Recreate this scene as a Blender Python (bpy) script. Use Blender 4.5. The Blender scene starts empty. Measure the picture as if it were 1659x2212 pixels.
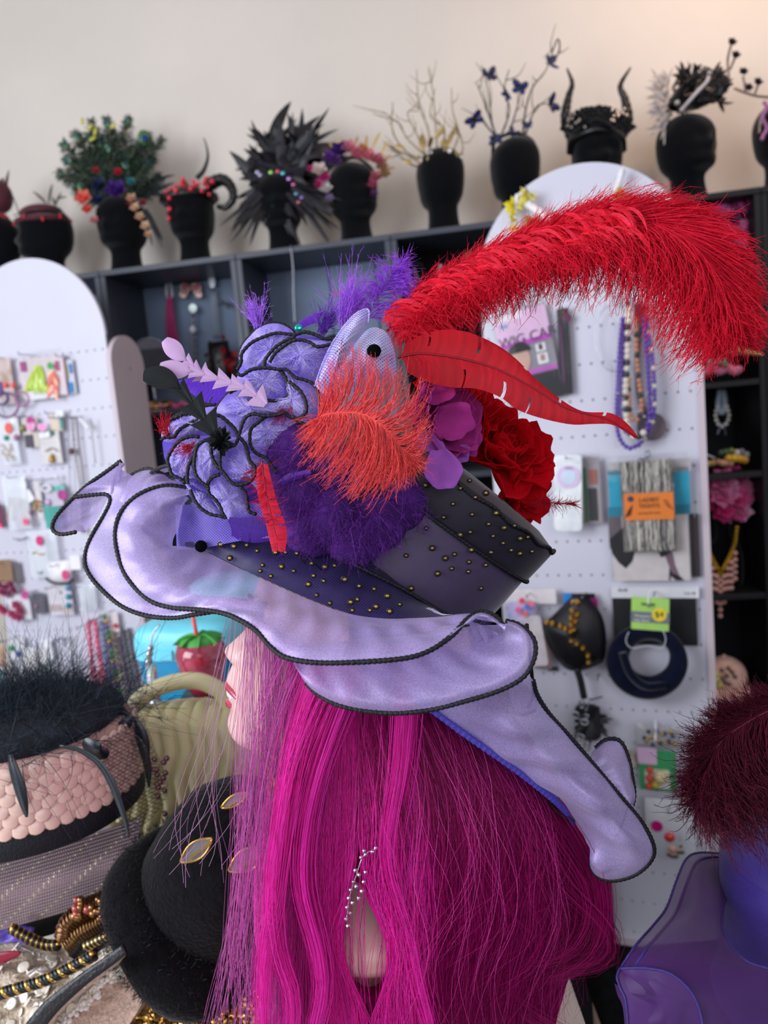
import bpy, math, random
import numpy as np
from mathutils import Vector, Matrix

# ------------------------------------------------------------------ camera
W_PX, H_PX, F_PX = 1659.0, 2212.0, 1661.0
PITCH, ROLL = math.radians(6.7), math.radians(5.1)
CAM = np.array([0.0, 0.0, 1.45])
FWD = np.array([0, math.cos(PITCH), -math.sin(PITCH)])
_up0 = np.array([0, math.sin(PITCH), math.cos(PITCH)]); _r0 = np.array([1.0, 0, 0])
RIGHT = math.cos(ROLL) * _r0 - math.sin(ROLL) * _up0
UP = math.cos(ROLL) * _up0 + math.sin(ROLL) * _r0
scn = bpy.context.scene
cd = bpy.data.cameras.new('camera'); cam = bpy.data.objects.new('camera', cd)
scn.collection.objects.link(cam); scn.camera = cam
cd.sensor_fit = 'VERTICAL'; cd.sensor_height = 9.8; cd.sensor_width = 9.8
cd.lens = F_PX / H_PX * 9.8
cd.clip_start = 0.02; cd.clip_end = 50
cam.matrix_world = Matrix(((RIGHT[0], UP[0], -FWD[0], CAM[0]), (RIGHT[1], UP[1], -FWD[1], CAM[1]),
                           (RIGHT[2], UP[2], -FWD[2], CAM[2]), (0, 0, 0, 1)))
cd.dof.use_dof = True; cd.dof.focus_distance = 0.56; cd.dof.aperture_fstop = 1.9
scn.view_settings.view_transform = 'Standard'; scn.view_settings.look = 'None'
scn.view_settings.gamma = 1.0; scn.view_settings.use_curve_mapping = False
scn.view_settings.exposure = 0.12

# ------------------------------------------------------------------ light
world = bpy.data.worlds.new('world'); scn.world = world; world.use_nodes = True
_bg = world.node_tree.nodes['Background']
_bg.inputs[0].default_value = (0.80, 0.82, 0.95, 1); _bg.inputs[1].default_value = 0.46

def area(name, loc, target, sx, sy, power, col):
    ld = bpy.data.lights.new(name, 'AREA'); ld.shape = 'RECTANGLE'; ld.size = sx; ld.size_y = sy
    ld.energy = power; ld.color = col
    o = bpy.data.objects.new(name, ld); scn.collection.objects.link(o); o.location = loc
    o.rotation_euler = (Vector(target) - Vector(loc)).to_track_quat('-Z', 'Y').to_euler()
    return o
area('window_daylight', (-2.3, -0.2, 2.1), (0.3, 1.6, 1.35), 1.8, 1.9, 88, (0.86, 0.91, 1.0))
area('shop_front_daylight', (0.6, -2.6, 2.3), (0.1, 2.0, 1.3), 2.6, 1.6, 32, (0.95, 0.95, 1.0))
area('warm_ceiling_lamp', (1.25, 1.95, 3.2), (1.35, 2.6, 2.2), 0.3, 0.3, 7, (1.0, 0.66, 0.46))

# ------------------------------------------------------------------ helpers
rng = np.random.default_rng(7); random.seed(7)
V3 = lambda *a: np.array(a, float)
def nrm(v):
    v = np.asarray(v, float); l = np.linalg.norm(v, axis=-1, keepdims=True); return v / np.maximum(l, 1e-12)
def P(px, py, d):                       # a pixel of the photograph taken to depth d (metres along the view axis)
    return CAM + d * (FWD + RIGHT * (px - W_PX / 2) / F_PX - UP * (py - H_PX / 2) / F_PX)
def PP(l, d=None):                      # list of (px,py,d) or (px,py) with common d
    return np.array([P(q[0], q[1], q[2] if len(q) > 2 else d) for q in l])
class Plane:                            # upright plane turned by yaw; local x to the right, z up, y into the wall
    def __init__(s, yaw, px, py, d):
        s.o = P(px, py, d); a = math.radians(yaw); s.yaw = -a
        s.u = V3(math.cos(a), -math.sin(a), 0); s.n = V3(math.sin(a), math.cos(a), 0); s.z = V3(0, 0, 1)
        s.R = np.array([s.u, s.n, s.z]).T
    def hit(s, px, py, off=0.0):        # where the ray of a pixel meets the plane moved off toward the viewer
        r = FWD + RIGHT * (px - W_PX / 2) / F_PX - UP * (py - H_PX / 2) / F_PX
        t = np.dot(s.o - s.n * off - CAM, s.n) / np.dot(r, s.n)
        return CAM + t * r
    def loc(s, px, py, off=0.0):
        q = s.hit(px, py, off) - s.o; return np.dot(q, s.u), np.dot(q, s.z)
    def at(s, x, z, off=0.0):
        return s.o + s.u * x + s.z * z - s.n * off
def lin(c): c = c / 255.0; return c / 12.92 if c <= 0.04045 else ((c + 0.055) / 1.055) ** 2.4
def C(h): h = h.lstrip('#'); return tuple(lin(int(h[i:i + 2], 16)) for i in (0, 2, 4)) + (1.0,)

_mats = {}
def mat(name, col='#808080', rough=0.5, metal=0.0, spec=0.5, sheen=0.0, alpha=1.0, trans=0.0, var=0.12, vscale=40.0,
        bump=0.0, bscale=200.0, coat=0.0, attr=None, col2=None, transl=0.0, ior=1.45, thin=False, sheen_col=None,
        flake=0.0, fscale=900.0):
    if name in _mats: return _mats[name]
    m = bpy.data.materials.new(name); m.use_nodes = True; nt = m.node_tree; N = nt.nodes; L = nt.links
    b = N['Principled BSDF']; out = N['Material Output']
    I = b.inputs
    I['Roughness'].default_value = rough; I['Metallic'].default_value = metal; I['Specular IOR Level'].default_value = spec
    I['Alpha'].default_value = alpha; I['Transmission Weight'].default_value = trans; I['IOR'].default_value = ior
    I['Coat Weight'].default_value = coat
    if sheen: I['Sheen Weight'].default_value = sheen; I['Sheen Roughness'].default_value = 0.4
    if sheen and sheen_col: I['Sheen Tint'].default_value = C(sheen_col)
    tc = N.new('ShaderNodeTexCoord')
    nz = N.new('ShaderNodeTexNoise'); nz.inputs['Scale'].default_value = vscale; nz.inputs['Detail'].default_value = 4
    L.new(tc.outputs['Object'], nz.inputs['Vector'])
    mx = N.new('ShaderNodeMix'); mx.data_type = 'RGBA'
    c = C(col)
    if col2: a_, b_ = c, C(col2)
    else:
        a_ = tuple(max(0, x * (1 - var)) for x in c[:3]) + (1,); b_ = tuple(min(1, x * (1 + var)) for x in c[:3]) + (1,)
    if attr:
        at = N.new('ShaderNodeAttribute'); at.attribute_name = attr
        hs = N.new('ShaderNodeHueSaturation'); L.new(at.outputs['Color'], hs.inputs['Color'])
        mr = N.new('ShaderNodeMapRange'); mr.inputs['To Min'].default_value = 1 - var; mr.inputs['To Max'].default_value = 1 + var
        L.new(nz.outputs['Fac'], mr.inputs['Value']); L.new(mr.outputs['Result'], hs.inputs['Value'])
        csock = hs.outputs['Color']
    else:
        mx.inputs['A'].default_value = a_; mx.inputs['B'].default_value = b_
        rp = N.new('ShaderNodeMapRange'); rp.inputs['From Min'].default_value = 0.32; rp.inputs['From Max'].default_value = 0.68
        L.new(nz.outputs['Fac'], rp.inputs['Value']); L.new(rp.outputs['Result'], mx.inputs['Factor'])
        csock = mx.outputs['Result']
    L.new(csock, I['Base Color'])
    if flake:                           # glitter: cells of varied roughness and tilt
        vo = N.new('ShaderNodeTexVoronoi'); vo.inputs['Scale'].default_value = fscale; L.new(tc.outputs['Object'], vo.inputs['Vector'])
        bp = N.new('ShaderNodeBump'); bp.inputs['Strength'].default_value = flake; bp.inputs['Distance'].default_value = 0.002
        L.new(vo.outputs['Color'], bp.inputs['Height']); L.new(bp.outputs['Normal'], I['Normal'])
    elif bump:
        n2 = N.new('ShaderNodeTexNoise'); n2.inputs['Scale'].default_value = bscale; n2.inputs['Detail'].default_value = 3
        L.new(tc.outputs['Object'], n2.inputs['Vector'])
        bp = N.new('ShaderNodeBump'); bp.inputs['Strength'].default_value = bump; bp.inputs['Distance'].default_value = 0.003
        L.new(n2.outputs['Fac'], bp.inputs['Height']); L.new(bp.outputs['Normal'], I['Normal'])
    if transl:
        tr = N.new('ShaderNodeBsdfTranslucent'); L.new(csock, tr.inputs['Color'])
        ms = N.new('ShaderNodeMixShader'); ms.inputs[0].default_value = transl
        if alpha < 1:
            tp = N.new('ShaderNodeBsdfTransparent'); m2 = N.new('ShaderNodeMixShader'); m2.inputs[0].default_value = alpha
            I['Alpha'].default_value = 1
            L.new(b.outputs[0], ms.inputs[1]); L.new(tr.outputs[0], ms.inputs[2])
            L.new(tp.outputs[0], m2.inputs[1]); L.new(ms.outputs[0], m2.inputs[2]); L.new(m2.outputs[0], out.inputs[0])
        else:
            L.new(b.outputs[0], ms.inputs[1]); L.new(tr.outputs[0], ms.inputs[2]); L.new(ms.outputs[0], out.inputs[0])
    _mats[name] = m; return m
def clear(name='clear_plastic', a=0.16, col='#50545a', rough=0.08):      # poly bag: mostly see-through with gloss
    return mat(name, col, rough=rough, alpha=a, spec=0.6, var=0.02, coat=0.25, bump=0.5, bscale=35)

ORG = {}
def _link(o, parent):
    scn.collection.objects.link(o)
    if parent is not None: o.parent = parent
def thing(name, label, cat, loc, group=None, kind=None):
    o = bpy.data.objects.new(name, None); o.empty_display_size = 0.02; scn.collection.objects.link(o)
    o.location = tuple(loc); o['label'] = label; o['category'] = cat
    if group: o['group'] = group
    if kind: o['kind'] = kind
    ORG[o.name] = np.array(loc, float); return o
def mk(name, VF, m, parent=None, smooth=True, label=None, cat=None, group=None, kind=None, colors=None, angle=None, origin=None):
    V, F = VF; V = np.asarray(V, float)
    if parent is not None: org = ORG[parent.name]
    elif origin is not None: org = np.asarray(origin, float)
    else: org = np.array([(V[:, 0].min() + V[:, 0].max()) / 2, (V[:, 1].min() + V[:, 1].max()) / 2, V[:, 2].min()])
    me = bpy.data.meshes.new(name); Vl = V - org
    if isinstance(F, np.ndarray):
        k = F.shape[1]; n = len(F)
        me.vertices.add(len(V)); me.vertices.foreach_set('co', Vl.astype(np.float32).ravel())
        me.loops.add(n * k); me.loops.foreach_set('vertex_index', F.astype(np.int32).ravel())
        me.polygons.add(n); me.polygons.foreach_set('loop_start', np.arange(0, n * k, k, dtype=np.int32))
        try: me.polygons.foreach_set('loop_total', np.full(n, k, dtype=np.int32))
        except Exception: pass
        me.update(calc_edges=True)
    else:
        me.from_pydata([tuple(v) for v in Vl], [], F); me.update()
    if smooth: me.polygons.foreach_set('use_smooth', np.ones(len(me.polygons), dtype=bool))
    ms = m if isinstance(m, (list, tuple)) else [m]
    for x in ms: me.materials.append(x)
    if colors is not None:
        ca = me.color_attributes.new('Col', 'FLOAT_COLOR', 'POINT')
        c = np.asarray(colors, np.float32)
        if c.shape[1] == 3: c = np.concatenate([c, np.ones((len(c), 1), np.float32)], 1)
        ca.data.foreach_set('color', c.ravel())
    if angle and smooth:
        try: me.set_sharp_from_angle(angle=math.radians(angle))
        except Exception: pass
    o = bpy.data.objects.new(name, me)
    if parent is None: o.location = tuple(org)
    _link(o, parent); ORG[o.name] = org
    if label: o['label'] = label
    if cat: o['category'] = cat
    if group: o['group'] = group
    if kind: o['kind'] = kind
    return o
def dup(root, loc, rotz=None, label=None, group=None):      # a copy of a thing with copies of its parts and sub-parts
    r = root.copy(); scn.collection.objects.link(r); r.location = tuple(loc)
    if rotz is not None: r.rotation_euler = (0, 0, rotz)
    if label: r['label'] = label
    if group: r['group'] = group
    for ch in list(root.children):
        c = ch.copy(); scn.collection.objects.link(c); c.parent = r
        for g in ch.children:
            d = g.copy(); scn.collection.objects.link(d); d.parent = c
    return r

# ---- shapes: every one gives (verts, faces)
def join(*parts):
    Vs, Fs, n = [], [], 0
    for V, F in parts:
        V = np.asarray(V, float); Vs.append(V)
        Fs.extend([tuple(int(i) + n for i in f) for f in F]); n += len(V)
    return np.concatenate(Vs), Fs
def xf(VF, R=None, t=(0, 0, 0), s=1.0):
    V = np.asarray(VF[0], float) * s
    if R is not None: V = V @ np.asarray(R, float).T
    return V + np.asarray(t, float), VF[1]
def box(c, s, R=None, b=0.0):
    hx, hy, hz = [x / 2 for x in s]
    if b <= 0:
        V = np.array([(x, y, z) for x in (-hx, hx) for y in (-hy, hy) for z in (-hz, hz)], float)
        F = [(0, 1, 3, 2), (4, 6, 7, 5), (0, 4, 5, 1), (2, 3, 7, 6), (0, 2, 6, 4), (1, 5, 7, 3)]
    else:
        b = min(b, hx * .95, hy * .95, hz * .95); V = []; idx = {}
        for sx in (-1, 1):
            for sy in (-1, 1):
                for sz in (-1, 1):
                    idx[sx, sy, sz] = len(V)
                    V += [(sx * hx, sy * (hy - b), sz * (hz - b)), (sx * (hx - b), sy * hy, sz * (hz - b)), (sx * (hx - b), sy * (hy - b), sz * hz)]
        V = np.array(V, float); F = []; g = lambda k, a: idx[k] + a
        for s_ in (-1, 1):
            F += [[g((s_, a, c_), 0) for a, c_ in ((-1, -1), (1, -1), (1, 1), (-1, 1))][::s_],
                  [g((a, s_, c_), 1) for a, c_ in ((-1, -1), (1, -1), (1, 1), (-1, 1))][::-s_],
                  [g((a, c_, s_), 2) for a, c_ in ((-1, -1), (1, -1), (1, 1), (-1, 1))][::s_]]
        for s1 in (-1, 1):
            for s2 in (-1, 1):
                F += [[g((s1, s2, -1), 0), g((s1, s2, -1), 1), g((s1, s2, 1), 1), g((s1, s2, 1), 0)][::s1 * s2],
                      [g((s1, -1, s2), 0), g((s1, -1, s2), 2), g((s1, 1, s2), 2), g((s1, 1, s2), 0)][::-s1 * s2],
                      [g((-1, s1, s2), 1), g((-1, s1, s2), 2), g((1, s1, s2), 2), g((1, s1, s2), 1)][::s1 * s2]]
                for s3 in (-1, 1): F.append([g((s1, s2, s3), 0), g((s1, s2, s3), 1), g((s1, s2, s3), 2)][::s1 * s2 * s3])
        F = [tuple(f) for f in F]
    if R is not None: V = V @ np.asarray(R).T
    return V + np.asarray(c, float), F
def ell(c, r, nu=12, nv=8, R=None):
    r = (r, r, r) if np.isscalar(r) else r
    V = [(0, 0, 1)]
    for j in range(1, nv):
        t = math.pi * j / nv
        for i in range(nu):
            a = 2 * math.pi * i / nu; V.append((math.sin(t) * math.cos(a), math.sin(t) * math.sin(a), math.cos(t)))
    V.append((0, 0, -1)); V = np.array(V) * np.array(r); F = []
    for i in range(nu): F.append((0, 1 + i, 1 + (i + 1) % nu))
    for j in range(nv - 2):
        a = 1 + j * nu
        for i in range(nu): F.append((a + i, a + nu + i, a + nu + (i + 1) % nu, a + (i + 1) % nu))
    a = 1 + (nv - 2) * nu; e = len(V) - 1
    for i in range(nu): F.append((a + i, e, a + (i + 1) % nu))
    if R is not None: V = V @ np.asarray(R).T
    return V + np.asarray(c, float), F
def cm(pts, n, closed=False):           # smooth curve through points, resampled to n points of even spacing
    p = np.asarray(pts, float)
    if len(p) == 2 and not closed:
        t = np.linspace(0, 1, n)[:, None]; return p[0] * (1 - t) + p[1] * t
    q = np.vstack([p[-1], p, p[0], p[1]]) if closed else np.vstack([2 * p[0] - p[1], p, 2 * p[-1] - p[-2]])
    segs = len(q) - 3; out = []
    for i in range(segs):
        a, b, c, d = q[i], q[i + 1], q[i + 2], q[i + 3]
        t = np.linspace(0, 1, 14, endpoint=False)[:, None]
        out.append(0.5 * (2 * b + (c - a) * t + (2 * a - 5 * b + 4 * c - d) * t ** 2 + (3 * b - a - 3 * c + d) * t ** 3))
    out.append(q[-2][None]); o = np.vstack(out)
    s = np.r_[0, np.cumsum(np.linalg.norm(np.diff(o, axis=0), axis=1))]
    u = np.linspace(0, s[-1], n, endpoint=not closed)
    return np.stack([np.interp(u, s, o[:, k]) for k in range(o.shape[1])], 1)
def frames(p, closed=False):
    t = np.gradient(p, axis=0)
    if closed: t = np.roll(p, -1, 0) - np.roll(p, 1, 0)
    t = nrm(t); a = np.zeros_like(t)
    u = np.cross(t[0], (0.3, 0.2, 0.93)); u /= max(np.linalg.norm(u), 1e-9); a[0] = u
    for i in range(1, len(p)):
        u = a[i - 1] - t[i] * np.dot(a[i - 1], t[i]); a[i] = u / max(np.linalg.norm(u), 1e-9)
    return t, a, np.cross(t, a)
def tube(p, r, n=8, closed=False, caps=True, flat=1.0, twist=None):
    p = np.asarray(p, float); K = len(p); r = np.broadcast_to(np.asarray(r, float), (K,))
    t, a, b = frames(p, closed); th = np.linspace(0, 2 * math.pi, n, endpoint=False)
    V = (p[:, None] + r[:, None, None] * (np.cos(th)[None, :, None] * a[:, None] + flat * np.sin(th)[None, :, None] * b[:, None])).reshape(-1, 3)
    F = []
    for i in range(K if closed else K - 1):
        i2 = (i + 1) % K
        for j in range(n): F.append((i * n + j, i * n + (j + 1) % n, i2 * n + (j + 1) % n, i2 * n + j))
    if caps and not closed: F.append(tuple(range(n))[::-1]); F.append(tuple((K - 1) * n + j for j in range(n)))
    return V, F
def grid(G, closed_u=False, closed_v=False):
    G = np.asarray(G, float); M, N = G.shape[:2]; F = []
    for i in range(M if closed_u else M - 1):
        for j in range(N if closed_v else N - 1):
            F.append((i * N + j, i * N + (j + 1) % N, ((i + 1) % M) * N + (j + 1) % N, ((i + 1) % M) * N + j))
    return G.reshape(-1, 3), F
def loft(curves, M, N):                 # surface through a list of 3-D curves
    cs = np.array([cm(c, N) for c in curves])
    if len(cs) == 2:
        t = np.linspace(0, 1, M)[:, None, None]; return cs[0] * (1 - t) + cs[1] * t
    return np.stack([cm(cs[:, j], M) for j in range(N)], 1)
def lathe(prof, n=24, o=(0, 0, 0), R=None, sx=1.0, sy=1.0):
    th = np.linspace(0, 2 * math.pi, n, endpoint=False)
    G = np.array([[(r * math.cos(a) * sx, r * math.sin(a) * sy, z) for a in th] for r, z in prof])
    if R is not None: G = G @ np.asarray(R).T
    return grid(G + np.asarray(o, float), closed_v=True)
def solid(VF, th):                      # give a sheet thickness
    V, F = VF; V = np.asarray(V, float); nm = np.zeros_like(V); ed = {}
    for f in F:
        a = V[f[0]]; n_ = np.cross(V[f[1]] - a, V[f[2]] - a) + (np.cross(V[f[2]] - a, V[f[3]] - a) if len(f) > 3 else 0)
        for i in f: nm[i] += n_
        for k in range(len(f)):
            e = (f[k], f[(k + 1) % len(f)]); ed[e] = ed.get(e, 0) + 1
    nm = nrm(nm); n = len(V); F2 = [tuple(f) for f in F] + [tuple(i + n for i in f[::-1]) for f in F]
    for (i, j) in ed:
        if (j, i) not in ed: F2.append((j, i, i + n, j + n))
    return np.vstack([V + nm * th / 2, V - nm * th / 2]), F2
def prism(poly, y0, y1):                # outline of (x,z) points pushed along y
    n = len(poly); V = [(x, y0, z) for x, z in poly] + [(x, y1, z) for x, z in poly]
    F = [tuple(range(n)), tuple(range(2 * n - 1, n - 1, -1))] + [((i + 1) % n, i, n + i, n + (i + 1) % n) for i in range(n)]
    return np.array(V, float), F
def rrect(w, h, r, k=4):
    o = []
    for cx, cz, a0 in ((w / 2 - r, h / 2 - r, 0), (-w / 2 + r, h / 2 - r, 90), (-w / 2 + r, -h / 2 + r, 180), (w / 2 - r, -h / 2 + r, 270)):
        for i in range(k + 1):
            a = math.radians(a0 + 90 * i / k); o.append((cx + r * math.cos(a), cz + r * math.sin(a)))
    return o
def strands(pts, rad, n=3):             # (S,K,3) polylines -> thin n-sided tapering tubes, as arrays
    pts = np.asarray(pts, float); S, K, _ = pts.shape
    rad = np.broadcast_to(np.asarray(rad, float), (S, K)) if np.ndim(rad) != 1 or len(np.atleast_1d(rad)) == K else np.repeat(np.asarray(rad)[:, None], K, 1)
    t = nrm(np.gradient(pts, axis=1)); ref = nrm(rng.normal(size=(S, 1, 3)))
    a = nrm(np.cross(t, ref)); b = np.cross(t, a)
    th = np.linspace(0, 2 * math.pi, n, endpoint=False)
    V = pts[:, :, None] + rad[:, :, None, None] * (np.cos(th)[None, None, :, None] * a[:, :, None] + np.sin(th)[None, None, :, None] * b[:, :, None])
    base = (np.arange(S)[:, None, None] * K + np.arange(K - 1)[None, :, None]) * n
    j = np.arange(n)[None, None, :]; j2 = (j + 1) % n
    F = np.stack([base + j, base + j2, base + n + j2, base + n + j], -1).reshape(-1, 4)
    return V.reshape(-1, 3), F
def ribbons(pts, wid, ref=None):        # (S,K,3) polylines -> flat ribbons
    pts = np.asarray(pts, float); S, K, _ = pts.shape
    wid = np.broadcast_to(np.asarray(wid, float), (S, K)) if np.ndim(wid) != 1 or len(wid) == K else np.repeat(np.asarray(wid)[:, None], K, 1)
    t = nrm(np.gradient(pts, axis=1)); rf = nrm(rng.normal(size=(S, 1, 3))) if ref is None else ref
    a = nrm(np.cross(t, rf))
    V = np.stack([pts - a * wid[..., None] / 2, pts + a * wid[..., None] / 2], 2).reshape(-1, 3)
    base = (np.arange(S)[:, None] * K + np.arange(K - 1)[None]) * 2
    F = np.stack([base, base + 1, base + 3, base + 2], -1).reshape(-1, 4)
    return V, F
def per_strand(col, K, n=3):            # colour of each strand repeated to its vertices
    return np.repeat(np.asarray(col), K * n, axis=0)
def noise_cols(base, S, dv=0.2, base2=None):
    a = np.array(C(base)[:3]); b = np.array(C(base2)[:3]) if base2 else a
    t = rng.random((S, 1)); c = a * (1 - t) + b * t
    return np.clip(c * (1 + dv * (rng.random((S, 1)) * 2 - 1)), 0, 1)
def Rz(a): c, s = math.cos(a), math.sin(a); return np.array([[c, -s, 0], [s, c, 0], [0, 0, 1.0]])
def Rx(a): c, s = math.cos(a), math.sin(a); return np.array([[1.0, 0, 0], [0, c, -s], [0, s, c]])
def Ry(a): c, s = math.cos(a), math.sin(a); return np.array([[c, 0, s], [0, 1.0, 0], [-s, 0, c]])
def align(z, x=None):                   # rotation whose third column is z
    z = nrm(z); x = V3(0.3, 0.7, 0.2) if x is None else np.asarray(x, float)
    x = x - z * np.dot(x, z); x = nrm(x); return np.array([x, np.cross(z, x), z]).T
CAMR = np.array([RIGHT, UP, -FWD]).T    # camera axes: x right, y up, z toward the lens
# ------------------------------------------------------------------ room
SH = Plane(9, 600, 536, 2.57)           # front of the dark shelving
RB = Plane(22, 1270, 1000, 1.95)        # right pegboard stand
LB = Plane(15, 60, 1000, 2.45)          # left pegboard stand
M_wall = mat('wall_paint', '#e2d9ce', rough=0.85, spec=0.2, var=0.03, vscale=2.5, bump=0.08, bscale=120)
def wallp(x, z, off): return SH.at(x, 0, off) * V3(1, 1, 0) + V3(0, 0, z)
_a, _b = wallp(-3.6, 0, -0.36), wallp(3.6, 0, -0.36); _n = SH.n * 0.1
def slab(name, pts, z0, z1, m):
    n = len(pts); V = [(p[0], p[1], z0) for p in pts] + [(p[0], p[1], z1) for p in pts]
    F = [tuple(range(n))[::-1], tuple(range(n, 2 * n))] + [(i, (i + 1) % n, n + (i + 1) % n, n + i) for i in range(n)]
    return mk(name, (V, F), m, smooth=False, kind='structure')
slab('wall_back', [_a, _b, _b + _n, _a + _n], 0, 3.7, M_wall)
slab('floor', [(-3.6, -3.2), (3.6, -3.2), (3.6, 3.6), (-3.6, 3.6)], -0.08, 0, mat('floor_carpet', '#1b1a1e', rough=0.95, spec=0.1, var=0.4, vscale=300, bump=0.6, bscale=400))
slab('ceiling', [(-3.6, 0.2), (3.6, 0.2), (3.6, 3.6), (-3.6, 3.6)], 3.7, 3.78, mat('ceiling_paint', '#e6e2dc', rough=0.9, var=0.03))

# ------------------------------------------------------------------ dark shelving along the wall
M_dark = mat('shelf_charcoal', '#3f434e', rough=0.45, spec=0.5, var=0.08, vscale=8)
M_back = mat('shelf_back_blue', '#7888a0', rough=0.6, spec=0.3, var=0.06, vscale=4)
M_black = mat('shelf_black', '#17171b', rough=0.5, spec=0.4, var=0.1, vscale=8)
M_backb = mat('shelf_back_black', '#141418', rough=0.7, spec=0.2, var=0.1, vscale=6)
SHZ = SH.loc(600, 536)[1]               # height of the top edge (local)
TH = 0.019
def sx_of(px, py): return SH.loc(px, py)[0]
def shelf_unit(x0, x1, levels, label, mf, mb, folds=(), panel_m=None):
    loc = SH.at((x0 + x1) / 2, 0, -0.14) * V3(1, 1, 0)
    t = thing('shelf_unit', label, 'shelf', loc, 'charcoal shelf units along the wall')
    R = SH.R; zt = SH.o[2] + SHZ
    def bx(name, xa, xb, ya, yb, za, zb, m): # ya,yb distance behind the front
        c = SH.at((xa + xb) / 2, 0, -(ya + yb) / 2) * V3(1, 1, 0) + V3(0, 0, (za + zb) / 2)
        return mk(name, box(c, (xb - xa, yb - ya, zb - za), R, 0.0015), m, t, smooth=False)
    bx('top_panel', x0, x1, 0, 0.30, zt - TH, zt, mf)
    bx('side_panel', x0, x0 + TH, 0.002, 0.30, 0, zt - TH, mf); bx('side_panel', x1 - TH, x1, 0.002, 0.30, 0, zt - TH, mf)
    bx('back_panel', x0 + TH, x1 - TH, 0.294, 0.30, 0, zt - TH, mb)
    bx('base_panel', x0 + TH, x1 - TH, 0.004, 0.294, 0.02, 0.04, mf)
    for z in levels: bx('shelf_board', x0 + TH, x1 - TH, 0.004, 0.294, z - TH, z, mf)
    for x in folds: bx('back_batten', x - 0.006, x + 0.006, 0.284, 0.294, 0, zt - TH, mb)
    return t
xa, xb, xc = sx_of(213, 590), sx_of(507, 552), sx_of(842, 506)
wu = (xc - xa) / 2
zl = lambda px, py: SH.hit(px, py)[2]
Z_u1 = zl(345, 887); 
shelf_unit(xa - wu + .001, xa - .001, [Z_u1, Z_u1 - .4, Z_u1 - .8], 'charcoal shelf unit mostly hidden behind the left white arched stand', M_dark, M_back)
shelf_unit(xa + .001, xb - .001, [Z_u1, Z_u1 - .4, Z_u1 - .8], 'charcoal shelf unit with the round mirror and pink bead strand', M_dark, M_back)
shelf_unit(xb + .001, xc - .001, [Z_u1 + .13, Z_u1 - .3, Z_u1 - .75], 'charcoal shelf unit with battened grey back above the purple flowers', M_dark, M_back, [sx_of(668, 600), sx_of(780, 600)])
xd = xc + wu + .02
shelf_unit(xc + .001, xd - .001, [Z_u1 + .1, Z_u1 - .3, Z_u1 - .75], 'near-black shelf unit with a necklace bust behind the red plume', M_dark, M_backb)
xe, xf_ = xd + .001, sx_of(1650, 600)
ZR = [zl(1580, 575), zl(1580, 822), zl(1580, 1022), zl(1580, 1285), zl(1580, 1560), zl(1580, 1850)]
shelf_unit(xe, xf_ - .001, ZR, 'black shelf unit with pink flowers beside the right pegboard', M_black, M_backb)
shelf_unit(xf_ + .001, xf_ + wu, ZR, 'black shelf unit cut by the right edge of the photo', M_black, M_backb)

# ------------------------------------------------------------------ white arched pegboard stands
M_board = mat('white_board', '#d2d0dc', rough=0.45, spec=0.4, var=0.03, vscale=3)
M_side = mat('stand_side_shaded', '#cbbcc2', rough=0.5, spec=0.4, var=0.04, vscale=5)  # darker pinkish tint puts the shade of the side panels into their colour
M_bk = mat('board_backing', '#8b8a92', rough=0.9, var=0.05)
def pegboard_sheet(B, x0, x1, z0, z1, cw, ch, hr, th, zoff=0.0):
    nx = max(1, round((x1 - x0) / cw)); nz = max(1, round((z1 - z0) / ch)); V = []; F = []
    xs = np.linspace(x0, x1, nx + 1); zs = np.linspace(z0, z1, nz + 1); cid = {}
    for i in range(nx + 1):
        for k in range(nz + 1): cid[i, k] = len(V); V.append((xs[i], 0, zs[k]))
    for i in range(nx):
        for k in range(nz):
            cx, cz = (xs[i] + xs[i + 1]) / 2, (zs[k] + zs[k + 1]) / 2; b = len(V)
            an = [math.radians(22.5 + 45 * q) for q in range(8)]
            for a in an: V.append((cx + hr * math.cos(a), 0, cz + hr * math.sin(a)))
            for a in an: V.append((cx + hr * math.cos(a), th, cz + hr * math.sin(a)))
            c = [cid[i + 1, k + 1], cid[i, k + 1], cid[i, k], cid[i + 1, k]]
            for q in range(4):              # corner q lies between hole verts 2q,2q+1
                F.append((c[q], b + 2 * q, b + 2 * q + 1)); q2 = (q + 1) % 4
                F.append((c[q], b + 2 * q + 1, b + (2 * q + 2) % 8, c[q2]))
            for q in range(8): F.append((b + q, b + 8 + q, b + 8 + (q + 1) % 8, b + (q + 1) % 8))
    V = np.array(V, float); Vw = B.o + V[:, :1] * B.u + V[:, 1:2] * B.n + V[:, 2:] * B.z
    return Vw, [f[::-1] for f in F]
def arch_poly(cx, z0, r, n=40): return [(cx + r * math.cos(math.pi * i / n), z0 + r * math.sin(math.pi * i / n)) for i in range(n + 1)]
def toworld(B, VF, off=0.0):
    V, F = VF; V = np.asarray(V, float); return B.o + V[:, :1] * B.u + V[:, 1:2] * B.n + V[:, 2:] * B.z - B.n * off, F
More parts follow.
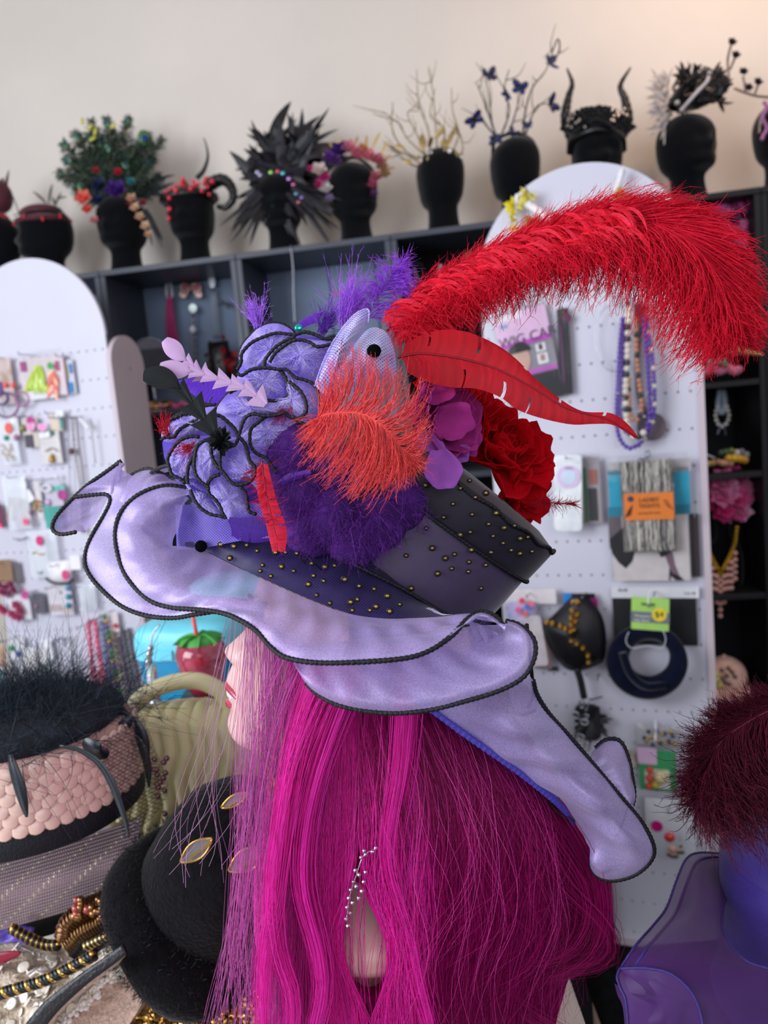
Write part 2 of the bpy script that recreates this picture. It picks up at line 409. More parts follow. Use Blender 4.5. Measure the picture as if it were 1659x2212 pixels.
def stand(B, x0, x1, zs, zbase, label, sides, arch_r=None):
    t = thing('pegboard_stand', label, 'display stand', (*((B.at((x0 + x1) / 2, 0, -0.1))[:2]), 0), 'white arched pegboard stands')
    cx, r = (x0 + x1) / 2, (x1 - x0) / 2
    zb = -B.o[2] + zbase
    mk('pegboard', pegboard_sheet(B, x0, x1, zb, zs, 0.029, 0.088, 0.0032, 0.006), M_board, t, smooth=False)
    mk('board_backing', toworld(B, prism([(x0, zb), (x1, zb), (x1, zs), (x0, zs)], 0.0061, 0.012)), M_bk, t, smooth=False)
    mk('arch_panel', toworld(B, prism(arch_poly(cx, zs, r), 0.0, 0.012)), M_board, t, smooth=False)
    for sx in sides:
        prof = [(0.0, zb - zbase), (0.18, zb - zbase), (0.18, zs - 0.09)] + [(0.09 + 0.09 * math.cos(a), zs - 0.09 + 0.09 * math.sin(a)) for a in np.linspace(0.15, math.pi - .15, 16)] + [(0.0, zs - 0.09)]
        V, F = prism(prof, 0, 0.016)       # (depth, thickness, z)
        V = np.stack([V[:, 1] + (sx if sx > cx else sx - 0.016), V[:, 0] - 0.012, V[:, 2]], 1)
        mk('side_panel', toworld(B, (V, F)), M_side, t, smooth=False)
        if B is LB: mk('screw', ell(B.at(sx + .0165, zs - .10, -.085), (.004, .004, .004), 8, 5), M_bk, t)
    V, F = box(((x0 + x1) / 2, 0.05, zb + 0.0), (x1 - x0, 0.34, 0.03), None, 0.003); mk('ledge', toworld(B, (V, F)), M_board, t, smooth=False)
    V, F = box(((x0 + x1) / 2, 0.10, zb - zbase / 2 - .008), (x1 - x0 - .04, 0.22, zbase - 0.02), None, 0.003); mk('plinth', toworld(B, (V, F)), M_side, t, smooth=False)
    return t
rx1 = RB.loc(1512, 1000)[0]; rx0 = RB.loc(1032, 575)[0]
RZS = RB.loc(1240, 590)[1]
stand(RB, rx0, rx1, RZS, RB.hit(1400, 2050)[2], 'white arched pegboard stand behind the red plume, hung with packets', (rx1,))
lx1 = LB.loc(232, 760)[0]; lx0 = lx1 - (rx1 - rx0)
LZS = LB.loc(100, 738)[1]
stand(LB, lx0, lx1, LZS, 0.13, 'white arched pegboard stand hung with bagged earrings, side panel tinted as if in shade', (lx1,))
# ------------------------------------------------------------------ the big lavender hat
def proj(q):
    d = np.asarray(q) - CAM; z = d @ FWD
    return np.stack([W_PX / 2 + F_PX * (d @ RIGHT) / z, H_PX / 2 - F_PX * (d @ UP) / z, z], -1)
def cr(l, ox, oy, s, d=None):           # points read in an enlarged crop
    return [(ox + q[0] / s, oy + q[1] / s) + ((q[2],) if len(q) > 2 else ((d,) if d else ())) for q in l]
M_org = mat('lavender_organza', '#c4b1e8', rough=0.40, metal=0.16, spec=0.8, alpha=0.78, transl=0.28, sheen=0.5, sheen_col='#f4ecff', var=0.22, vscale=1100, flake=1.0, fscale=1000)
M_cord = mat('black_cord', '#0d0c12', rough=0.5, spec=0.5, var=0.3, vscale=300, bump=0.4, bscale=900)
M_bind = mat('violet_binding', '#4f46b4', rough=0.6, var=0.1, bump=0.4, bscale=600)
M_under = mat('violet_buckram', '#6a55c6', rough=0.75, alpha=0.93, var=0.1, bump=0.4, bscale=500, transl=0.25)
def mesh_mat(name, col, col2, lo, hi, freq, rough=0.5, dirn=(1, 1, 0.6)):   # woven netting: threads on two diagonals
    m = mat(name, col, rough=rough, col2=col2, vscale=50, spec=0.5); nt = m.node_tree; N = nt.nodes; L = nt.links
    b = N['Principled BSDF']; tc = N.new('ShaderNodeTexCoord'); acc = None
    for ax in ((1, 0.35, 0.9), (0.9, -0.4, -1.0)):
        dp = N.new('ShaderNodeVectorMath'); dp.operation = 'DOT_PRODUCT'; dp.inputs[1].default_value = ax
        L.new(tc.outputs['Object'], dp.inputs[0])
        mu = N.new('ShaderNodeMath'); mu.operation = 'MULTIPLY'; mu.inputs[1].default_value = freq; L.new(dp.outputs['Value'], mu.inputs[0])
        sn = N.new('ShaderNodeMath'); sn.operation = 'SINE'; L.new(mu.outputs[0], sn.inputs[0])
        if acc is None: acc = sn
        else:
            mm = N.new('ShaderNodeMath'); mm.operation = 'MAXIMUM'; L.new(acc.outputs[0], mm.inputs[0]); L.new(sn.outputs[0], mm.inputs[1]); acc = mm
    mr = N.new('ShaderNodeMapRange'); mr.inputs['From Min'].default_value = 0.2; mr.inputs['From Max'].default_value = 0.8
    mr.inputs['To Min'].default_value = lo; mr.inputs['To Max'].default_value = hi
    L.new(acc.outputs[0], mr.inputs['Value']); L.new(mr.outputs['Result'], b.inputs['Alpha']); return m
M_net = mesh_mat('black_net', '#15121d', '#231c30', 0.30, 0.86, 2700)
M_pnet = mesh_mat('violet_net', '#6a52c4', '#8a74de', 0.35, 0.92, 2900)
M_crin = mesh_mat('crinoline_mesh', '#a698ea', '#dcd4fc', 0.30, 1.0, 2400, rough=0.35)
HAT = thing('ruffled_hat', 'large lavender organza hat with black-edged ruffles and red plume on the pink wig', 'hat', P(832, 1242, 0.66))
def cord(pts, r=0.0017, name='ruffle_edge_cord', parent=None, d=None, m=None, closed=False, step=0.0011):
    c = np.asarray(pts, float)
    p3 = PP(pts, d) if c.ndim == 2 and abs(c[0][0]) > 3 else c
    L_ = np.linalg.norm(np.diff(cm(p3, 60), axis=0), axis=1).sum(); n = max(8, int(L_ / step)); p = cm(p3, n, closed)
    k = np.arange(n); rr = r * (1 + 0.16 * np.cos(k * 2.1)) * (1 + 0.03 * np.sin(k * .13))
    return mk(name, tube(p, rr, 7, closed), m or M_cord, parent or HAT)
def wrinkle(G, amp, fu, fv, seed=0, edge=False):        # soft folds across a sheet
    G = np.array(G); M, N = G.shape[:2]; u = np.linspace(0, 1, M)[:, None]; v = np.linspace(0, 1, N)[None]
    r = np.random.default_rng(seed); h = np.zeros((M, N))
    for k in range(7):
        a, b, c = r.normal(0, fu), r.normal(0, fv), r.random() * 6.3
        h += np.sin(6.283 * (a * u + b * v) + c) / (1 + .35 * k)
    w = np.sin(math.pi * u) ** 0.6 if not edge else np.sin(math.pi * np.clip(u * .5, 0, 1)) ** .5
    du = np.gradient(G, axis=0); dv = np.gradient(G, axis=1); n = nrm(np.cross(du, dv))
    return G + n * (h * w * amp * 0.4)[..., None]
def sheet(name, curves, M, N, m, parent=None, amp=0.0, fu=.5, fv=3, seed=1, sag=0.0):
    G = loft([PP(c) for c in curves], M, N)
    if sag: G = G + (np.sin(math.pi * np.linspace(0, 1, M)) * sag)[:, None, None] * -FWD
    if amp: G = wrinkle(G, amp, fu, fv, seed)
    o = mk(name, grid(G), m, parent or HAT); return o, G

# --- front ruffle: crest on the brim to the drooping corded edge
E2 = [(437, 1064, .585), (400, 1053, .583), (350, 1050, .58), (300, 1068, .577), (262, 1105, .575), (249, 1150, .57), (255, 1200, .562), (276, 1250, .555),
      (320, 1295, .545), (370, 1312, .538), (450, 1319, .526), (500, 1331, .515), (550, 1360, .502), (585, 1398, .492), (620, 1421, .484), (700, 1432, .475),
      (850, 1425, .470), (920, 1409, .472), (975, 1374, .478), (1010, 1337, .485), (1040, 1321, .49), (1072, 1333, .49), (1090, 1356, .488)]
I1 = [(402, 1075, .60), (396, 1100, .60), (388, 1135, .598), (374, 1165, .596), (376, 1184, .593), (400, 1181, .59), (440, 1190, .585), (500, 1219, .572),
      (560, 1248, .56), (620, 1275, .548), (700, 1308, .536), (760, 1327, .53), (830, 1336, .525), (900, 1335, .522), (960, 1331, .52), (1000, 1327, .515), (1040, 1328, .508), (1075, 1342, .50)]
def mid(a, b, t, lift, n=24):
    A, B = cm(PP(a), n), cm(PP(b), n); return [tuple(x) for x in proj(A * (1 - t) + B * t - FWD * lift)]
S1, G1 = sheet('front_ruffle', [I1, mid(I1, E2, .38, .016), mid(I1, E2, .72, .012), E2], 40, 130, M_org, amp=.0028, fu=.7, fv=6, seed=3)
cord(E2)
# --- lower layer at the face
E1 = [(160, 1074, .632), (200, 1069, .63), (229, 1068, .628), (238, 1081, .624), (226, 1110, .62), (197, 1160, .612), (184, 1198, .606), (188, 1232, .60), (216, 1270, .594),
      (262, 1309, .585), (312, 1329, .576), (372, 1335, .566), (430, 1326, .556), (500, 1318, .55), (570, 1330, .548)]
I1b = [(255, 1010, .64), (300, 1035, .635), (345, 1052, .63), (350, 1080, .625), (340, 1120, .62), (330, 1170, .612), (340, 1220, .602), (370, 1262, .594), (430, 1285, .582), (500, 1290, .575), (580, 1300, .57)]
sheet('lower_ruffle', [I1b, mid(I1b, E1, .5, .006), E1], 24, 90, M_org, amp=.002, fu=.8, fv=4, seed=8); cord(E1)
# --- brim tip in front: rolled loop and crest
E0 = [(258, 998, .655), (225, 1022, .655), (186, 1050, .652), (150, 1084, .648), (123, 1114, .642), (113, 1137, .638), (119, 1150, .635), (136, 1154, .633), (165, 1149, .632)]
I0 = [(259, 1000, .64), (250, 1030, .64), (240, 1060, .638), (226, 1090, .636), (212, 1118, .634), (196, 1140, .632), (170, 1150, .631)]
sheet('brim_tip_loop', [E0, mid(E0, I0, .5, -.018), I0], 16, 44, M_org, amp=.003, fu=1, fv=3, seed=5); cord(E0)
cord([(262, 996, .655), (256, 1000, .655), (254, 1006, .655)], r=.002)
E00 = [(258, 998, .64), (266, 1018, .64), (273, 1033, .64), (295, 1021, .64), (316, 1013, .638), (335, 1017, .63), (365, 1030, .622), (400, 1047, .612)]
I00 = [(238, 1085, .628), (246, 1120, .622), (256, 1112, .614), (280, 1084, .606), (320, 1062, .602), (350, 1056, .60), (385, 1056, .598), (402, 1058, .596)]
sheet('front_crest', [E00, mid(E00, I00, .5, .006), I00], 16, 44, M_org, amp=.0024, fu=1, fv=3, seed=6)
cord(E00[2:])
# --- second layer under the front ruffle
E3 = [(637, 1438, .515), (660, 1475, .512), (690, 1502, .508), (740, 1526, .502), (830, 1540, .497), (920, 1535, .493), (1000, 1516, .49), (1080, 1491, .488), (1130, 1463, .488),
      (1153, 1425, .49), (1156, 1390, .494), (1142, 1366, .497), (1118, 1348, .50), (1092, 1341, .503)]
I3 = [(640, 1400, .53), (700, 1395, .53), (770, 1380, .53), (850, 1375, .528), (920, 1370, .526), (980, 1360, .524), (1020, 1352, .522), (1050, 1350, .52), (1070, 1350, .516), (1085, 1348, .51)]
sheet('second_ruffle', [I3, mid(I3, E3, .45, .008), mid(I3, E3, .8, .008), E3], 30, 100, M_org, amp=.002, fu=.8, fv=5, seed=11)
cord(E3[1:]); 
sheet('ruffle_fold', [[(1010, 1340, .50), (1040, 1350, .505), (1080, 1370, .508)], [(1030, 1395, .512), (1070, 1420, .512), (1120, 1420, .508)], [(1000, 1440, .52), (1060, 1450, .515), (1130, 1440, .505)]], 14, 20, M_org, amp=.003, seed=2)
# --- back ruffle, from the stiff brim edge up to its corded hem
BND = [(760, 1420, .55), (860, 1485, .545), (945, 1543, .545), (1000, 1583, .548), (1050, 1618, .552), (1100, 1653, .558), (1150, 1690, .566), (1195, 1727, .578), (1225, 1757, .592), (1240, 1780, .605)]
E4 = [(1080, 1400, .535), (1120, 1440, .54), (1152, 1470, .545), (1160, 1500, .55), (1186, 1541, .555), (1232, 1592, .56), (1290, 1660, .565), (1342, 1722, .566), (1388, 1778, .568), (1412, 1828, .57),
      (1405, 1860, .574), (1370, 1890, .578), (1322, 1902, .582), (1288, 1890, .586), (1276, 1862, .59), (1290, 1836, .592)]
I4 = [(760, 1425, .552), (860, 1490, .547), (945, 1541, .546), (1050, 1614, .553), (1150, 1688, .566), (1205, 1722, .578), (1232, 1755, .588), (1250, 1790, .592), (1275, 1820, .594), (1292, 1834, .593)]
S4, G4 = sheet('back_ruffle', [I4, mid(I4, E4, .35, .010), mid(I4, E4, .7, .014), E4], 40, 120, M_org, amp=.0042, fu=1.2, fv=4, seed=21)
cord(E4[2:])
E5 = [(1270, 1640, .60), (1286, 1616, .60), (1310, 1598, .60), (1338, 1600, .598), (1356, 1632, .596), (1366, 1680, .594), (1370, 1715, .592), (1366, 1740, .59)]
I5 = [(1240, 1640, .60), (1262, 1655, .59), (1290, 1670, .582), (1320, 1700, .578), (1345, 1735, .577)]
sheet('back_flap', [E5, mid(E5, I5, .5, .008), I5], 14, 40, M_org, amp=.002, seed=4); cord(E5[1:])
cord([(1138, 1350, .51), (1150, 1470, .56), (1152, 1500, .562), (1140, 1530, .57)], r=.0013)
cord([(1098, 1545, .585), (1120, 1600, .588), (1160, 1680, .59), (1200, 1750, .593), (1235, 1770, .59), (1280, 1778, .588), (1310, 1800, .586), (1318, 1832, .585)], r=.0009)  # thin black line painting in a shadow seen through the organza
cord([(1318, 1832, .586), (1340, 1790, .587), (1356, 1745, .588)], r=.0008)
cord(BND, r=.0024, name='brim_binding', m=M_bind, step=.0016)
# stiff brim below, carried round the far side of the head
O3 = P(832, 1242, .66); tl = math.radians(6)
cvec = lambda x, y, z: RIGHT * x - UP * y + FWD * z         # image right, image down, away
hx = cvec(.8, .6, 0); hn = math.cos(tl) * cvec(.6, -.8, 0) - math.sin(tl) * FWD; hy = np.cross(hn, hx); hy = hy if hy @ FWD < 0 else -hy
L3 = lambda x, y, z: O3 + hx * x + hy * y + hn * z
base = [L3(.094 * math.cos(a), .082 * math.sin(a), -.004) for a in np.linspace(1.9, -.35, 20)]
mk('brim_underside', grid(loft([base, (np.array(base) + cm(PP(BND), 20)) / 2, PP(BND)], 10, 40)), M_under, HAT)
ang = np.linspace(-.25, -math.pi - .55, 70)
far = lambda r, z: np.array([L3(r * math.cos(a), r * .95 * math.sin(a), z) for a in ang])
mk('far_brim', grid(loft([far(.095, -.004), far(.15, -.012), far(.185, -.02)], 10, 70)), M_under, HAT)
wv = np.array([L3((.20 + .008 * math.sin(9 * a)) * math.cos(a), .95 * (.20 + .008 * math.sin(9 * a)) * math.sin(a), -.03 + .016 * math.cos(9 * a + 1)) for a in ang])
mk('far_ruffle', grid(loft([far(.16, -.008), (far(.185, -.005) + wv) / 2, wv], 10, 140)), M_org, HAT)
mk('ruffle_edge_cord', tube(cm(wv, 320), .0016, 6), M_cord, HAT)
# --- netted brim top and crown
SEAM = [(436, 1150, .602), (520, 1160, .590), (640, 1185, .58), (750, 1213, .574), (820, 1246, .574), (870, 1271, .577), (930, 1306, .584), (975, 1334, .59), (1020, 1360, .60)]
UPR = [(410, 1085, .615), (500, 1100, .602), (640, 1120, .594), (750, 1150, .588), (830, 1200, .59), (900, 1260, .595), (1000, 1330, .61)]
I1n = [(412, 1140, .598)] + [(a, b, c + .002) for a, b, c in I1[5:]]
_, GN = sheet('netted_brim', [I1n, mid(I1n, SEAM, .5, .006), SEAM, UPR], 26, 80, M_net, amp=.0012, fv=6, seed=9)
mk('brim_lining', grid(GN + FWD * .004), mat('violet_satin', '#6650b8', rough=.4, sheen=.5, var=.1), HAT)
sheet('violet_net_veil', [[(378, 1090, .601), (382, 1188, .597)], [(408, 1090, .594), (424, 1186, .588)], [(440, 1085, .588), (450, 1182, .58)], [(520, 1085, .58), (540, 1165, .574)], [(600, 1090, .575), (640, 1160, .57)]], 16, 16, M_pnet)
M_satin = mat('plum_satin', '#4a3e58', rough=0.38, spec=0.6, var=0.15, vscale=30, sheen=0.5, flake=0.35, fscale=1500)
M_band = mat('dark_net_band', '#1c1626', rough=0.6, var=0.2, sheen=.3, flake=.3, fscale=1300)
def crown_ring(prof, n=72, wob=0):
    th = np.linspace(0, 2 * math.pi, n, endpoint=False)
    return np.array([[L3((r + wob * math.sin(14 * a + 1)) * math.cos(a), .86 * (r + wob * math.sin(14 * a + 1)) * math.sin(a), z + wob * math.sin(9 * a)) for a in th] for r, z in prof])
Gc = crown_ring([(.090, -.006), (.092, .02), (.094, .045), (.095, .070)]); mk('crown', grid(Gc, closed_v=True), M_satin, HAT)
Gb = crown_ring([(.0955, .068), (.0975, .071), (.099, .085), (.100, .098), (.099, .102), (.096, .104)]); mk('crown_band', grid(Gb, closed_v=True), M_band, HAT)
Gt = crown_ring([(.096, .104), (.08, .109), (.04, .112), (.001, .113)]); mk('crown_top', grid(Gt, closed_v=True), M_band, HAT)
th_ = np.linspace(0, 2 * math.pi, 90, endpoint=False)
cord(np.array([L3(.098 * math.cos(a), .842 * math.sin(a) * .1, .0695) for a in th_]), r=.0016, name='band_cord', closed=True)
cord(np.array([L3((.1) * math.cos(a), .086 * math.sin(a), .102 + .0014 * math.sin(16 * a)) for a in th_]), r=.0015, name='band_cord', closed=True)
cord([(742, 1208, .57), (790, 1232, .57), (870, 1272, .574), (930, 1308, .58), (985, 1338, .585)], r=.0015, name='crown_seam_cord')
cord([(640, 1190, .574), (672, 1240, .565), (700, 1285, .552), (722, 1318, .54)], r=.0006, name='net_gather')
cord([(655, 1192, .573), (700, 1240, .563), (735, 1290, .55), (752, 1322, .538)], r=.0006, name='net_gather')
# glitter dots flocked on the net
DOTS = cr([(990, 488), (1058, 482), (1112, 512), (968, 550), (1140, 587), (1128, 618), (1240, 595), (1305, 618), (1322, 525), (1210, 520), (1262, 520), (1400, 578), (1470, 597), (1410, 643),
           (1462, 668), (1382, 688), (1185, 645), (1520, 590), (1570, 660), (1425, 745), (1495, 787), (1605, 782), (1640, 768), (1650, 697), (920, 478)], 100, 980, 2.44) + \
    cr([(1258, 45), (1355, 70), (1445, 118), (1195, 160), (1240, 140), (1367, 190), (1325, 215), (1205, 215), (1460, 222), (1530, 175), (1010, 15), (1155, 5)], 380, 1250, 3.16) + \
    cr([(568, 1375), (500, 1433), (240, 1410), (612, 1500), (445, 1550), (690, 1468), (775, 1515), (588, 1628), (768, 1618), (905, 1712), (712, 1700), (828, 1728), (745, 1790), (820, 1843), (948, 1808),
        (1003, 1798), (880, 1895), (945, 1920), (1035, 1905), (245, 1732), (290, 1880), (95, 1935), (457, 1925), (582, 1893), (565, 1983), (690, 2005), (388, 1955), (730, 1910), (436, 2032), (330, 2070),
        (560, 2055), (655, 2180), (133, 2180), (375, 1650), (575, 1760), (500, 1780)], 850, 640, 3.455)
M_gold = mat('gold_glitter', '#c8a04a', rough=0.3, metal=0.9, var=0.3, flake=.8, fscale=3000)
_surf = np.vstack([GN.reshape(-1, 3)] + [g.reshape(-1, 3) for g in (loft(list(Gc), 30, 140), loft(list(Gb), 12, 140))])
_sp = proj(_surf)
for i, (x, y) in enumerate(DOTS):
    dd = np.hypot(_sp[:, 0] - x, _sp[:, 1] - y); near = np.where(dd < 14)[0]
    d = _sp[near, 2].min() if len(near) else .575
    c = P(x, y, d - .0012); s = (.0022 if i % 3 else .0029)
    V, F = join(ell((0, 0, 0), (s, s * .85, .0009), 8, 5), ell((0, 0, .0007), (s * .5, s * .45, .0005), 6, 4))
    o = mk('glitter_dot', xf((V, F), CAMR, c), [M_cord, M_gold], HAT); n_ = len(ell((0, 0, 0), 1, 8, 5)[1])
    for k, p in enumerate(o.data.polygons): p.material_index = 1 if k >= n_ else 0
mk('black_pompom', xf(ell((0, 0, 0), .0046, 14, 10), CAMR, P(434, 1180, .578)), mat('black_chenille', '#08080a', rough=1, spec=.1, bump=1, bscale=900), HAT)

# ------------------------------------------------------------------ wire-edged netting flowers on the hat
FL = thing('netting_flower', '', 'x', P(560, 900, .57)); del FL['category'], FL['label']
FL.parent = HAT; FL.location = tuple(ORG['netting_flower'] - ORG[HAT.name])
K5 = lambda l, d=None: cr(l, 300, 560, 2.514, d)
def wire(l, d, r=.00135): return cord(K5(l, d), r=r, name='wire_edge', parent=FL, step=.0012)
WIRES = [([(548, 560), (552, 490), (590, 430), (650, 375), (720, 348), (780, 352), (830, 385), (845, 400)], .590),
         ([(535, 600), (555, 560), (560, 510), (610, 455), (670, 425), (740, 402), (800, 405), (850, 410), (900, 395), (960, 410), (1000, 430), (1050, 432)], .580),
         ([(680, 590), (690, 540), (740, 480), (800, 440), (840, 425), (850, 410)], .574), ([(710, 560), (740, 510), (790, 470), (830, 445), (880, 438), (930, 452), (970, 475), (1045, 462)], .570),
         ([(535, 620), (560, 630), (610, 600), (680, 590), (760, 598), (800, 600), (850, 640), (900, 655), (950, 680), (980, 740), (990, 790), (1003, 830), (985, 870), (940, 885), (900, 895), (860, 875), (810, 850), (790, 832), (740, 845), (690, 855), (650, 885), (610, 920), (602, 970), (610, 1020), (640, 1055), (690, 1080), (720, 1120), (750, 1160)], .560),
         ([(760, 598), (790, 630), (810, 680), (815, 720), (800, 755), (750, 770), (690, 765), (640, 770), (610, 740), (590, 710), (550, 700), (510, 715), (490, 725)], .563),
         ([(815, 665), (850, 690), (880, 720), (905, 770), (910, 820), (890, 850), (860, 865), (830, 852)], .558),
         ([(790, 832), (740, 848), (680, 850), (620, 840), (580, 860), (560, 900), (545, 950), (535, 985), (520, 1010), (480, 1025), (445, 1050), (440, 1100), (445, 1140), (470, 1170), (500, 1210), (540, 1225), (600, 1210), (630, 1170), (630, 1130), (600, 1090), (590, 1040), (575, 1000), (545, 965)], .556),
         ([(350, 855), (400, 850), (440, 850), (480, 880), (520, 920), (545, 968)], .560), ([(140, 900), (160, 880), (200, 860), (250, 840), (300, 850), (345, 845), (400, 832), (440, 780), (490, 725)], .580),
         ([(150, 890), (200, 850), (260, 825), (350, 796), (420, 790)], .588), ([(120, 985), (140, 968), (190, 965), (215, 930), (260, 900), (320, 870), (400, 850)], .575), ([(140, 900), (150, 930), (160, 960)], .578),
         ([(165, 1060), (190, 1020), (230, 980), (290, 962), (330, 965)], .568), ([(165, 1060), (155, 1090), (165, 1130), (180, 1170), (220, 1190), (250, 1215)], .568),
         ([(415, 965), (360, 985), (320, 1010), (305, 1060), (300, 1120), (310, 1170), (340, 1210), (380, 1240), (372, 1252)], .560), ([(305, 1060), (270, 1120), (262, 1180), (265, 1220)], .564),
         ([(440, 1170), (400, 1185), (375, 1220), (380, 1270), (410, 1300), (440, 1340), (455, 1380), (472, 1405), (440, 1395), (390, 1385), (340, 1355), (310, 1320), (290, 1280), (280, 1250)], .562),
         ([(390, 990), (395, 1060), (410, 1100), (440, 1140)], .556), ([(540, 1225), (580, 1270), (590, 1330), (600, 1370), (640, 1385)], .566), ([(750, 1160), (790, 1200), (805, 1240), (795, 1300), (750, 1330)], .570)]
for l, d in WIRES: wire(l, d)
def blob(loop, d, bulge, m, name='petal', parent=None, rings=9, n=44, seed=0, amp=.0025, cx=None):
    lp = cm(PP(K5(loop, d)), n, True); c = lp.mean(0) if cx is None else P(*K5([cx])[0], d)
    G = []; r = np.random.default_rng(seed); ph = r.random(4) * 6.3
    for k in range(rings):
        s = k / (rings - 1); q = c + (lp - c) * s - FWD * bulge * (1 - s * s)
        a = np.linspace(0, 6.283, n, endpoint=False)
        w = (np.sin(5 * a + ph[0] + 3 * s) + .7 * np.sin(9 * a + ph[1]) + .5 * np.sin(14 * a + ph[2] - 4 * s)) * amp * s * (1.15 - s)
        G.append(q - FWD * w[:, None])
    o = mk(name, grid(np.array(G), closed_v=True), m, parent or FL)
    if name == 'petal':                 # loose fibres of the netting, coloured whitish as painted glints
        G = np.array(G); S = 170; k = r.integers(1, rings - 3, S); j = r.integers(0, n, S); sk = r.integers(-2, 3, S); w = r.random((S, 1))
        p = np.stack([G[k, j], G[k + 1, (j + sk // 2) % n], G[k + 2, (j + sk) % n]], 1) - FWD * .0009 + r.normal(0, .0006, (S, 3, 3))
        V, F = strands(p, np.array([.00010, .00014, .00008]), 3); mk('fibres', (V, F), M_fib, FL, kind='stuff')
    return o
M_fib = mat('glint_fibre', '#dcd6ff', rough=.25, spec=.9, var=.1)
M_crin2 = mesh_mat('crinoline_mesh_pale', '#7c60d6', '#b8a8f2', 0.72, 1.0, 2500, rough=0.4)
PET = [([(548, 560), (552, 490), (590, 430), (650, 375), (720, 348), (790, 360), (850, 410), (860, 500), (850, 640), (760, 598), (680, 590), (600, 605)], .588, .006),
       ([(690, 560), (740, 480), (800, 440), (880, 430), (970, 440), (1050, 450), (1020, 560), (980, 660), (900, 655), (800, 600)], .582, .010),
       ([(540, 625), (610, 600), (680, 590), (800, 600), (815, 720), (800, 755), (690, 765), (600, 720), (530, 700)], .574, .008),
       ([(800, 600), (900, 655), (980, 740), (1003, 830), (985, 870), (900, 895), (800, 835), (700, 845), (650, 800), (720, 768), (800, 755)], .570, .010),
       ([(490, 725), (550, 700), (610, 740), (690, 765), (800, 760), (840, 850), (700, 850), (610, 920), (560, 960), (480, 880), (420, 820)], .574, .012),
       ([(140, 900), (250, 840), (420, 800), (500, 880), (540, 970), (430, 960), (320, 960), (220, 990), (130, 985)], .584, .010),
       ([(165, 1060), (230, 980), (330, 962), (415, 965), (320, 1010), (300, 1120), (320, 1200), (250, 1215), (180, 1170), (155, 1100)], .574, .008),
       ([(415, 965), (540, 970), (520, 1010), (440, 1060), (445, 1140), (400, 1185), (375, 1240), (310, 1170), (300, 1080), (340, 1000)], .568, .008),
       ([(600, 860), (700, 850), (820, 845), (900, 895), (850, 1000), (760, 1060), (690, 1080), (610, 1020), (540, 975)], .576, .010),
       ([(545, 975), (600, 1050), (640, 1060), (720, 1120), (790, 1200), (800, 1300), (720, 1340), (600, 1210), (500, 1210), (440, 1110), (460, 1040)], .574, .010),
       ([(440, 1170), (540, 1225), (600, 1340), (640, 1385), (560, 1400), (472, 1405), (380, 1270), (375, 1220)], .578, .006),
       ([(240, 1200), (380, 1245), (380, 1290), (470, 1405), (390, 1400), (300, 1330), (270, 1250)], .582, .006)]
for i, (l, d, b) in enumerate(PET): blob(l, d, b, M_crin2, seed=i)
PETB = blob([(150, 930), (350, 820), (520, 700), (560, 500), (700, 380), (900, 420), (1040, 450), (1080, 800), (900, 1150), (700, 1400), (400, 1380), (160, 1140)], .612, .004, mat('violet_flower_core', '#6a51cc', rough=.6, var=.2, vscale=90), name='flower_core', amp=.006)
# rolled cones of crinoline mesh
for rim, tip, d in (([(955, 690), (1000, 560), (1060, 440), (1150, 320), (1215, 275), (1250, 280), (1245, 350), (1180, 450), (1120, 560), (1060, 680), (1010, 740)], 0, .560),
                    ([(1040, 690), (1110, 560), (1180, 450), (1250, 375), (1320, 380), (1370, 440), (1395, 540), (1390, 640), (1300, 700), (1150, 740)], 0, .566)):
    blob(rim, d, .012, M_crin, name='mesh_cone', amp=.0015)
cord(K5([(955, 690), (1000, 560), (1060, 440), (1150, 320), (1215, 275), (1250, 280), (1245, 350)], .556), r=.0006, name='mesh_fold', parent=FL, m=M_crin)
mk('black_pompom', xf(ell((0, 0, 0), (.0052, .0050, .003), 14, 10), CAMR, P(808, 758, .549)), _mats['black_chenille'], FL)
mk('teal_sequin', xf(ell((0, 0, 0), (.0030, .0026, .001), 14, 6), CAMR, P(645, 708, .560)), mat('teal_sequin', '#1fb3a8', rough=.15, metal=.8), FL)
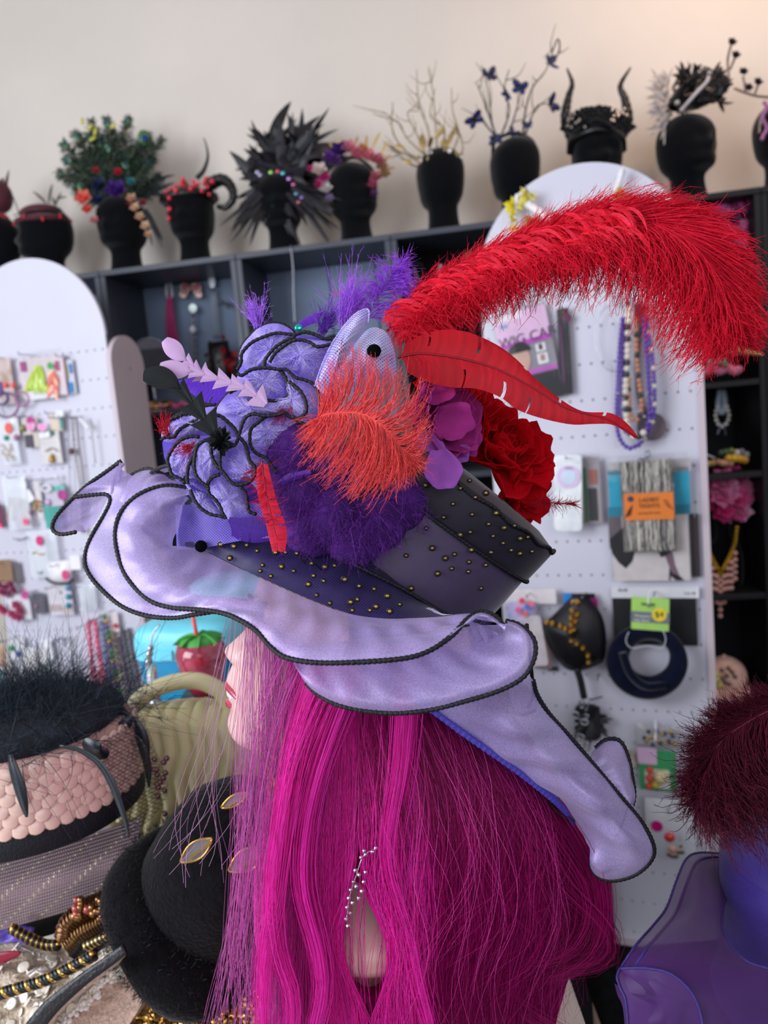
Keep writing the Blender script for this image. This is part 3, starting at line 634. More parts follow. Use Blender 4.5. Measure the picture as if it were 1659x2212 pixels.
# ------------------------------------------------------------------ feathers and silk flowers on the hat
M_fe = lambda nm, sheen=.4: mat('feather_' + nm, '#808080', rough=.6, spec=.3, attr='Col', var=.1, vscale=120, transl=.3)
M_feather = M_fe('barbs')
def lerp_curve(c, t):                   # points of a resampled curve at parameters t
    x = np.linspace(0, 1, len(c)); return np.stack([np.interp(t, x, c[:, k]) for k in range(3)], 1)
def barbs(rach, ends, n, K=9, bow=.35, jit=.10, ejit=.004, seed=0, t0=0.02, t1=1.0, wav=.0, short=(.55, 1.0), clump=.5, adv=0.0):
    """curved barbs from the quill to a traced outline; returns (n,K,3)"""
    r = np.random.default_rng(seed); t = np.sort(t0 + (t1 - t0) * r.random(n))
    R, E = cm(rach, 160), cm(ends, 160); T = nrm(np.gradient(R, axis=0))
    te = np.clip(t + adv + r.normal(0, jit * .35, n), 0, 1); te = te * (1 - clump) + clump * np.round(te * 44) / 44
    a = lerp_curve(R, t); e = lerp_curve(E, te) + r.normal(0, ejit, (n, 3)); tg = nrm(lerp_curve(T, t))
    sc = short[0] + (short[1] - short[0]) * r.random((n, 1)) ** .6
    Ln = np.linalg.norm(e - a, axis=1, keepdims=True)
    c = a + (e - a) * .40 + tg * Ln * bow * (1 + .3 * r.normal(size=(n, 1))) + r.normal(0, .06, (n, 3)) * Ln
    s = np.linspace(0, 1, K)[None, :, None] * sc[:, None]
    p = (1 - s) ** 2 * a[:, None] + 2 * s * (1 - s) * c[:, None] + s * s * e[:, None]
    if wav:
        ph = r.random((n, 1, 3)) * 6.3; p = p + np.sin(ph + s * (9 + 6 * r.random((n, 1, 1)))) * wav * s
    return p
def fluff(p, m, L, seed=0, K=4, lo=.25):    # fine barbules along barbs
    r = np.random.default_rng(seed); S, k, _ = p.shape
    i = r.integers(0, S, m); u = (lo + (1 - lo) * r.random(m)) * (k - 1.001); j = u.astype(int); f = (u - j)[:, None]
    a = p[i, j] * (1 - f) + p[i, j + 1] * f; tg = nrm(p[i, j + 1] - p[i, j])
    d = nrm(tg * .8 + r.normal(0, .6, (m, 3))); s = np.linspace(0, 1, K)[None, :, None]
    ln = L * (.5 + r.random((m, 1, 1))); dr = r.normal(0, .3, (m, 1, 3))
    return a[:, None] + (d[:, None] * s + (tg[:, None] * .5 + dr) * s * s) * ln
def add_strands(name, p, r0, col, m=None, parent=None, dv=.2, col2=None, taper=.35, n=3, kind='stuff'):
    K = p.shape[1]; rr = r0 * (1 - (1 - taper) * np.linspace(0, 1, K)); flat_ = name.endswith(('barbules', 'fringe', 'fur')); n = 2 if flat_ else n; V, F = ribbons(p, rr * 2.5) if flat_ else strands(p, rr, n)
    o = mk(name, (V, F), m or M_feather, parent, colors=per_strand(noise_cols(col, p.shape[0], dv, col2), K, n), kind=kind); return o
def sub(name, label=None, at=None):
    o = bpy.data.objects.new(name, None); scn.collection.objects.link(o); o.parent = HAT; o.empty_display_size = .01
    ORG[o.name] = ORG[HAT.name]
    if label: o['label'] = label
    return o
# red ostrich plume
RP = sub('ostrich_plume', 'long red ostrich plume arching up and to the right')
R1 = PP([(835, 715, .60), (868, 680, .60), (905, 655, .60), (960, 618, .595), (1040, 578, .59), (1120, 542, .585), (1200, 508, .58), (1290, 482, .575), (1380, 474, .57), (1450, 494, .565), (1510, 542, .56), (1545, 598, .56), (1552, 645, .56)])
UP1 = PP([(815, 690, .605), (850, 655, .605), (880, 620, .605), (925, 598, .60), (1000, 562, .595), (1090, 515, .59), (1185, 465, .585), (1310, 420, .58), (1420, 417, .57), (1510, 436, .565), (1580, 478, .562), (1628, 538, .56), (1652, 612, .56), (1652, 690, .56), (1640, 745, .56)])
LO1 = PP([(850, 760, .60), (890, 745, .60), (940, 722, .598), (1010, 700, .592), (1090, 678, .585), (1160, 650, .58), (1240, 642, .575), (1320, 655, .57), (1390, 700, .565), (1440, 765, .56), (1490, 800, .56), (1560, 765, .56), (1620, 735, .56)])
b1 = barbs(R1, UP1, 1700, bow=.34, jit=.08, ejit=.004, seed=1, wav=.001, adv=.11)
b2 = barbs(R1, LO1 + FWD * .012, 1700, bow=.45, jit=.14, ejit=.006, seed=2, wav=.0012); b3 = barbs(R1, LO1 - FWD * .02 + UP * .004, 1500, bow=.38, jit=.14, ejit=.008, seed=3, wav=.0012)
RED, RED2 = '#ff2448', '#dc1030'
bb = np.concatenate([b1, b2, b3]); add_strands('barbs', bb, .00046, RED, parent=RP, dv=.2, col2='#ea1638')
add_strands('barbules', fluff(bb, 26000, .0055, 4), .00014, RED, parent=RP, dv=.25, col2=RED2)
# curled vane tufts facing the lens along the near half of the quill
r_ = np.random.default_rng(5); tt = np.sort(r_.random(360) ** 1.15 * .66); a_ = lerp_curve(cm(R1, 160), tt); tg_ = nrm(lerp_curve(nrm(np.gradient(cm(R1, 160), axis=0)), tt))
side = nrm(np.cross(tg_, FWD)); side = side * np.sign(side @ UP)[:, None]
s_ = np.linspace(0, 1, 8)[None, :, None]; lw = (.020 + .012 * r_.random((360, 1, 1)))
off = side * (r_.uniform(-.014, .009, (360, 1)))
ct = a_[:, None] + off[:, None] - FWD * (.006 + .008 * r_.random((360, 1, 1))) + (tg_[:, None] * (.9 - .3 * s_) * s_ - side[:, None] * 1.0 * s_ ** 2 * (.6 + .6 * r_.random((360, 1, 1)))) * lw
wdt = .0030 * np.sin(math.pi * np.clip(np.linspace(.12, .97, 8), 0, 1)) * 1.0
V, F = ribbons(ct, np.broadcast_to(wdt, (360, 8)) * (.6 + .6 * r_.random((360, 1))), ref=nrm(FWD[None, None] + r_.normal(0, .5, (360, 1, 3))))
mk('curled_tufts', (V, F), M_feather, RP, colors=per_strand(noise_cols('#ff3a56', 360, .2, '#ee1c3c'), 8, 2), kind='stuff')
add_strands('tuft_fringe', fluff(ct, 9000, .0035, 9, lo=0), .00018, '#f0203c', parent=RP, dv=.25)
mk('quill', tube(cm(R1, 80), np.linspace(.0011, .0003, 80), 6), mat('quill_red', '#8e0a1e', rough=.4), RP)
# coral ostrich tip
CP = sub('coral_feather', 'bright coral ostrich feather tip, barbs splayed')
R2 = PP([(676, 915, .545), (697, 898, .542), (740, 891, .538), (790, 897, .534), (830, 924, .53), (865, 965, .53), (893, 1000, .532)])
U2 = PP([(690, 840, .545), (742, 752, .54), (800, 770, .536), (870, 805, .532), (920, 855, .53), (922, 930, .53), (905, 1010, .532)])
D2 = PP([(645, 935, .545), (664, 985, .54), (690, 1050, .535), (752, 1072, .53), (815, 1068, .53), (862, 1035, .53), (897, 1015, .532)])
b = np.concatenate([barbs(R2, U2, 300, bow=.28, jit=.16, ejit=.004, seed=11, short=(.7, 1.03)), barbs(R2, D2, 380, bow=.22, jit=.14, ejit=.004, seed=12, short=(.6, 1.05)), barbs(R2, D2 - FWD * .012, 90, bow=.30, jit=.2, ejit=.006, seed=13)])
add_strands('barbs', b, .00036, '#ff6a66', parent=CP, dv=.12, col2='#ff4e54')
add_strands('barbules', fluff(b, 6000, .0030, 14), .00013, '#ff6a66', parent=CP, dv=.15)
mk('quill', tube(cm(R2, 40), np.linspace(.0006, .0002, 40), 5), mat('quill_coral', '#f0503c', rough=.4), CP)
# broad red goose feathers
def vane(parent, rach, edge, m_, name, nslit, seed, bow=.25, rows=90, K=9, col='#d21226', col2='#c00c20', w=.0016, lift=.0):
    """flat vane of barbs laid side by side, split here and there"""
    r = np.random.default_rng(seed); R, E = cm(rach, 200), cm(edge, 200); t = np.linspace(.01, .995, rows); T = nrm(np.gradient(R, axis=0))
    slit = np.cumsum(r.random(rows) < nslit / rows) * .0; te = np.clip(t + r.normal(0, .003, rows), 0, 1)
    a, e, tg = lerp_curve(R, t), lerp_curve(E, te), lerp_curve(T, t); Ln = np.linalg.norm(e - a, axis=1, keepdims=True)
    c = a + (e - a) * .45 + tg * Ln * bow - FWD * Ln * .08 + FWD * 0; s = np.linspace(0, 1, K)[None, :, None]
    p = (1 - s) ** 2 * a[:, None] + 2 * s * (1 - s) * c[:, None] + s * s * e[:, None]
    g = np.ones(rows)
    for k in r.integers(6, rows - 4, nslit): p[k:] = p[k:]; g[k] = .15
    # a sheet over the barbs, with the slits cut out
    Vs, Fs = grid(p); Fs = [f for i, f in enumerate(Fs) if not (g[i // (K - 1)] < .5 and (i % (K - 1)) > 2)]
    sh = np.sin(np.arange(rows) * 2.4)[:, None, None] * .00013; Vs = (p - FWD * sh).reshape(-1, 3)
    return mk(name, (Vs, Fs), m_, parent, colors=np.repeat(noise_cols(col, rows, .12, col2), K, axis=0))
M_vane = mat('feather_vane', '#d21226', rough=.5, attr='Col', var=.10, vscale=90, transl=.3, spec=.35)
GF = sub('goose_feather', 'broad flat red feather tapering to the right')
R3 = PP([(858, 772, .578), (905, 764, .576), (955, 768, .572), (1010, 778, .57), (1065, 794, .568), (1110, 815, .566), (1155, 840, .565), (1215, 878, .565), (1260, 893, .566), (1310, 905, .568), (1345, 925, .57), (1377, 946, .572)])
vane(GF, R3, PP([(872, 745, .58), (915, 722, .578), (965, 712, .575), (1020, 720, .572), (1065, 745, .57), (1110, 775, .568), (1150, 812, .567), (1205, 858, .566), (1258, 888, .567), (1318, 892, .568), (1352, 912, .57), (1380, 945, .572)]), M_vane, 'vane', 4, 31)
vane(GF, R3, PP([(872, 800, .578), (915, 822, .574), (970, 836, .57), (1030, 840, .567), (1080, 858, .566), (1120, 886, .565), (1175, 905, .565), (1235, 917, .566), (1280, 916, .567), (1320, 917, .568), (1350, 932, .57), (1376, 950, .572)]), M_vane, 'vane', 3, 32)
vane(GF, PP([(900, 752, .585), (980, 740, .58), (1050, 762, .577), (1120, 805, .575), (1168, 845, .575)]), PP([(960, 722, .585), (1020, 722, .58), (1085, 752, .577), (1140, 800, .575), (1172, 842, .575)]), M_vane, 'vane', 3, 33, rows=50)
mk('quill', tube(cm(R3, 60), np.linspace(.0011, .0004, 60), 6), mat('quill_red'), GF)
b = barbs(R3[:7], PP([(870, 830, .57), (900, 850, .57), (950, 860, .57), (1000, 870, .57), (1040, 880, .57), (1080, 890, .57), (1110, 895, .57)]), 90, seed=35, short=(.4, 1)); add_strands('loose_barbs', b, .0002, RED, parent=GF)
# small red feather hanging at the front
SF = sub('small_red_feather', 'small pointed red feather hanging over the net')
K5p = lambda l, d: PP(cr(l, 300, 560, 2.514), d)
R4 = K5p([(668, 1095), (676, 1180), (690, 1270), (715, 1380), (738, 1480), (752, 1585)], .548)
vane(SF, R4, K5p([(700, 1110), (725, 1220), (755, 1330), (790, 1420), (805, 1500), (795, 1585)], .547), M_vane, 'vane', 3, 41, rows=60, col='#e01440', col2='#c8102f')
vane(SF, R4, K5p([(640, 1130), (640, 1240), (660, 1340), (690, 1440), (708, 1520), (725, 1590)], .549), M_vane, 'vane', 4, 42, rows=60, col='#e01440', col2='#c8102f')
b = np.concatenate([barbs(R4, K5p([(600, 1180), (585, 1250), (600, 1330), (640, 1400), (690, 1400), (700, 1480)], .545), 60, seed=43, t1=.75, ejit=.003), barbs(R4, K5p([(720, 1140), (760, 1300), (800, 1400), (820, 1470), (800, 1500), (790, 1580)], .546), 70, seed=44, t1=.9)])
add_strands('loose_barbs', b, .00022, '#f01a44', parent=SF); mk('quill', tube(cm(R4, 40), np.linspace(.0007, .0003, 40), 5), _mats['quill_red'], SF)
# stripped arrow feathers
def arrow(name, label, spine, d, wl, wr, nseg, m, seed, lf=.3):
    o = sub(name, label); S = cm(K5p(spine, d), 120); T = nrm(np.gradient(S, axis=0)); sd = nrm(np.cross(T, FWD)); r = np.random.default_rng(seed)
    L_ = np.linalg.norm(np.diff(S, axis=0), axis=1).sum()
    def at(t): return lerp_curve(S, np.array([t]))[0], lerp_curve(T, np.array([t]))[0], lerp_curve(sd, np.array([t]))[0]
    # tip leaf
    t1 = lf + .02; G = []
    for u in np.linspace(0, 1, 12):
        p, tg, s = at(u * t1); w = (math.sin(math.pi * min(1, u * .9 + .12)) ** .8) * wl * .55
        G.append([p - s * w, p - s * w * .5 - FWD * .0006, p - FWD * .001, p + s * w * .5 - FWD * .0006, p + s * w])
    mk('tip_leaf', solid(grid(G), .0003), m, o, angle=40)
    for i in range(1, nseg + 1):        # chevron barbs with square cut ends
        ta, tb = lf + (1 - lf) * (i - 1) / nseg, lf + (1 - lf) * i / nseg
        for sg, w in ((1, wr), (-1, wl)):
            G = []
            for u in np.linspace(0, 1, 5):
                p, tg, s = at(ta + (tb - ta) * u); wd = .86 * w * (.85 + .15 * math.sin(i * 2 + seed)) * (1 - .78 * u) * (.62 + .38 * i / nseg)
                e = p + sg * s * wd - tg * L_ / (nseg + 1) * .12 * (1 - u)
                G.append([p, p * .5 + e * .5 - FWD * .0005, e])
            mk('cut_barb', solid(grid(G), .0003), m, o, smooth=False)
    mk('quill', tube(S, .0004, 5), m, o); return o
M_pinkf = mat('pale_pink_feather', '#e3bfe6', rough=.5, var=.08, transl=.35); M_blackf = mat('black_feather', '#0b1012', rough=.6, spec=.3, var=.3, vscale=100)
arrow('arrow_feather', 'pale pink stripped feather, upper', [(140, 438), (175, 475), (225, 525), (270, 560), (320, 600), (380, 640)], .566, .012, .010, 3, M_pinkf, 1, .5)
arrow('arrow_feather', 'pale pink stripped feather, longer', [(113, 585), (190, 600), (300, 612), (400, 640), (500, 672), (600, 715), (690, 790)], .556, .0125, .0115, 6, M_pinkf, 2, .27)
arrow('arrow_feather', 'black stripped feather', [(25, 632), (110, 640), (195, 680), (265, 755), (340, 850), (410, 950), (470, 1050)], .552, .015, .017, 4, M_blackf, 3, .32)
blk = sub('black_tuft', 'black clipped feather tuft'); pt = K5p([(455, 985)], .548)[0]; r_ = np.random.default_rng(77)
G = r_.normal(0, 1, (40, 3)); G = nrm(G * [1, .4, 1] - FWD * .4) * .010 * (.5 + .6 * r_.random((40, 1))); s = np.linspace(0, 1, 5)[None, :, None]
mk('clipped_barbs', ribbons(pt + G[:, None] * s, np.array([.002, .003, .0032, .003, .0022])), M_blackf, blk, kind='stuff')
# violet feathers: one flat, tufts of marabou, and the dark marabou mass below
VI, VD = '#7a32d6', '#3a1a78'
M_viol = mat('violet_vane', '#7434dc', rough=.5, attr='Col', var=.12, transl=.3)
def flat(name, label, rach, e1, e2, d, col, seed):
    o = sub(name, label); R = K5p(rach, d); vane(o, R, K5p(e1, d), M_viol, 'vane', 2, seed, rows=40, col=col, col2=col); vane(o, R, K5p(e2, d + .002), M_viol, 'vane', 2, seed + 1, rows=40, col=col, col2=col)
    mk('quill', tube(cm(R, 30), .0005, 5), M_viol, o, colors=np.tile(C(col), (152, 1))[:152]) if False else None
    return o
flat('violet_feather', 'flat violet feather behind the pink one', [(545, 760), (420, 730), (330, 700), (205, 662)], [(540, 700), (420, 650), (320, 640), (205, 660)], [(500, 800), (420, 790), (330, 760), (205, 664)], .60, '#6a2fd0', 51)
flat('violet_feather', 'flat violet feather lying on the net brim', [(480, 1420), (560, 1450), (640, 1470), (720, 1480)], [(490, 1400), (560, 1405), (640, 1400), (715, 1410)], [(500, 1500), (560, 1530), (640, 1540), (715, 1530)], .572, '#54289e', 53)
flat('violet_feather', 'violet feather pointing left below the coral feather', [(940, 1160), (860, 1175), (790, 1200), (735, 1225)], [(930, 1140), (860, 1155), (800, 1170), (735, 1224)], [(930, 1180), (860, 1195), (790, 1218), (735, 1228)], .552, '#6a35b0', 55)
flat('violet_feather', 'violet feather tip above the teal sequin', [(850, 370), (900, 330), (950, 305), (1005, 285)], [(860, 350), (900, 320), (950, 295), (1005, 284)], [(870, 385), (920, 360), (970, 340), (1000, 290)], .585, '#7a34c8', 57)
flat('violet_feather', 'thin violet feather pointing at the red plume', [(1440, 165), (1500, 165), (1560, 175), (1620, 188)], [(1450, 152), (1500, 150), (1560, 160), (1620, 186)], [(1450, 178), (1500, 182), (1560, 188), (1620, 190)], .60, '#6a25b8', 59)
def marabou(label, base, tip, d, width, n, L, col, col2, seed, dd=.01, r0=.00020, sp=.5):
    o = sub('marabou_tuft', label); r = np.random.default_rng(seed); A, B = K5p([base], d)[0], K5p([tip], d)[0]; ax = B - A
    t = r.random((n, 1)); st = A + ax * t * .75 + r.normal(0, width * .12, (n, 3))
    dr = nrm(nrm(ax) * .9 + r.normal(0, sp, (n, 3))); ln = L * (.5 + .7 * r.random((n, 1))) * (1.1 - .4 * t)
    s = np.linspace(0, 1, 7)[None, :, None]; cv = r.normal(0, .25, (n, 1, 3)); p = st[:, None] + (dr[:, None] * s + cv * s * s + nrm(ax) * .3 * s * s) * ln[:, None]
    add_strands('down', p, r0 * 1.6, col, parent=o, dv=.25, col2=col2); add_strands('barbules', fluff(p, n * 11, L * .12, seed + 1), r0 * .6, col, parent=o, dv=.25, col2=col2); return o
marabou('violet down tuft at the upper left of the flowers', (650, 400), (640, 310), .592, .012, 60, .020, '#cc8cff', '#b878f8', 61, sp=.3)
marabou('violet down tuft behind the mesh cone', (1120, 380), (1150, 260), .595, .022, 150, .030, '#c878ff', '#b060f0', 62, sp=.28)
vf = sub('violet_plume', 'tall violet feather with wispy tip'); R = K5p([(1225, 345), (1285, 235), (1340, 140), (1415, 25)], .598)
b = np.concatenate([barbs(R, K5p([(1190, 290), (1240, 190), (1300, 90), (1420, 5)], .596), 80, seed=63), barbs(R, K5p([(1330, 330), (1440, 280), (1480, 170), (1450, 60), (1425, 10)], .596), 110, seed=64, short=(.6, 1.05))])
add_strands('barbs', b, .0003, '#b45cf0', parent=vf, dv=.2, col2='#9a44e0'); add_strands('barbules', fluff(b, 2500, .004, 65), .00013, '#b45cf0', parent=vf)
marabou('violet down tuft beside the sequin', (980, 420), (1020, 340), .60, .015, 80, .02, '#8446cc', '#7038b8', 64, sp=.35)
for i, (bx, by, tx, ty, n, d) in enumerate([(900, 1020, 820, 1080, 300, .572), (950, 1200, 860, 1350, 420, .565), (1100, 1300, 1050, 1480, 420, .562), (1280, 1320, 1300, 1500, 420, .565), (1380, 1250, 1450, 1380, 340, .572), (1000, 1100, 1150, 1250, 380, .568), (880, 1150, 800, 1280, 260, .568), (1200, 1420, 1150, 1560, 300, .566), (1000, 1400, 900, 1500, 300, .57)]):
    marabou('dark violet marabou below the coral feather', (bx, by), (tx, ty), d, .06, n, .019, '#5e2088', '#7e3aa8', 70 + i, r0=.00014, sp=.8)
    a_, b_ = K5p([(bx, by), (tx, ty)], d + .008); mk('down_core', ell(a_ * .45 + b_ * .55, (.024, .018, .024), 16, 10), mat('violet_down', '#421868', rough=.95, bump=1, bscale=180, var=.4), HAT)
cr_ = lambda l, d: PP(cr(l, 850, 640, 3.455), d)
wr = sub('red_wisp', 'wisp of red down at the crown'); R = cr_([(1010, 1540), (1100, 1540), (1200, 1545), (1340, 1550)], .615)
b = np.concatenate([barbs(R, cr_([(1060, 1480), (1150, 1490), (1250, 1500), (1380, 1545)], .613), 90, seed=91), barbs(R, cr_([(1030, 1600), (1150, 1620), (1230, 1590), (1380, 1560)], .612), 110, seed=92)]); add_strands('down', b, .00022, '#c81030', parent=wr)
for bx, by, tx, ty, sd in ((300, 1000, 250, 1040, 95), (560, 1180, 620, 1150, 96), (830, 760, 760, 860, 97), (150, 960, 125, 890, 98)):
    marabou('red down showing through the netting', (bx, by), (tx, ty), .566, .012, 40, .011, '#e01838', '#b81030', sd)
# silk flowers
def petal3(c, axis, up, L, Wd, cup, ruffle, seed, flare=.2):
    """petal starting at c along axis, curling toward up"""
    r = np.random.default_rng(seed); axis = nrm(axis); up = up - axis * np.dot(up, axis); up = nrm(up); sd = np.cross(axis, up); G = []; ph = r.random(3) * 6.3
    for u in np.linspace(0, 1, 9):
        w = Wd * (math.sin(math.pi * (.08 + .60 * u)) ** .8); row = []
        for v in np.linspace(-1, 1, 11):
            h = cup * (v * v * .55 * Wd / .02 * .02 + u * u * L * flare) + ruffle * u * (math.sin(5 * v + ph[0]) + .6 * math.sin(9 * v + ph[1] + 3 * u))
            top = 1 - .24 * v * v * u - .035 * u * math.sin(6 * v + ph[2])
            row.append(c + axis * L * u * top + sd * w * v + up * h)
        G.append(row)
    return solid(grid(G), .0003)
def peony(name, label, c, face, R, m, rings, seed):
    o = sub(name, label); r = np.random.default_rng(seed); face = nrm(face); B = align(face)
    for k, (n, ln, tilt, wd) in enumerate(rings):
        for i in range(n):
            a = 6.283 * i / n + k * .55 + r.normal(0, .12); dr = B @ V3(math.cos(a), math.sin(a), 0)
            ax = nrm(dr * math.cos(tilt) + face * math.sin(tilt) + r.normal(0, .1, 3)); upv = face * math.cos(tilt) - dr * math.sin(tilt)
            mk('petal', petal3(c + dr * R * .06 - face * R * .1, ax, upv, R * ln * (.9 + .2 * r.random()), R * wd, 1.0, R * .035, seed * 50 + k * 12 + i), m, o)
    return o
M_redp = mat('red_silk', '#dc0c22', rough=.8, spec=.12, transl=.4, var=.12, vscale=60); M_mag = mat('magenta_silk', '#b83a94', rough=.8, spec=.12, transl=.3, var=.15, vscale=50)
M_orch = mat('orchid_silk', '#b868d0', rough=.8, spec=.15, transl=.3, var=.12, vscale=50)
peony('red_peony', 'red silk peony on top of the crown', P(1078, 985, .635), cvec(.35, -.45, -.75), .045, M_redp, [(7, 1.0, .15, .42), (7, .95, .55, .40), (6, .8, .95, .34), (5, .6, 1.25, .26)], 3)
peony('red_peony', 'red silk peony lower on the crown', P(1110, 1050, .645), cvec(.75, .15, -.55), .040, M_redp, [(6, 1.0, .1, .42), (6, .9, .5, .40), (5, .7, .9, .32)], 4)
peony('red_peony', 'red silk peony behind the broad feather', P(985, 890, .64), cvec(.3, -.7, -.5), .042, M_redp, [(6, 1.0, .2, .42), (6, .9, .6, .40), (5, .7, .95, .32)], 5)
peony('magenta_peony', 'magenta silk peony behind the coral feather', P(945, 925, .60), cvec(.45, -.1, -.85), .037, M_mag, [(6, 1.0, .15, .42), (6, .9, .55, .40), (5, .65, .95, .32)], 6)
og = sub('orchid_petals', 'orchid-pink petals drooping on the crown')
for (bx, by, ex, ey, w, d0, d1) in ((330, 1150, 400, 1455, .014, .556, .548), (230, 1010, 300, 1300, .012, .585, .578), (300, 900, 600, 1000, .016, .588, .578), (200, 700, 470, 720, .014, .59, .58), (430, 1150, 560, 1220, .009, .595, .59)):
    a, e = cr_([(bx, by)], d0)[0], cr_([(ex, ey)], d1)[0]; mk('petal', petal3(a, e - a, -FWD + UP * .2, np.linalg.norm(e - a), w, .6, .0014, int(bx + ey)), M_orch if by > 1000 else M_mag, og)
# ------------------------------------------------------------------ mannequin head and wig
M_skin = mat('mannequin_skin', '#e2b4ae', rough=.38, spec=.5, var=.04, vscale=15, coat=.15)
M_skin.node_tree.nodes['Principled BSDF'].inputs['Subsurface Weight'].default_value = .15
M_skin.node_tree.nodes['Principled BSDF'].inputs['Subsurface Radius'].default_value = (.01, .004, .003)
MQ = thing('mannequin', 'pale pink display mannequin in profile under the lavender hat, lips parted', 'mannequin', P(740, 1900, .66) * V3(1, 1, 0) + V3(0, 0, .86))
D0 = .655
# profile of the face on the midline, image px: rows of (y, x front)
prof = np.array([(1085, 690), (1120, 640), (1170, 598), (1230, 566), (1280, 552), (1320, 546), (1346, 540), (1368, 522), (1388, 500), (1398, 488), (1408, 485), (1418, 488), (1428, 497), (1434, 503), (1442, 499), (1452, 495), (1463, 490),
                 (1471, 489.5), (1478, 494), (1484, 501), (1490, 505), (1497, 502), (1505, 495), (1514, 492), (1522, 495), (1530, 500), (1538, 498), (1550, 494), (1562, 493), (1574, 496), (1586, 502), (1597, 511), (1605, 524), (1610, 545)], float)
base = np.array([(1085, 692), (1120, 642), (1170, 600), (1230, 570), (1280, 558), (1320, 556), (1350, 552), (1400, 540), (1434, 530), (1480, 520), (1530, 512), (1562, 508), (1586, 514), (1597, 522), (1605, 534), (1610, 552)], float)
ys = np.concatenate([np.linspace(1085, 1340, 22), np.linspace(1346, 1612, 76)])
GV = []
for y in ys:
    xf0 = np.interp(y, prof[:, 0], prof[:, 1]); xb0 = np.interp(y, base[:, 0], base[:, 1])
    back = np.interp(y, [1085, 1150, 1250, 1400, 1500, 1560, 1612], [880, 975, 1030, 1010, 940, 860, 760]); xc = np.interp(y, [1085, 1400, 1612], [790, 790, 700])
    hw = np.interp(y, [1085, 1150, 1250, 1350, 1450, 1530, 1580, 1612], [.045, .064, .076, .074, .066, .055, .043, .030])
    k = D0 / F_PX; row = []
    for th in np.concatenate([np.linspace(-.62, .62, 49), np.linspace(.66, 2 * math.pi - .66, 50)]):
        c_, s_ = math.cos(th), math.sin(th); e = .80
        yy = hw * math.copysign(abs(s_) ** e, s_)
        x = xc - (xc - xb0) * abs(c_) ** e if c_ > 0 else xc + (back - xc) * abs(c_) ** e
        if c_ > 0:
            wn = np.interp(y, [1085, 1346, 1400, 1434, 1445, 1470, 1490, 1530, 1560, 1612], [.05, .008, .0105, .014, .012, .017, .018, .016, .020, .028])
            x -= (xb0 - xf0) * math.exp(-(yy / wn) ** 2)
            if 1385 < y < 1436: x -= 9 * math.exp(-((abs(yy) - .012) / .005) ** 2) * math.sin(math.pi * (y - 1385) / 51)     # wings of the nose
            ex = (y - 1318) / 16; x += 14 * math.exp(-ex * ex) * math.exp(-((abs(yy) - .031) / .014) ** 2)                       # eye sockets
        row.append(CAM + (D0 + yy) * FWD + RIGHT * (x - W_PX / 2) * k - UP * (y - H_PX / 2) * k)
    GV.append(row)
GV = np.array(GV); V, F = grid(GV, closed_v=True); V = np.vstack([V, GV[0].mean(0), GV[-1].mean(0) - UP * .004]); n_ = GV.shape[1]; M_ = GV.shape[0]
F += [(i, len(V) - 2, (i + 1) % n_) for i in range(n_)] + [((M_ - 1) * n_ + (i + 1) % n_, len(V) - 1, (M_ - 1) * n_ + i) for i in range(n_)]
mk('head', (V, F), M_skin, MQ)
kk = D0 / F_PX
mid_ = lambda x, y, off=0.0: CAM + (D0 + off) * FWD + RIGHT * (x - W_PX / 2) * kk - UP * (y - H_PX / 2) * kk
M_lip = mat('lip_red', '#b63a4c', rough=.25, spec=.6, coat=.5, var=.05)
def lipcurve(y0, x0, y1, x1, half, bow): return [mid_(x0 + (x1 - x0) * abs(t) ** 1.5, y0 + (y1 - y0) * abs(t) + bow * math.sin(math.pi * abs(t)), t * half) for t in np.linspace(-1, 1, 17)]
taper = np.sin(np.linspace(.08, math.pi - .08, 40)) ** .6
mk('upper_lip', tube(cm(lipcurve(1477, 494, 1504, 536, .024, -3), 40), .0034 * taper + .0004, 8), M_lip, MQ)
mk('lower_lip', tube(cm(lipcurve(1517, 497, 1505, 536, .022, 4), 40), .0040 * taper + .0004, 8), M_lip, MQ)
mk('teeth', tube(cm(lipcurve(1494, 501, 1502, 530, .017, 0), 40), .0046 * taper + .0003, 8), mat('tooth_white', '#f3eff2', rough=.2, spec=.6, coat=.4), MQ)
for s in (-1, 1):
    mk('eye', ell(mid_(566, 1318, s * .031), .010, 14, 10), mat('eye_white', '#efe9e6', rough=.2, coat=.5), MQ)
    mk('iris', ell(mid_(554.5, 1318, s * .031), (.0046, .0046, .0046), 12, 8), mat('iris_brown', '#4a2c1c', rough=.2, coat=.8), MQ)
    mk('eyebrow', tube(cm([mid_(552, 1288, s * .014), mid_(552, 1278, s * .030), mid_(566, 1284, s * .046)], 16), .0016, 6), mat('brow_brown', '#4a2a2a', rough=.8), MQ)
    G = [];                              # ear: a cupped shell
    for u in np.linspace(0, 1, 8):
        G.append([mid_(770 + 30 * math.cos(a) * (.25 + .75 * u), 1390 + 62 * math.sin(a) * (.25 + .75 * u), s * (.076 + .008 * math.sin(math.pi * u) + .010 * (math.cos(a) > 0) * u)) for a in np.linspace(0, 6.283, 20, endpoint=False)])
    mk('ear', grid(G, closed_v=True), M_skin, MQ)
def ringtube(rows, m, name, n=36):       # rows: centre x, y, depth, half width (px scale k), half depth (m)
    G = [[CAM + (d + hd * math.sin(a)) * FWD + RIGHT * ((x + hwpx * math.cos(a)) - W_PX / 2) * d / F_PX - UP * (y - H_PX / 2) * d / F_PX for a in np.linspace(0, 6.283, n, endpoint=False)] for x, y, d, hwpx, hd in rows]
    return mk(name, grid(cm_rows(G), closed_v=True), m, MQ)
def cm_rows(G, M=40):
    G = np.array(G); return np.stack([cm(G[:, j], M) for j in range(G.shape[1])], 1)
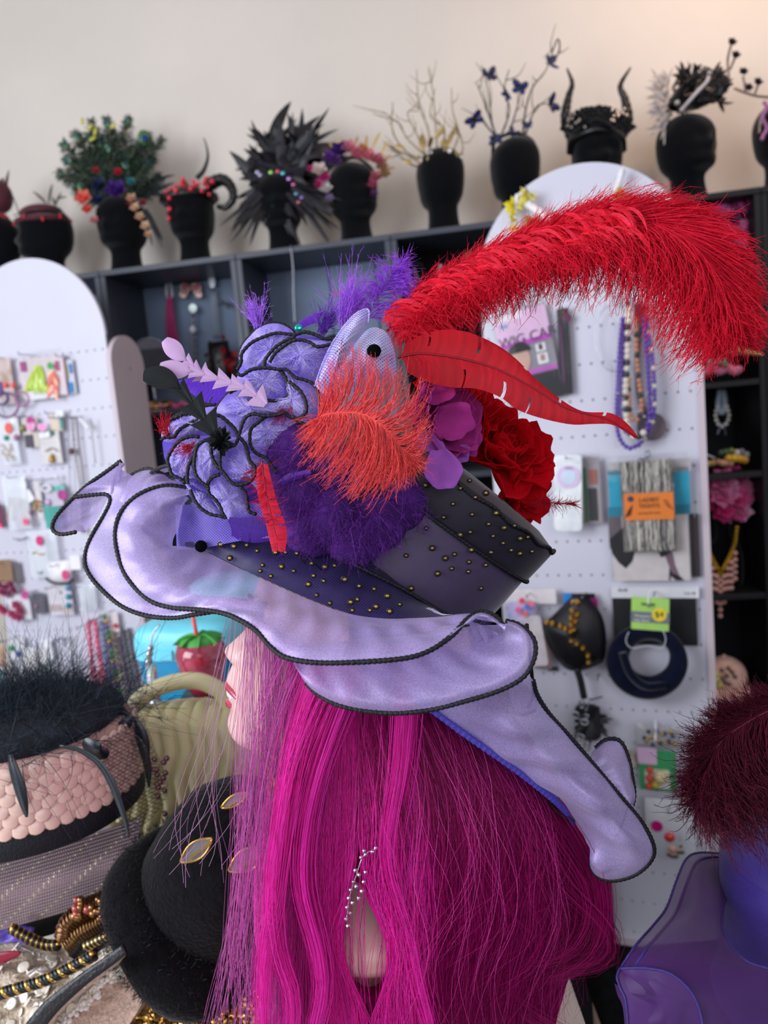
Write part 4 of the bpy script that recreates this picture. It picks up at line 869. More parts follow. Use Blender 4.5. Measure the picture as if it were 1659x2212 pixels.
M_amber = mat('amber_neck', '#c98a3c', rough=.35, spec=.5, var=.15, vscale=20, coat=.3)
ringtube([(745, 1500, .655, 150, .048), (730, 1600, .655, 148, .050), (715, 1680, .655, 142, .050), (735, 1735, .655, 140, .050), (775, 1805, .655, 140, .050)], M_amber, 'neck')
# shoulders and chest of the bust
ringtube([(778, 1785, .660, 120, .045), (795, 1825, .660, 150, .055), (806, 1868, .660, 180, .072), (806, 1910, .658, 195, .086), (800, 1955, .656, 195, .092), (798, 1985, .657, 175, .084), (800, 2035, .66, 140, .055), (800, 2200, .665, 130, .045), (800, 2395, .665, 130, .045)], M_skin, 'bust')
# rhinestones at the ear and neck
M_rhine = mat('rhinestone', '#f0eef5', rough=.08, metal=.9, var=.1, spec=1)
ER = thing('rhinestone_earring', 'sparkling rhinestone strand glinting through the pink hair above the bare shoulder', 'jewellery', P(790, 1930, .548))
for i, (x, y) in enumerate([(787, 1838), (780, 1852), (790, 1846), (805, 1840), (812, 1832), (768, 1880), (776, 1890), (790, 1884), (764, 1905), (758, 1922), (770, 1915), (754, 1940), (762, 1950), (750, 1960), (757, 1972), (748, 1985), (775, 1940), (782, 1925), (752, 2000), (786, 1905)]):
    mk('rhinestone', ell(P(x, y, .546 + .004 * math.sin(i)), (.0016, .0016, .0014), 7, 5), M_rhine, ER, smooth=False)
mk('chain', tube(cm(PP([(812, 1832, .55), (785, 1850, .55), (770, 1890, .55), (756, 1935, .55), (748, 1990, .55)]), 40), .0005, 5), M_rhine, ER)

WG = thing('wig', 'long hot-pink wig falling from under the lavender hat with curled ends', 'wig', P(880, 1500, .66))
M_hair = mat('wig_hair', '#e8189c', rough=.42, spec=.28, attr='Col', var=.10, vscale=30, transl=.18)
M_hair.node_tree.nodes['Principled BSDF'].inputs['Anisotropic'].default_value = .6
hr = np.random.default_rng(123)
def hullx(y):                            # left and right edge of the main mass by row
    L_ = np.interp(y, [1420, 1500, 1600, 1700, 1800, 1900, 2000, 2100, 2212, 2400], [690, 655, 600, 578, 560, 548, 548, 560, 590, 610])
    R_ = np.interp(y, [1420, 1500, 1600, 1700, 1780, 1850, 1920, 2000, 2060, 2120, 2212, 2400], [1010, 1050, 1140, 1205, 1240, 1256, 1262, 1262, 1240, 1215, 1190, 1160]); return L_, R_
def hull(y, u, dep=1.0, inset=0.0):      # u in [0,1] around the visible front of the mass -> point
    L_, R_ = hullx(y); a = math.pi * (1 - u) if np.isscalar(u) else np.pi * (1 - u)
    c = (L_ + R_) / 2; h = (R_ - L_) / 2 - inset / .6 * F_PX
    x = c + h * np.cos(a); bd = np.interp(y, [1420, 1600, 1800, 2000, 2400], [.085, .11, .125, .13, .12]) * dep - inset
    d = .685 - bd * np.sin(a) ** .9
    return x, d
def Pv(x, y, d):
    q = CAM + d[..., None] * (FWD + RIGHT * ((x - W_PX / 2) / F_PX)[..., None] - UP * ((y - H_PX / 2) / F_PX)[..., None])
    q[..., 2] = np.maximum(q[..., 2], .863); return q
# solid locks under the loose strands, front half and a plainer back half
Yr = np.linspace(1400, 2300, 60); Ur = np.linspace(0, 1, 90)
G = []
for y in Yr:
    u = Ur; x, d = hull(y, u, 1.0, .012); rip = .0035 * np.sin(u * 61 + y * .004) + .003 * np.sin(u * 23 + y * .011)
    # the parting where the shoulder shows
    gap = np.exp(-((x - np.interp(y, [1800, 1950, 2050, 2150], [775, 770, 790, 800])) / np.interp(y, [1780, 1900, 2030, 2130], [4, 20, 52, 36])) ** 2) * np.interp(y, [1800, 1900, 2000, 2090, 2150], [0, .3, 1, 1, .0])
    G.append(Pv(x, np.full_like(x, y), d + rip + .09 * gap))
    xb, db = hull(y, u[::-1], -.8, .0); G[-1] = np.vstack([G[-1], Pv(xb, np.full_like(xb, y), db)])
mk('hair_locks', grid(np.array(G), closed_v=True), mat('wig_locks', '#c40c80', rough=.5, var=.35, vscale=25, bump=.5, bscale=300), WG)
# loose strands
def hair_set(S, K, seed, u_lo, u_hi, y0, y1, lift, spread, col, col2, rad, curl=0, dv=.25, wav=6, name='hair_strands', thin_gap=True):
    r = np.random.default_rng(seed); u = u_lo + (u_hi - u_lo) * r.random((S, 1)); ys_ = y0 + 70 * r.random((S, 1)); ye = y1 + 180 * r.normal(0, 1, (S, 1)) * .35
    s = np.linspace(0, 1, K)[None]; y = ys_ + (ye - ys_) * s
    du = spread * r.normal(0, 1, (S, 1)) * s ** 1.3 + .010 * np.sin(6.3 * s * (1 + r.random((S, 1)) * 1.5) + 6.3 * r.random((S, 1))) * wav / 6
    uu = np.clip(u + du, .004, .996); x, d = hull(y, uu); d = d - lift * r.random((S, 1)) * np.sin(math.pi * np.clip(s * .8 + .12, 0, 1))
    if curl:
        ph = 6.3 * r.random((S, 1)); am = curl * s ** 2; x = x + am * np.sin(ph + s * 9); y = y + am * .5 * np.cos(ph + s * 8)
    if thin_gap:
        gx = np.interp(y, [1850, 1950, 2050, 2150], [775, 772, 792, 800]); w = np.interp(y, [1830, 1920, 2000, 2060, 2110, 2200], [0, 12, 44, 52, 40, 0])
        sd = np.sign(x[:, K // 2:K // 2 + 1] - gx[:, K // 2:K // 2 + 1] + 1e-6); keep = r.random((S, 1)) < .02; far_ = (x - gx) * sd; x = np.where(keep, x, gx + sd * np.where(far_ < w * 1.6, w + np.maximum(far_, 0) * .375, far_))
    p = Pv(x, y, d); rr = rad * (.7 + .6 * r.random((S, 1))) * (1 - .5 * s ** 3)
    V, F = strands(p, rr, 3); mk(name, (V, F), M_hair, WG, colors=per_strand(noise_cols(col, S, dv, col2), K, 3), kind='stuff'); return p
HP, HD = '#f01aa6', '#c00c80'
hair_set(6000, 13, 1, .0, .52, 1400, 2330, .010, .026, '#ff34be', '#ee1a9e', .00023)  # brighter pink paints in the lit left side of the wig
hair_set(5000, 13, 2, .40, 1.0, 1400, 2200, .010, .022, '#b80e74', '#8c0652', .00023, curl=10)  # darker magenta paints in the shaded right side
hair_set(130, 24, 3, .05, .98, 1400, 2250, .03, .10, '#ff60c0', '#e038a0', .00014, curl=30, wav=10)
hair_set(140, 26, 4, .6, 1.0, 1500, 2150, .03, .12, '#c82080', '#a01468', .00016, curl=60, wav=14)
# strands of the fringe falling over the face and in front of it
def free(S, K, seed, xs, xm, xe, ye, d0, d1, col, col2, rad, jx=(20, 40, 60), curl=0, ystart=1345, name='face_strands'):
    r = np.random.default_rng(seed); q = r.random((S, 1)); s = np.linspace(0, 1, K)[None]
    a = xs[0] + (xs[1] - xs[0]) * q; m = xm[0] + (xm[1] - xm[0]) * q + r.normal(0, jx[1], (S, 1)) * .5; e = xe[0] + (xe[1] - xe[0]) * q + r.normal(0, jx[2], (S, 1)) * .6
    x = (1 - s) ** 2 * a + 2 * s * (1 - s) * m + s * s * e + 5 * np.sin(s * 9 + 6.3 * r.random((S, 1))) * s
    y0 = ystart + np.interp(a, [500, 560, 640, 720], [-10, 20, 75, 90]) - 30; y = y0 + (ye + 120 * r.normal(0, .4, (S, 1)) - y0) * s
    if curl: ph = 6.3 * r.random((S, 1)); x = x + curl * s ** 2 * np.sin(ph + 7 * s); y = y + curl * .4 * s ** 2 * np.cos(ph + 6 * s)
    d = d0 + (d1 - d0) * r.random((S, 1)) + 0 * s; p = Pv(x, y, d); rr = rad * (.7 + .6 * r.random((S, 1))) * np.ones((1, K))
    V, F = strands(p, rr, 3); mk(name, (V, F), M_hair, WG, colors=per_strand(noise_cols(col, S, .25, col2), K, 3), kind='stuff')
free(480, 16, 21, (625, 720), (620, 700), (600, 720), 2250, .575, .60, '#f03cb8', '#d030a4', .00020)
free(130, 16, 22, (565, 650), (570, 660), (560, 650), 2200, .58, .60, '#e070c4', '#c050b0', .00016)
free(60, 18, 23, (530, 590), (520, 600), (480, 600), 2200, .585, .62, '#e07cc4', '#b858a8', .00015, curl=18)
free(60, 20, 24, (530, 610), (530, 600), (465, 600), 2230, .57, .63, '#c868b0', '#e078c0', .00014, curl=24)
free(26, 20, 25, (500, 560), (440, 560), (360, 560), 1900, .56, .62, '#d8a8c8', '#b87ab0', .00015, curl=40)
# curled lock ends at the lower right and strays
def locks(paths, S, seed, spread, col, col2, rad, d, name='curled_lock'):
    for k, pth in enumerate(paths):
        r = np.random.default_rng(seed + k); c = cm(np.array([(x, y, 0) for x, y in pth], float), 19); s = np.linspace(0, 1, 19)[None]
        t = np.gradient(c, axis=0); nrm2 = nrm(np.stack([-t[:, 1], t[:, 0], 0 * t[:, 0]], 1)); o = r.normal(0, 1, (S, 1)) * spread * (1 - .45 * s); fr = 6 * np.sin(s * 7 + 6.3 * r.random((S, 1))) * r.random((S, 1))
        u = s * (.72 + .28 * r.random((S, 1)) ** .6) * 18; ip = lambda q: np.interp(u, np.arange(19), q); x = ip(c[:, 0]) + ip(nrm2[:, 0]) * (o + fr); y = ip(c[:, 1]) + ip(nrm2[:, 1]) * (o + fr); dd = d + .012 * r.normal(0, 1, (S, 1)) + 0 * s
        V, F = strands(Pv(x, y, dd), rad * (1 - .5 * s ** 3) * (.7 + .6 * r.random((S, 1))), 3); mk(name, (V, F), M_hair, WG, colors=per_strand(noise_cols(col, S, .3, col2), 19, 3), kind='stuff')
locks([[(1000, 1480), (1100, 1590), (1205, 1745), (1270, 1850), (1300, 1950), (1290, 2040), (1240, 2090), (1160, 2120)], [(980, 1480), (1080, 1620), (1185, 1800), (1260, 1920), (1262, 2000), (1220, 2060), (1140, 2075), (1060, 2050)],
       [(960, 1480), (1030, 1600), (1110, 1780), (1190, 1900), (1215, 1980), (1180, 2040), (1110, 2060)], [(1010, 1500), (1120, 1720), (1200, 1890), (1290, 1985), (1322, 2035), (1310, 2075), (1260, 2090), (1190, 2090)],
       [(900, 1460), (905, 1700), (940, 1900), (1000, 2040), (1080, 2150), (1200, 2230), (1260, 2260)]], 170, 300, 20, '#c01278', '#940a58', .00021, .615)  # right-hand locks coloured darker, shade put into the hair colour
locks([[(735, 1430), (690, 1520), (640, 1640), (610, 1780), (590, 1920), (600, 2060), (632, 2160), (620, 2330)], [(770, 1440), (720, 1560), (670, 1720), (650, 1900), (685, 2050), (695, 2150), (650, 2330)], [(690, 1440), (640, 1600), (610, 1800), (590, 1960), (570, 2080), (566, 2330)],  # left-hand locks coloured brighter, light put into the hair colour
       [(880, 1450), (865, 1650), (840, 1850), (885, 2020), (905, 2130), (960, 2330)]], 170, 320, 15, '#ff3cc0', '#f420a8', .00021, .556)
locks([[(640, 1400), (590, 1520), (560, 1650), (540, 1800), (520, 1950), (510, 2060), (530, 2180)], [(650, 1400), (610, 1520), (580, 1700), (570, 1780), (545, 1900), (560, 2000)]], 34, 340, 22, '#e860bc', '#c050a8', .00017, .575)
# ------------------------------------------------------------------ black display heads on the shelf tops, and what they wear
ZT = SH.o[2] + SHZ
M_velvet = mat('black_velvet', '#0b0c10', rough=.95, spec=.1, sheen=.25, var=.3, vscale=200)
def head_mesh():
    rows = []                            # z, front x, back x, half width (face toward +x)
    for z, f, b, w in [(0, .062, -.062, .060), (.012, .058, -.060, .056), (.05, .048, -.056, .050), (.085, .046, -.058, .049), (.10, .070, -.066, .054), (.108, .086, -.074, .060), (.125, .090, -.088, .068), (.145, .086, -.096, .072),
                       (.165, .090, -.100, .075), (.19, .088, -.102, .077), (.215, .086, -.100, .077), (.24, .074, -.092, .070), (.262, .052, -.072, .054), (.275, .026, -.044, .032), (.279, .004, -.016, .010)]:
        r = []
        for a in np.linspace(0, 6.283, 40, endpoint=False):
            c, s = math.cos(a), math.sin(a); x = f * abs(c) ** .85 if c > 0 else -abs(b) * abs(c) ** .85; y = w * math.copysign(abs(s) ** .85, s)
            if c > 0 and .13 < z < .20: x += .022 * math.exp(-((z - .158) / .013) ** 2 - (y / .011) ** 2) - .010 * math.exp(-((z - .19) / .012) ** 2 - ((abs(y) - .03) / .014) ** 2)
            if c > 0 and .11 < z < .14: x += .007 * math.exp(-((z - .128) / .008) ** 2 - (y / .02) ** 2)
            r.append((x, y, z))
        rows.append(r)
    G = cm_rows(rows, 44); V, F = grid(G, closed_v=True); n = 40
    V = np.vstack([V, [0, 0, 0], [-.006, 0, .2795]]); F += [((i + 1) % n, i, len(V) - 2) for i in range(n)] + [(43 * n + i, 43 * n + (i + 1) % n, len(V) - 1) for i in range(n)]
    return V, F
_hm = None; HEADS = {}
def head(i, px, py, yaw, label, back=.13, sc=1.0):
    global _hm
    q = SH.hit(px, py, -back); loc = V3(q[0], q[1], ZT)
    if _hm is None:
        _hm = mk('display_mannequin', head_mesh(), M_velvet, origin=(0, 0, 0)); o = _hm
    else: o = _hm.copy(); scn.collection.objects.link(o)
    o.location = tuple(loc); o.rotation_euler = (0, 0, math.radians(yaw)); o.scale = (sc, sc, sc)
    o['label'] = label; o['category'] = 'display head'; o['group'] = 'black display heads on the shelf top'; HEADS[i] = loc; return loc
HD_ = [(2, 95, 500, 190, 'black display head in left profile wearing a dark maroon crown'), (3, 262, 478, 250, 'black display head under the peacock feathers'), (4, 412, 460, -100, 'black display head with red beads and a ram horn'),
       (5, 604, 430, -90, 'black display head hidden under the black feather headdress'), (6, 763, 420, -60, 'black display head under the pink and purple flower crown'), (7, 952, 400, 100, 'black display head under the golden branch crown'),
       (8, 1112, 370, 100, 'black display head under the dark butterfly branches'), (9, 1290, 345, -90, 'black display head under the two black horns'), (10, 1484, 320, -65, 'black display head under the black and white plumed hat')]
for i, px, py, yw, lb in HD_: head(i, px, py, yw, lb)
head(1, -18, 520, 190, 'black display head cut by the left edge of the photo'); head(11, 1690, 300, -90, 'black display head cut by the right edge of the photo')
def hp(px, py, back=.13): return SH.hit(px, py, -back)     # point above the shelf, by pixel
def dress(i, name, label, cat='headdress'):
    return thing(name, label, cat, HEADS[i] + V3(0, 0, .22), 'headdresses on the display heads')
def band(t, i, m, z=.225, r=(.098, .080), w=.010, off=(-.006, 0)):
    c = HEADS[i] + V3(0, 0, z); p = np.array([c + V3((r[0]) * math.cos(a), r[1] * math.sin(a), 0) for a in np.linspace(0, 6.283, 48, endpoint=False)])
    return mk('head_band', tube(p, w, 6, closed=True), m, t)
def rose(t, c, R, m, seed, face=None, n=(5, 5, 4), name='flower'):
    r = np.random.default_rng(seed); face = nrm(face if face is not None else -FWD + UP * .3); B = align(face); parts = []
    for k, cnt in enumerate(n):
        tilt = .25 + .45 * k; ln = R * (1 - .22 * k)
        for j in range(cnt):
            a = 6.283 * j / cnt + k * .6 + r.normal(0, .1); dr = B @ V3(math.cos(a), math.sin(a), 0); ax = nrm(dr * math.cos(tilt) + face * math.sin(tilt)); sd = nrm(np.cross(ax, face)); nn = np.cross(sd, ax); G = []
            for u in np.linspace(0, 1, 5): G.append([c + dr * R * .05 + ax * ln * u * (1 - .12 * v * v) + sd * v * ln * .46 * math.sin(math.pi * (.12 + .78 * u)) + nn * ln * (.25 * u * u + .15 * v * v) * (1) for v in np.linspace(-1, 1, 5)])
            parts.append(grid(G))
    return mk(name, join(*parts), m, t)
def leaf_feather(c, d, L, Wd, bend=None, n=9):           # flat feather with a pointed leaf outline
    d = nrm(d); sd = nrm(np.cross(d, FWD) + rng.normal(0, .25, 3)); up = np.cross(sd, d); bend = V3(0, 0, -1) * .2 if bend is None else bend; G = []
    for u in np.linspace(0, 1, n):
        w = Wd * math.sin(math.pi * min(1, .04 + .96 * u)) ** .7 * (1 - .25 * u); p = c + d * L * u + bend * L * u * u
        G.append([p - sd * w, p - up * w * .2, p + sd * w])
    return grid(G)
M_maroon = mat('maroon_velvet', '#4a1020', rough=.7, sheen=.4, var=.3); M_gold2 = mat('antique_gold', '#a8905e', rough=.35, metal=.8, var=.25)
M_redbead = mat('red_bead', '#d3122c', rough=.15, spec=.8, coat=.6, var=.1); M_jet = mat('jet_black', '#0c0c0e', rough=.35, spec=.6, var=.3)
M_bfe = mat('black_plume', '#1c1b20', rough=.45, spec=.5, attr='Col', var=.25, vscale=60)
# 1 and 2: maroon pieces
t = dress(1, 'feather_headdress', 'maroon pointed headpiece at the left edge above a red band')
mk('spire', join(leaf_feather(hp(2, 480), hp(16, 335) - hp(2, 480), np.linalg.norm(hp(16, 335) - hp(2, 480)), .014), leaf_feather(hp(-6, 470), hp(4, 360) - hp(-6, 470), np.linalg.norm(hp(4, 360) - hp(-6, 470)), .02)), M_maroon, t)
mk('drape', xf(ell((0, 0, 0), (.045, .045, .06), 14, 8), None, hp(0, 425)), M_maroon, t); mk('red_rose', xf(ell((0, 0, 0), (.026, .026, .024), 10, 7), None, hp(6, 476)), mat('red_rose', '#b01830', rough=.6, bump=.8, bscale=80), t)
mk('veil_wire', tube(cm(np.array([hp(14, 400), hp(28, 425), hp(40, 460), hp(30, 465)]), 20), .002, 5), M_jet, t)
t = dress(2, 'beaded_headpiece', 'dark maroon crown with feathered sprigs on the profile head')
band(t, 2, M_maroon, .225, (.088, .070), .014)
mk('crown_top', xf(ell((0, 0, 0), (.080, .066, .032), 16, 8), None, HEADS[2] + V3(0, 0, .256)), M_maroon, t)
for a, b_ in (((100, 440), (68, 402)), ((118, 448), (132, 405)), ((105, 440), (112, 385)), ((122, 430), (145, 420)), ((120, 445), (112, 420))):
    mk('feather', leaf_feather(hp(*a), hp(*b_) - hp(*a), np.linalg.norm(hp(*b_) - hp(*a)), .005), mat('grey_brown_feather', '#3b3632', rough=.6), t)
for k in range(10): mk('bead', ell(HEADS[2] + V3(.105 * math.cos(k * .63), -.085 * abs(math.sin(k * .63)), .222 + .012 * math.sin(k * 3)), .005, 6, 5), M_redbead, t)
# 3 peacock
t = dress(3, 'peacock_headdress', 'wide peacock feather headdress with coral, purple and cream roses')
M_pea = mat('peacock_barb', '#2f4a34', rough=.5, attr='Col', var=.3, vscale=60, spec=.5); M_eyeg = mat('peacock_eye_green', '#4f7a46', rough=.3, metal=.3); M_eyeb = mat('peacock_eye_blue', '#1b2a86', rough=.3, metal=.3)
c0 = hp(255, 440); r_ = np.random.default_rng(3)
tips = [(135, 305), (160, 285), (195, 258), (230, 255), (275, 252), (255, 290), (320, 290), (215, 300), (180, 330), (140, 340), (125, 370), (290, 320), (245, 345), (205, 370), (350, 300), (330, 340), (165, 400), (345, 380), (275, 345), (190, 290), (300, 360), (230, 310)]
for k, (x, y) in enumerate(tips):
    e = hp(x, y, .13 + r_.normal(0, .03)); R = np.array([c0 + r_.normal(0, .012, 3), (c0 + e) / 2 + r_.normal(0, .01, 3), e]); Rc = cm(R, 30); d = nrm(e - c0); sd = nrm(np.cross(d, FWD))
    n = 420; tt = r_.random(n) ** .7; a = lerp_curve(Rc, tt); sg = np.sign(r_.random(n) - .5)[:, None]; L = (.024 + .032 * np.sin(math.pi * np.clip(tt, 0, 1)) ** 1)[:, None] * (.6 + .5 * r_.random((n, 1)))
    dr = nrm(d * .9 + sd * sg * .8 + r_.normal(0, .3, (n, 3))); s = np.linspace(0, 1, 4)[None, :, None]; p = a[:, None] + dr[:, None] * s * L[:, None] + np.array([0, 0, -1]) * s * s * L[:, None] * .2
    V, F = ribbons(p, np.array([.0024, .0030, .0024, .0008])); mk('barbs', (V, F), M_pea, t, colors=per_strand(noise_cols('#1a2a20', n, .4, '#2e4432'), 4, 2), kind='stuff')
    if k % 3 != 2:
        B = align(-FWD + r_.normal(0, .25, 3)); big = 1.6 if (x, y) == (320, 290) else .8
        mk('eye_green', xf(ell((0, 0, 0), (.016 * big, .020 * big, .0015), 12, 5), B, e - d * .02 - FWD * .006), M_eyeg, t); mk('eye_blue', xf(ell((0, 0, 0), (.007 * big, .008 * big, .0015), 10, 5), B, e - d * .02 - FWD * .009), M_eyeb, t)
    mk('quill', tube(Rc, .0012, 4), M_gold2, t)
for k, (x, y) in enumerate([(178, 262), (205, 285), (195, 275), (245, 272), (200, 300)]): mk('yellow_tip', xf(ell((0, 0, 0), (.006, .004, .014), 8, 6), Ry(.3 * k), hp(x, y, .09)), mat('yellow_tip', '#c9c23c', rough=.5), t)
for k in range(14):
    a = (300 + 20 * r_.random(), 400 + 30 * r_.random()); b_ = (345 + 35 * r_.random(), 345 + 75 * r_.random())
    if k > 8: a, b_ = (300 + 20 * r_.random(), 450), (322 + 30 * r_.random(), 500 + 30 * r_.random())
    d = hp(*b_) - hp(*a); V, F = leaf_feather(hp(*a), d, np.linalg.norm(d), .010); mk('dark_feather', (V, F), M_bfe, t, colors=np.tile(C('#1c1d22'), (len(V), 1)))
for nm, x, y, R, col, sd in (('coral_rose', 182, 432, .034, '#f07a68', 1), ('coral_rose', 190, 455, .022, '#e86a5e', 2), ('pink_rose', 205, 478, .018, '#d88a90', 3), ('purple_rose', 253, 415, .042, '#4a2482', 4), ('blue_hydrangea', 215, 405, .034, '#232c50', 5), ('blue_hydrangea', 212, 435, .026, '#26305a', 6), ('red_rose', 256, 374, .018, '#b8203a', 7),
                             ('red_rose', 208, 370, .015, '#a82a38', 8), ('cream_rose', 285, 430, .020, '#d8b098', 9), ('cream_rose', 292, 450, .020, '#e6c6a8', 10), ('cream_rose', 303, 470, .019, '#dcb898', 11), ('cream_rose', 315, 490, .020, '#e2c4a6', 12), ('cream_rose', 322, 508, .017, '#d6ae92', 13), ('red_rose', 310, 440, .015, '#8e2838', 14), ('teal_leaf', 284, 395, .018, '#3a8a94', 15), ('red_rose', 282, 440, .014, '#a83a40', 16)):
    rose(t, hp(x, y, .03), R, mat('silk_' + col[1:], col, rough=.65, transl=.2), 300 + sd, name=nm)
# 4 red beads and ram horn
t = dress(4, 'ram_horn_headpiece', 'black ram horn headpiece set with red beads')
band(t, 4, M_jet, .235, (.09, .078), .016)
mk('ram_horn', tube(cm(np.array([hp(450, 400, .10), hp(480, 388, .08), hp(500, 405, .06), hp(503, 430, .05), hp(488, 448, .05), hp(470, 446, .06)]), 50), np.linspace(.024, .008, 50) * (1 + .07 * np.cos(np.arange(50) * 1.6)), 12), M_jet, t)
mk('upright_horn', tube(cm(np.array([hp(425, 385), hp(440, 368), hp(449, 340), hp(446, 315), hp(440, 298)]), 40), np.linspace(.009, .0015, 40), 8), M_jet, t)
r_ = np.random.default_rng(44)
for k, (x, y) in enumerate([(358, 415), (368, 408), (380, 402), (392, 398), (398, 405), (395, 388), (418, 392), (428, 398), (442, 396), (445, 386), (458, 392), (436, 412), (366, 428), (366, 452), (365, 472), (452, 420), (420, 400), (380, 412), (402, 396), (448, 404), (372, 418), (412, 408)]):
    mk('red_bead', ell(hp(x, y, .03 if k % 2 else .05), .0065 + .003 * r_.random(), 8, 6), M_redbead, t)
# 5 black feather headdress
t = dress(5, 'black_feather_headdress', 'huge spiky black feather headdress with coloured jewels')
r_ = np.random.default_rng(55); c0 = hp(605, 390)
tips = [(590, 240), (640, 248), (690, 262), (655, 255), (545, 285), (532, 300), (510, 345), (520, 375), (700, 300), (720, 310), (560, 290), (580, 270), (620, 270), (610, 260), (675, 285), (665, 300), (640, 300), (600, 300), (570, 320), (550, 340), (690, 340), (560, 370), (540, 390), (530, 360), (700, 380)]
fv = []
for k in range(210):
    x, y = tips[k % len(tips)]; s = 1 if k < 25 else .55 + .45 * r_.random(); e = hp(605 + (x - 605) * s + r_.normal(0, 10), 390 + (y - 390) * s + r_.normal(0, 10), .13 + r_.normal(0, .04)); st = c0 + (e - c0) * (.15 + .5 * r_.random()) + r_.normal(0, .022, 3); d = e - st
    fv.append(leaf_feather(st, d, np.linalg.norm(d), .012 + .010 * r_.random(), bend=r_.normal(0, .30, 3)))
low = [(505, 500), (520, 520), (545, 480), (540, 455), (575, 470), (690, 500), (715, 510), (700, 460), (725, 480), (655, 470), (630, 490), (600, 480), (625, 530), (560, 500), (530, 470), (515, 450), (735, 450)]
for k in range(70):
    x, y = low[k % len(low)]; e = hp(x + r_.normal(0, 8), y - 20 * r_.random(), .03 + .06 * r_.random()); st = c0 + (e - c0) * .2 * r_.random() - SH.n * .04; d = e - st; fv.append(leaf_feather(st, d, np.linalg.norm(d), .010 + .004 * r_.random(), bend=r_.normal(0, .10, 3)))
for k, f in enumerate(fv): mk('black_feather', f, M_bfe, t, colors=np.tile(noise_cols('#0c0c10', 1, .3, '#24222a'), (len(f[0]), 1)))
for x, y, col in ((585, 372, '#6aa040'), (611, 374, '#2a8a94'), (600, 370, '#8a2034'), (624, 386, '#8a5aa0'), (634, 398, '#8a2860'), (640, 418, '#2a5a70'), (652, 426, '#4a3a70'), (645, 436, '#6a2034'), (556, 372, '#77748e'), (562, 378, '#77748e')):
    mk('jewel', xf(ell((0, 0, 0), (.008, .004, .008), 8, 6), None, hp(x, y, .01)), mat('jewel_' + col[1:], col, rough=.1, spec=1, metal=.5), t, smooth=False)
# 6 flower crown
t = dress(6, 'flower_headdress', 'pink, purple and gold flower crown on a black head')
fl = [(690, 370, .024, '#e6d6d0', 1), (700, 385, .02, '#c83a88', 2), (672, 368, .014, '#d84a98', 3), (715, 345, .026, '#6a3c8c', 4), (735, 328, .028, '#4a2a78', 5), (755, 322, .024, '#d88a98', 6), (775, 335, .026, '#d87a90', 7), (795, 340, .024, '#e08a94', 8), (815, 348, .022, '#c87080', 9), (825, 362, .02, '#b88a70', 10), (832, 378, .018, '#b0906a', 11), (812, 385, .02, '#c06a78', 12),
      (704, 410, .02, '#dcd6d4', 13), (690, 400, .016, '#c8307c', 14), (712, 430, .014, '#9a8ab0', 15), (805, 400, .016, '#c85a80', 16), (725, 350, .018, '#8a5aa8', 17), (785, 322, .016, '#d8a060', 18), (808, 420, .013, '#6a3c6c', 19)]
for x, y, R, col, sd in fl: rose(t, hp(x, y, .06), R * 1.25, mat('silk_' + col[1:], col, rough=.6, transl=.2), 400 + sd)
for x, y, tx, ty in ((735, 312, 738, 295), (718, 318, 712, 305), (805, 320, 820, 280), (790, 318, 792, 288), (830, 350, 845, 330), (768, 312, 772, 290), (822, 335, 838, 300), (720, 320, 730, 300), (838, 365, 852, 360)):
    d = hp(tx, ty) - hp(x, y); mk('gold_leaf', leaf_feather(hp(x, y, .08), d, np.linalg.norm(d) * 1.1, .006), mat('gold_leaf', '#c4a468', rough=.4, metal=.6), t)
mk('wire_band', tube(cm(np.array([hp(712, 440, .13), hp(716, 380, .13), hp(760, 340, .13), hp(806, 370, .13), hp(812, 430, .13)]), 40), .006, 6), M_jet, t)
# branching crowns
def branch(t, pts, r0, m, seed, twigs=3, depth=1, name='branch'):
    r = np.random.default_rng(seed); c = cm(np.array(pts), 26); k = np.arange(26); mk(name, tube(c, np.linspace(r0, r0 * .4, 26) * (1 + .12 * np.sin(k * 1.7)), 6), m, t)
    for j in range(twigs):
        i = int(6 + 17 * r.random()); d = nrm(c[min(i + 2, 25)] - c[i - 2]); dr = nrm(d + r.normal(0, .6, 3) * [1, .5, 1]); L = (.03 + .04 * r.random())
        q = cm(np.array([c[i], c[i] + dr * L * .5 + r.normal(0, .004, 3), c[i] + dr * L + d * L * .4]), 10); mk('twig', tube(q, np.linspace(r0 * .55, r0 * .2, 10), 5), m, t)
M_gbr = mat('gilded_branch', '#9a8868', rough=.5, metal=.35, var=.3, vscale=120); M_dbr = mat('dark_branch', '#3a3430', rough=.6, var=.3, vscale=120)
t = dress(7, 'branch_crown', 'pale golden twig crown with gold leaves on a black head')
for k, pp in enumerate([[(930, 330), (925, 280), (905, 225), (900, 150)], [(945, 330), (940, 260), (935, 200), (925, 148)], [(975, 335), (990, 290), (978, 240), (975, 190)], [(930, 345), (880, 300), (860, 265), (805, 245)], [(925, 350), (880, 330), (850, 290), (840, 250), (790, 235)], [(915, 355), (870, 330), (835, 310)], [(950, 330), (960, 280), (930, 250), (940, 190)], [(920, 340), (905, 300), (880, 245), (905, 240)], [(985, 345), (1000, 320), (985, 270)], [(900, 360), (880, 350), (845, 315)]]):
    branch(t, [hp(x, y, .13 + .02 * math.sin(k * 2 + j)) for j, (x, y) in enumerate(pp)], .0034, M_gbr, 700 + k, 4)
for x, y, tx, ty, w in ((915, 325, 910, 280, .014), (965, 320, 985, 260, .01), (940, 300, 960, 265, .012), (875, 320, 850, 310, .008), (890, 350, 870, 345, .008), (958, 330, 962, 290, .016), (925, 318, 935, 290, .012)):
    d = hp(tx, ty) - hp(x, y); mk('gold_leaf', leaf_feather(hp(x, y, .10), d, np.linalg.norm(d), w), M_gold2, t)
r_ = np.random.default_rng(71)
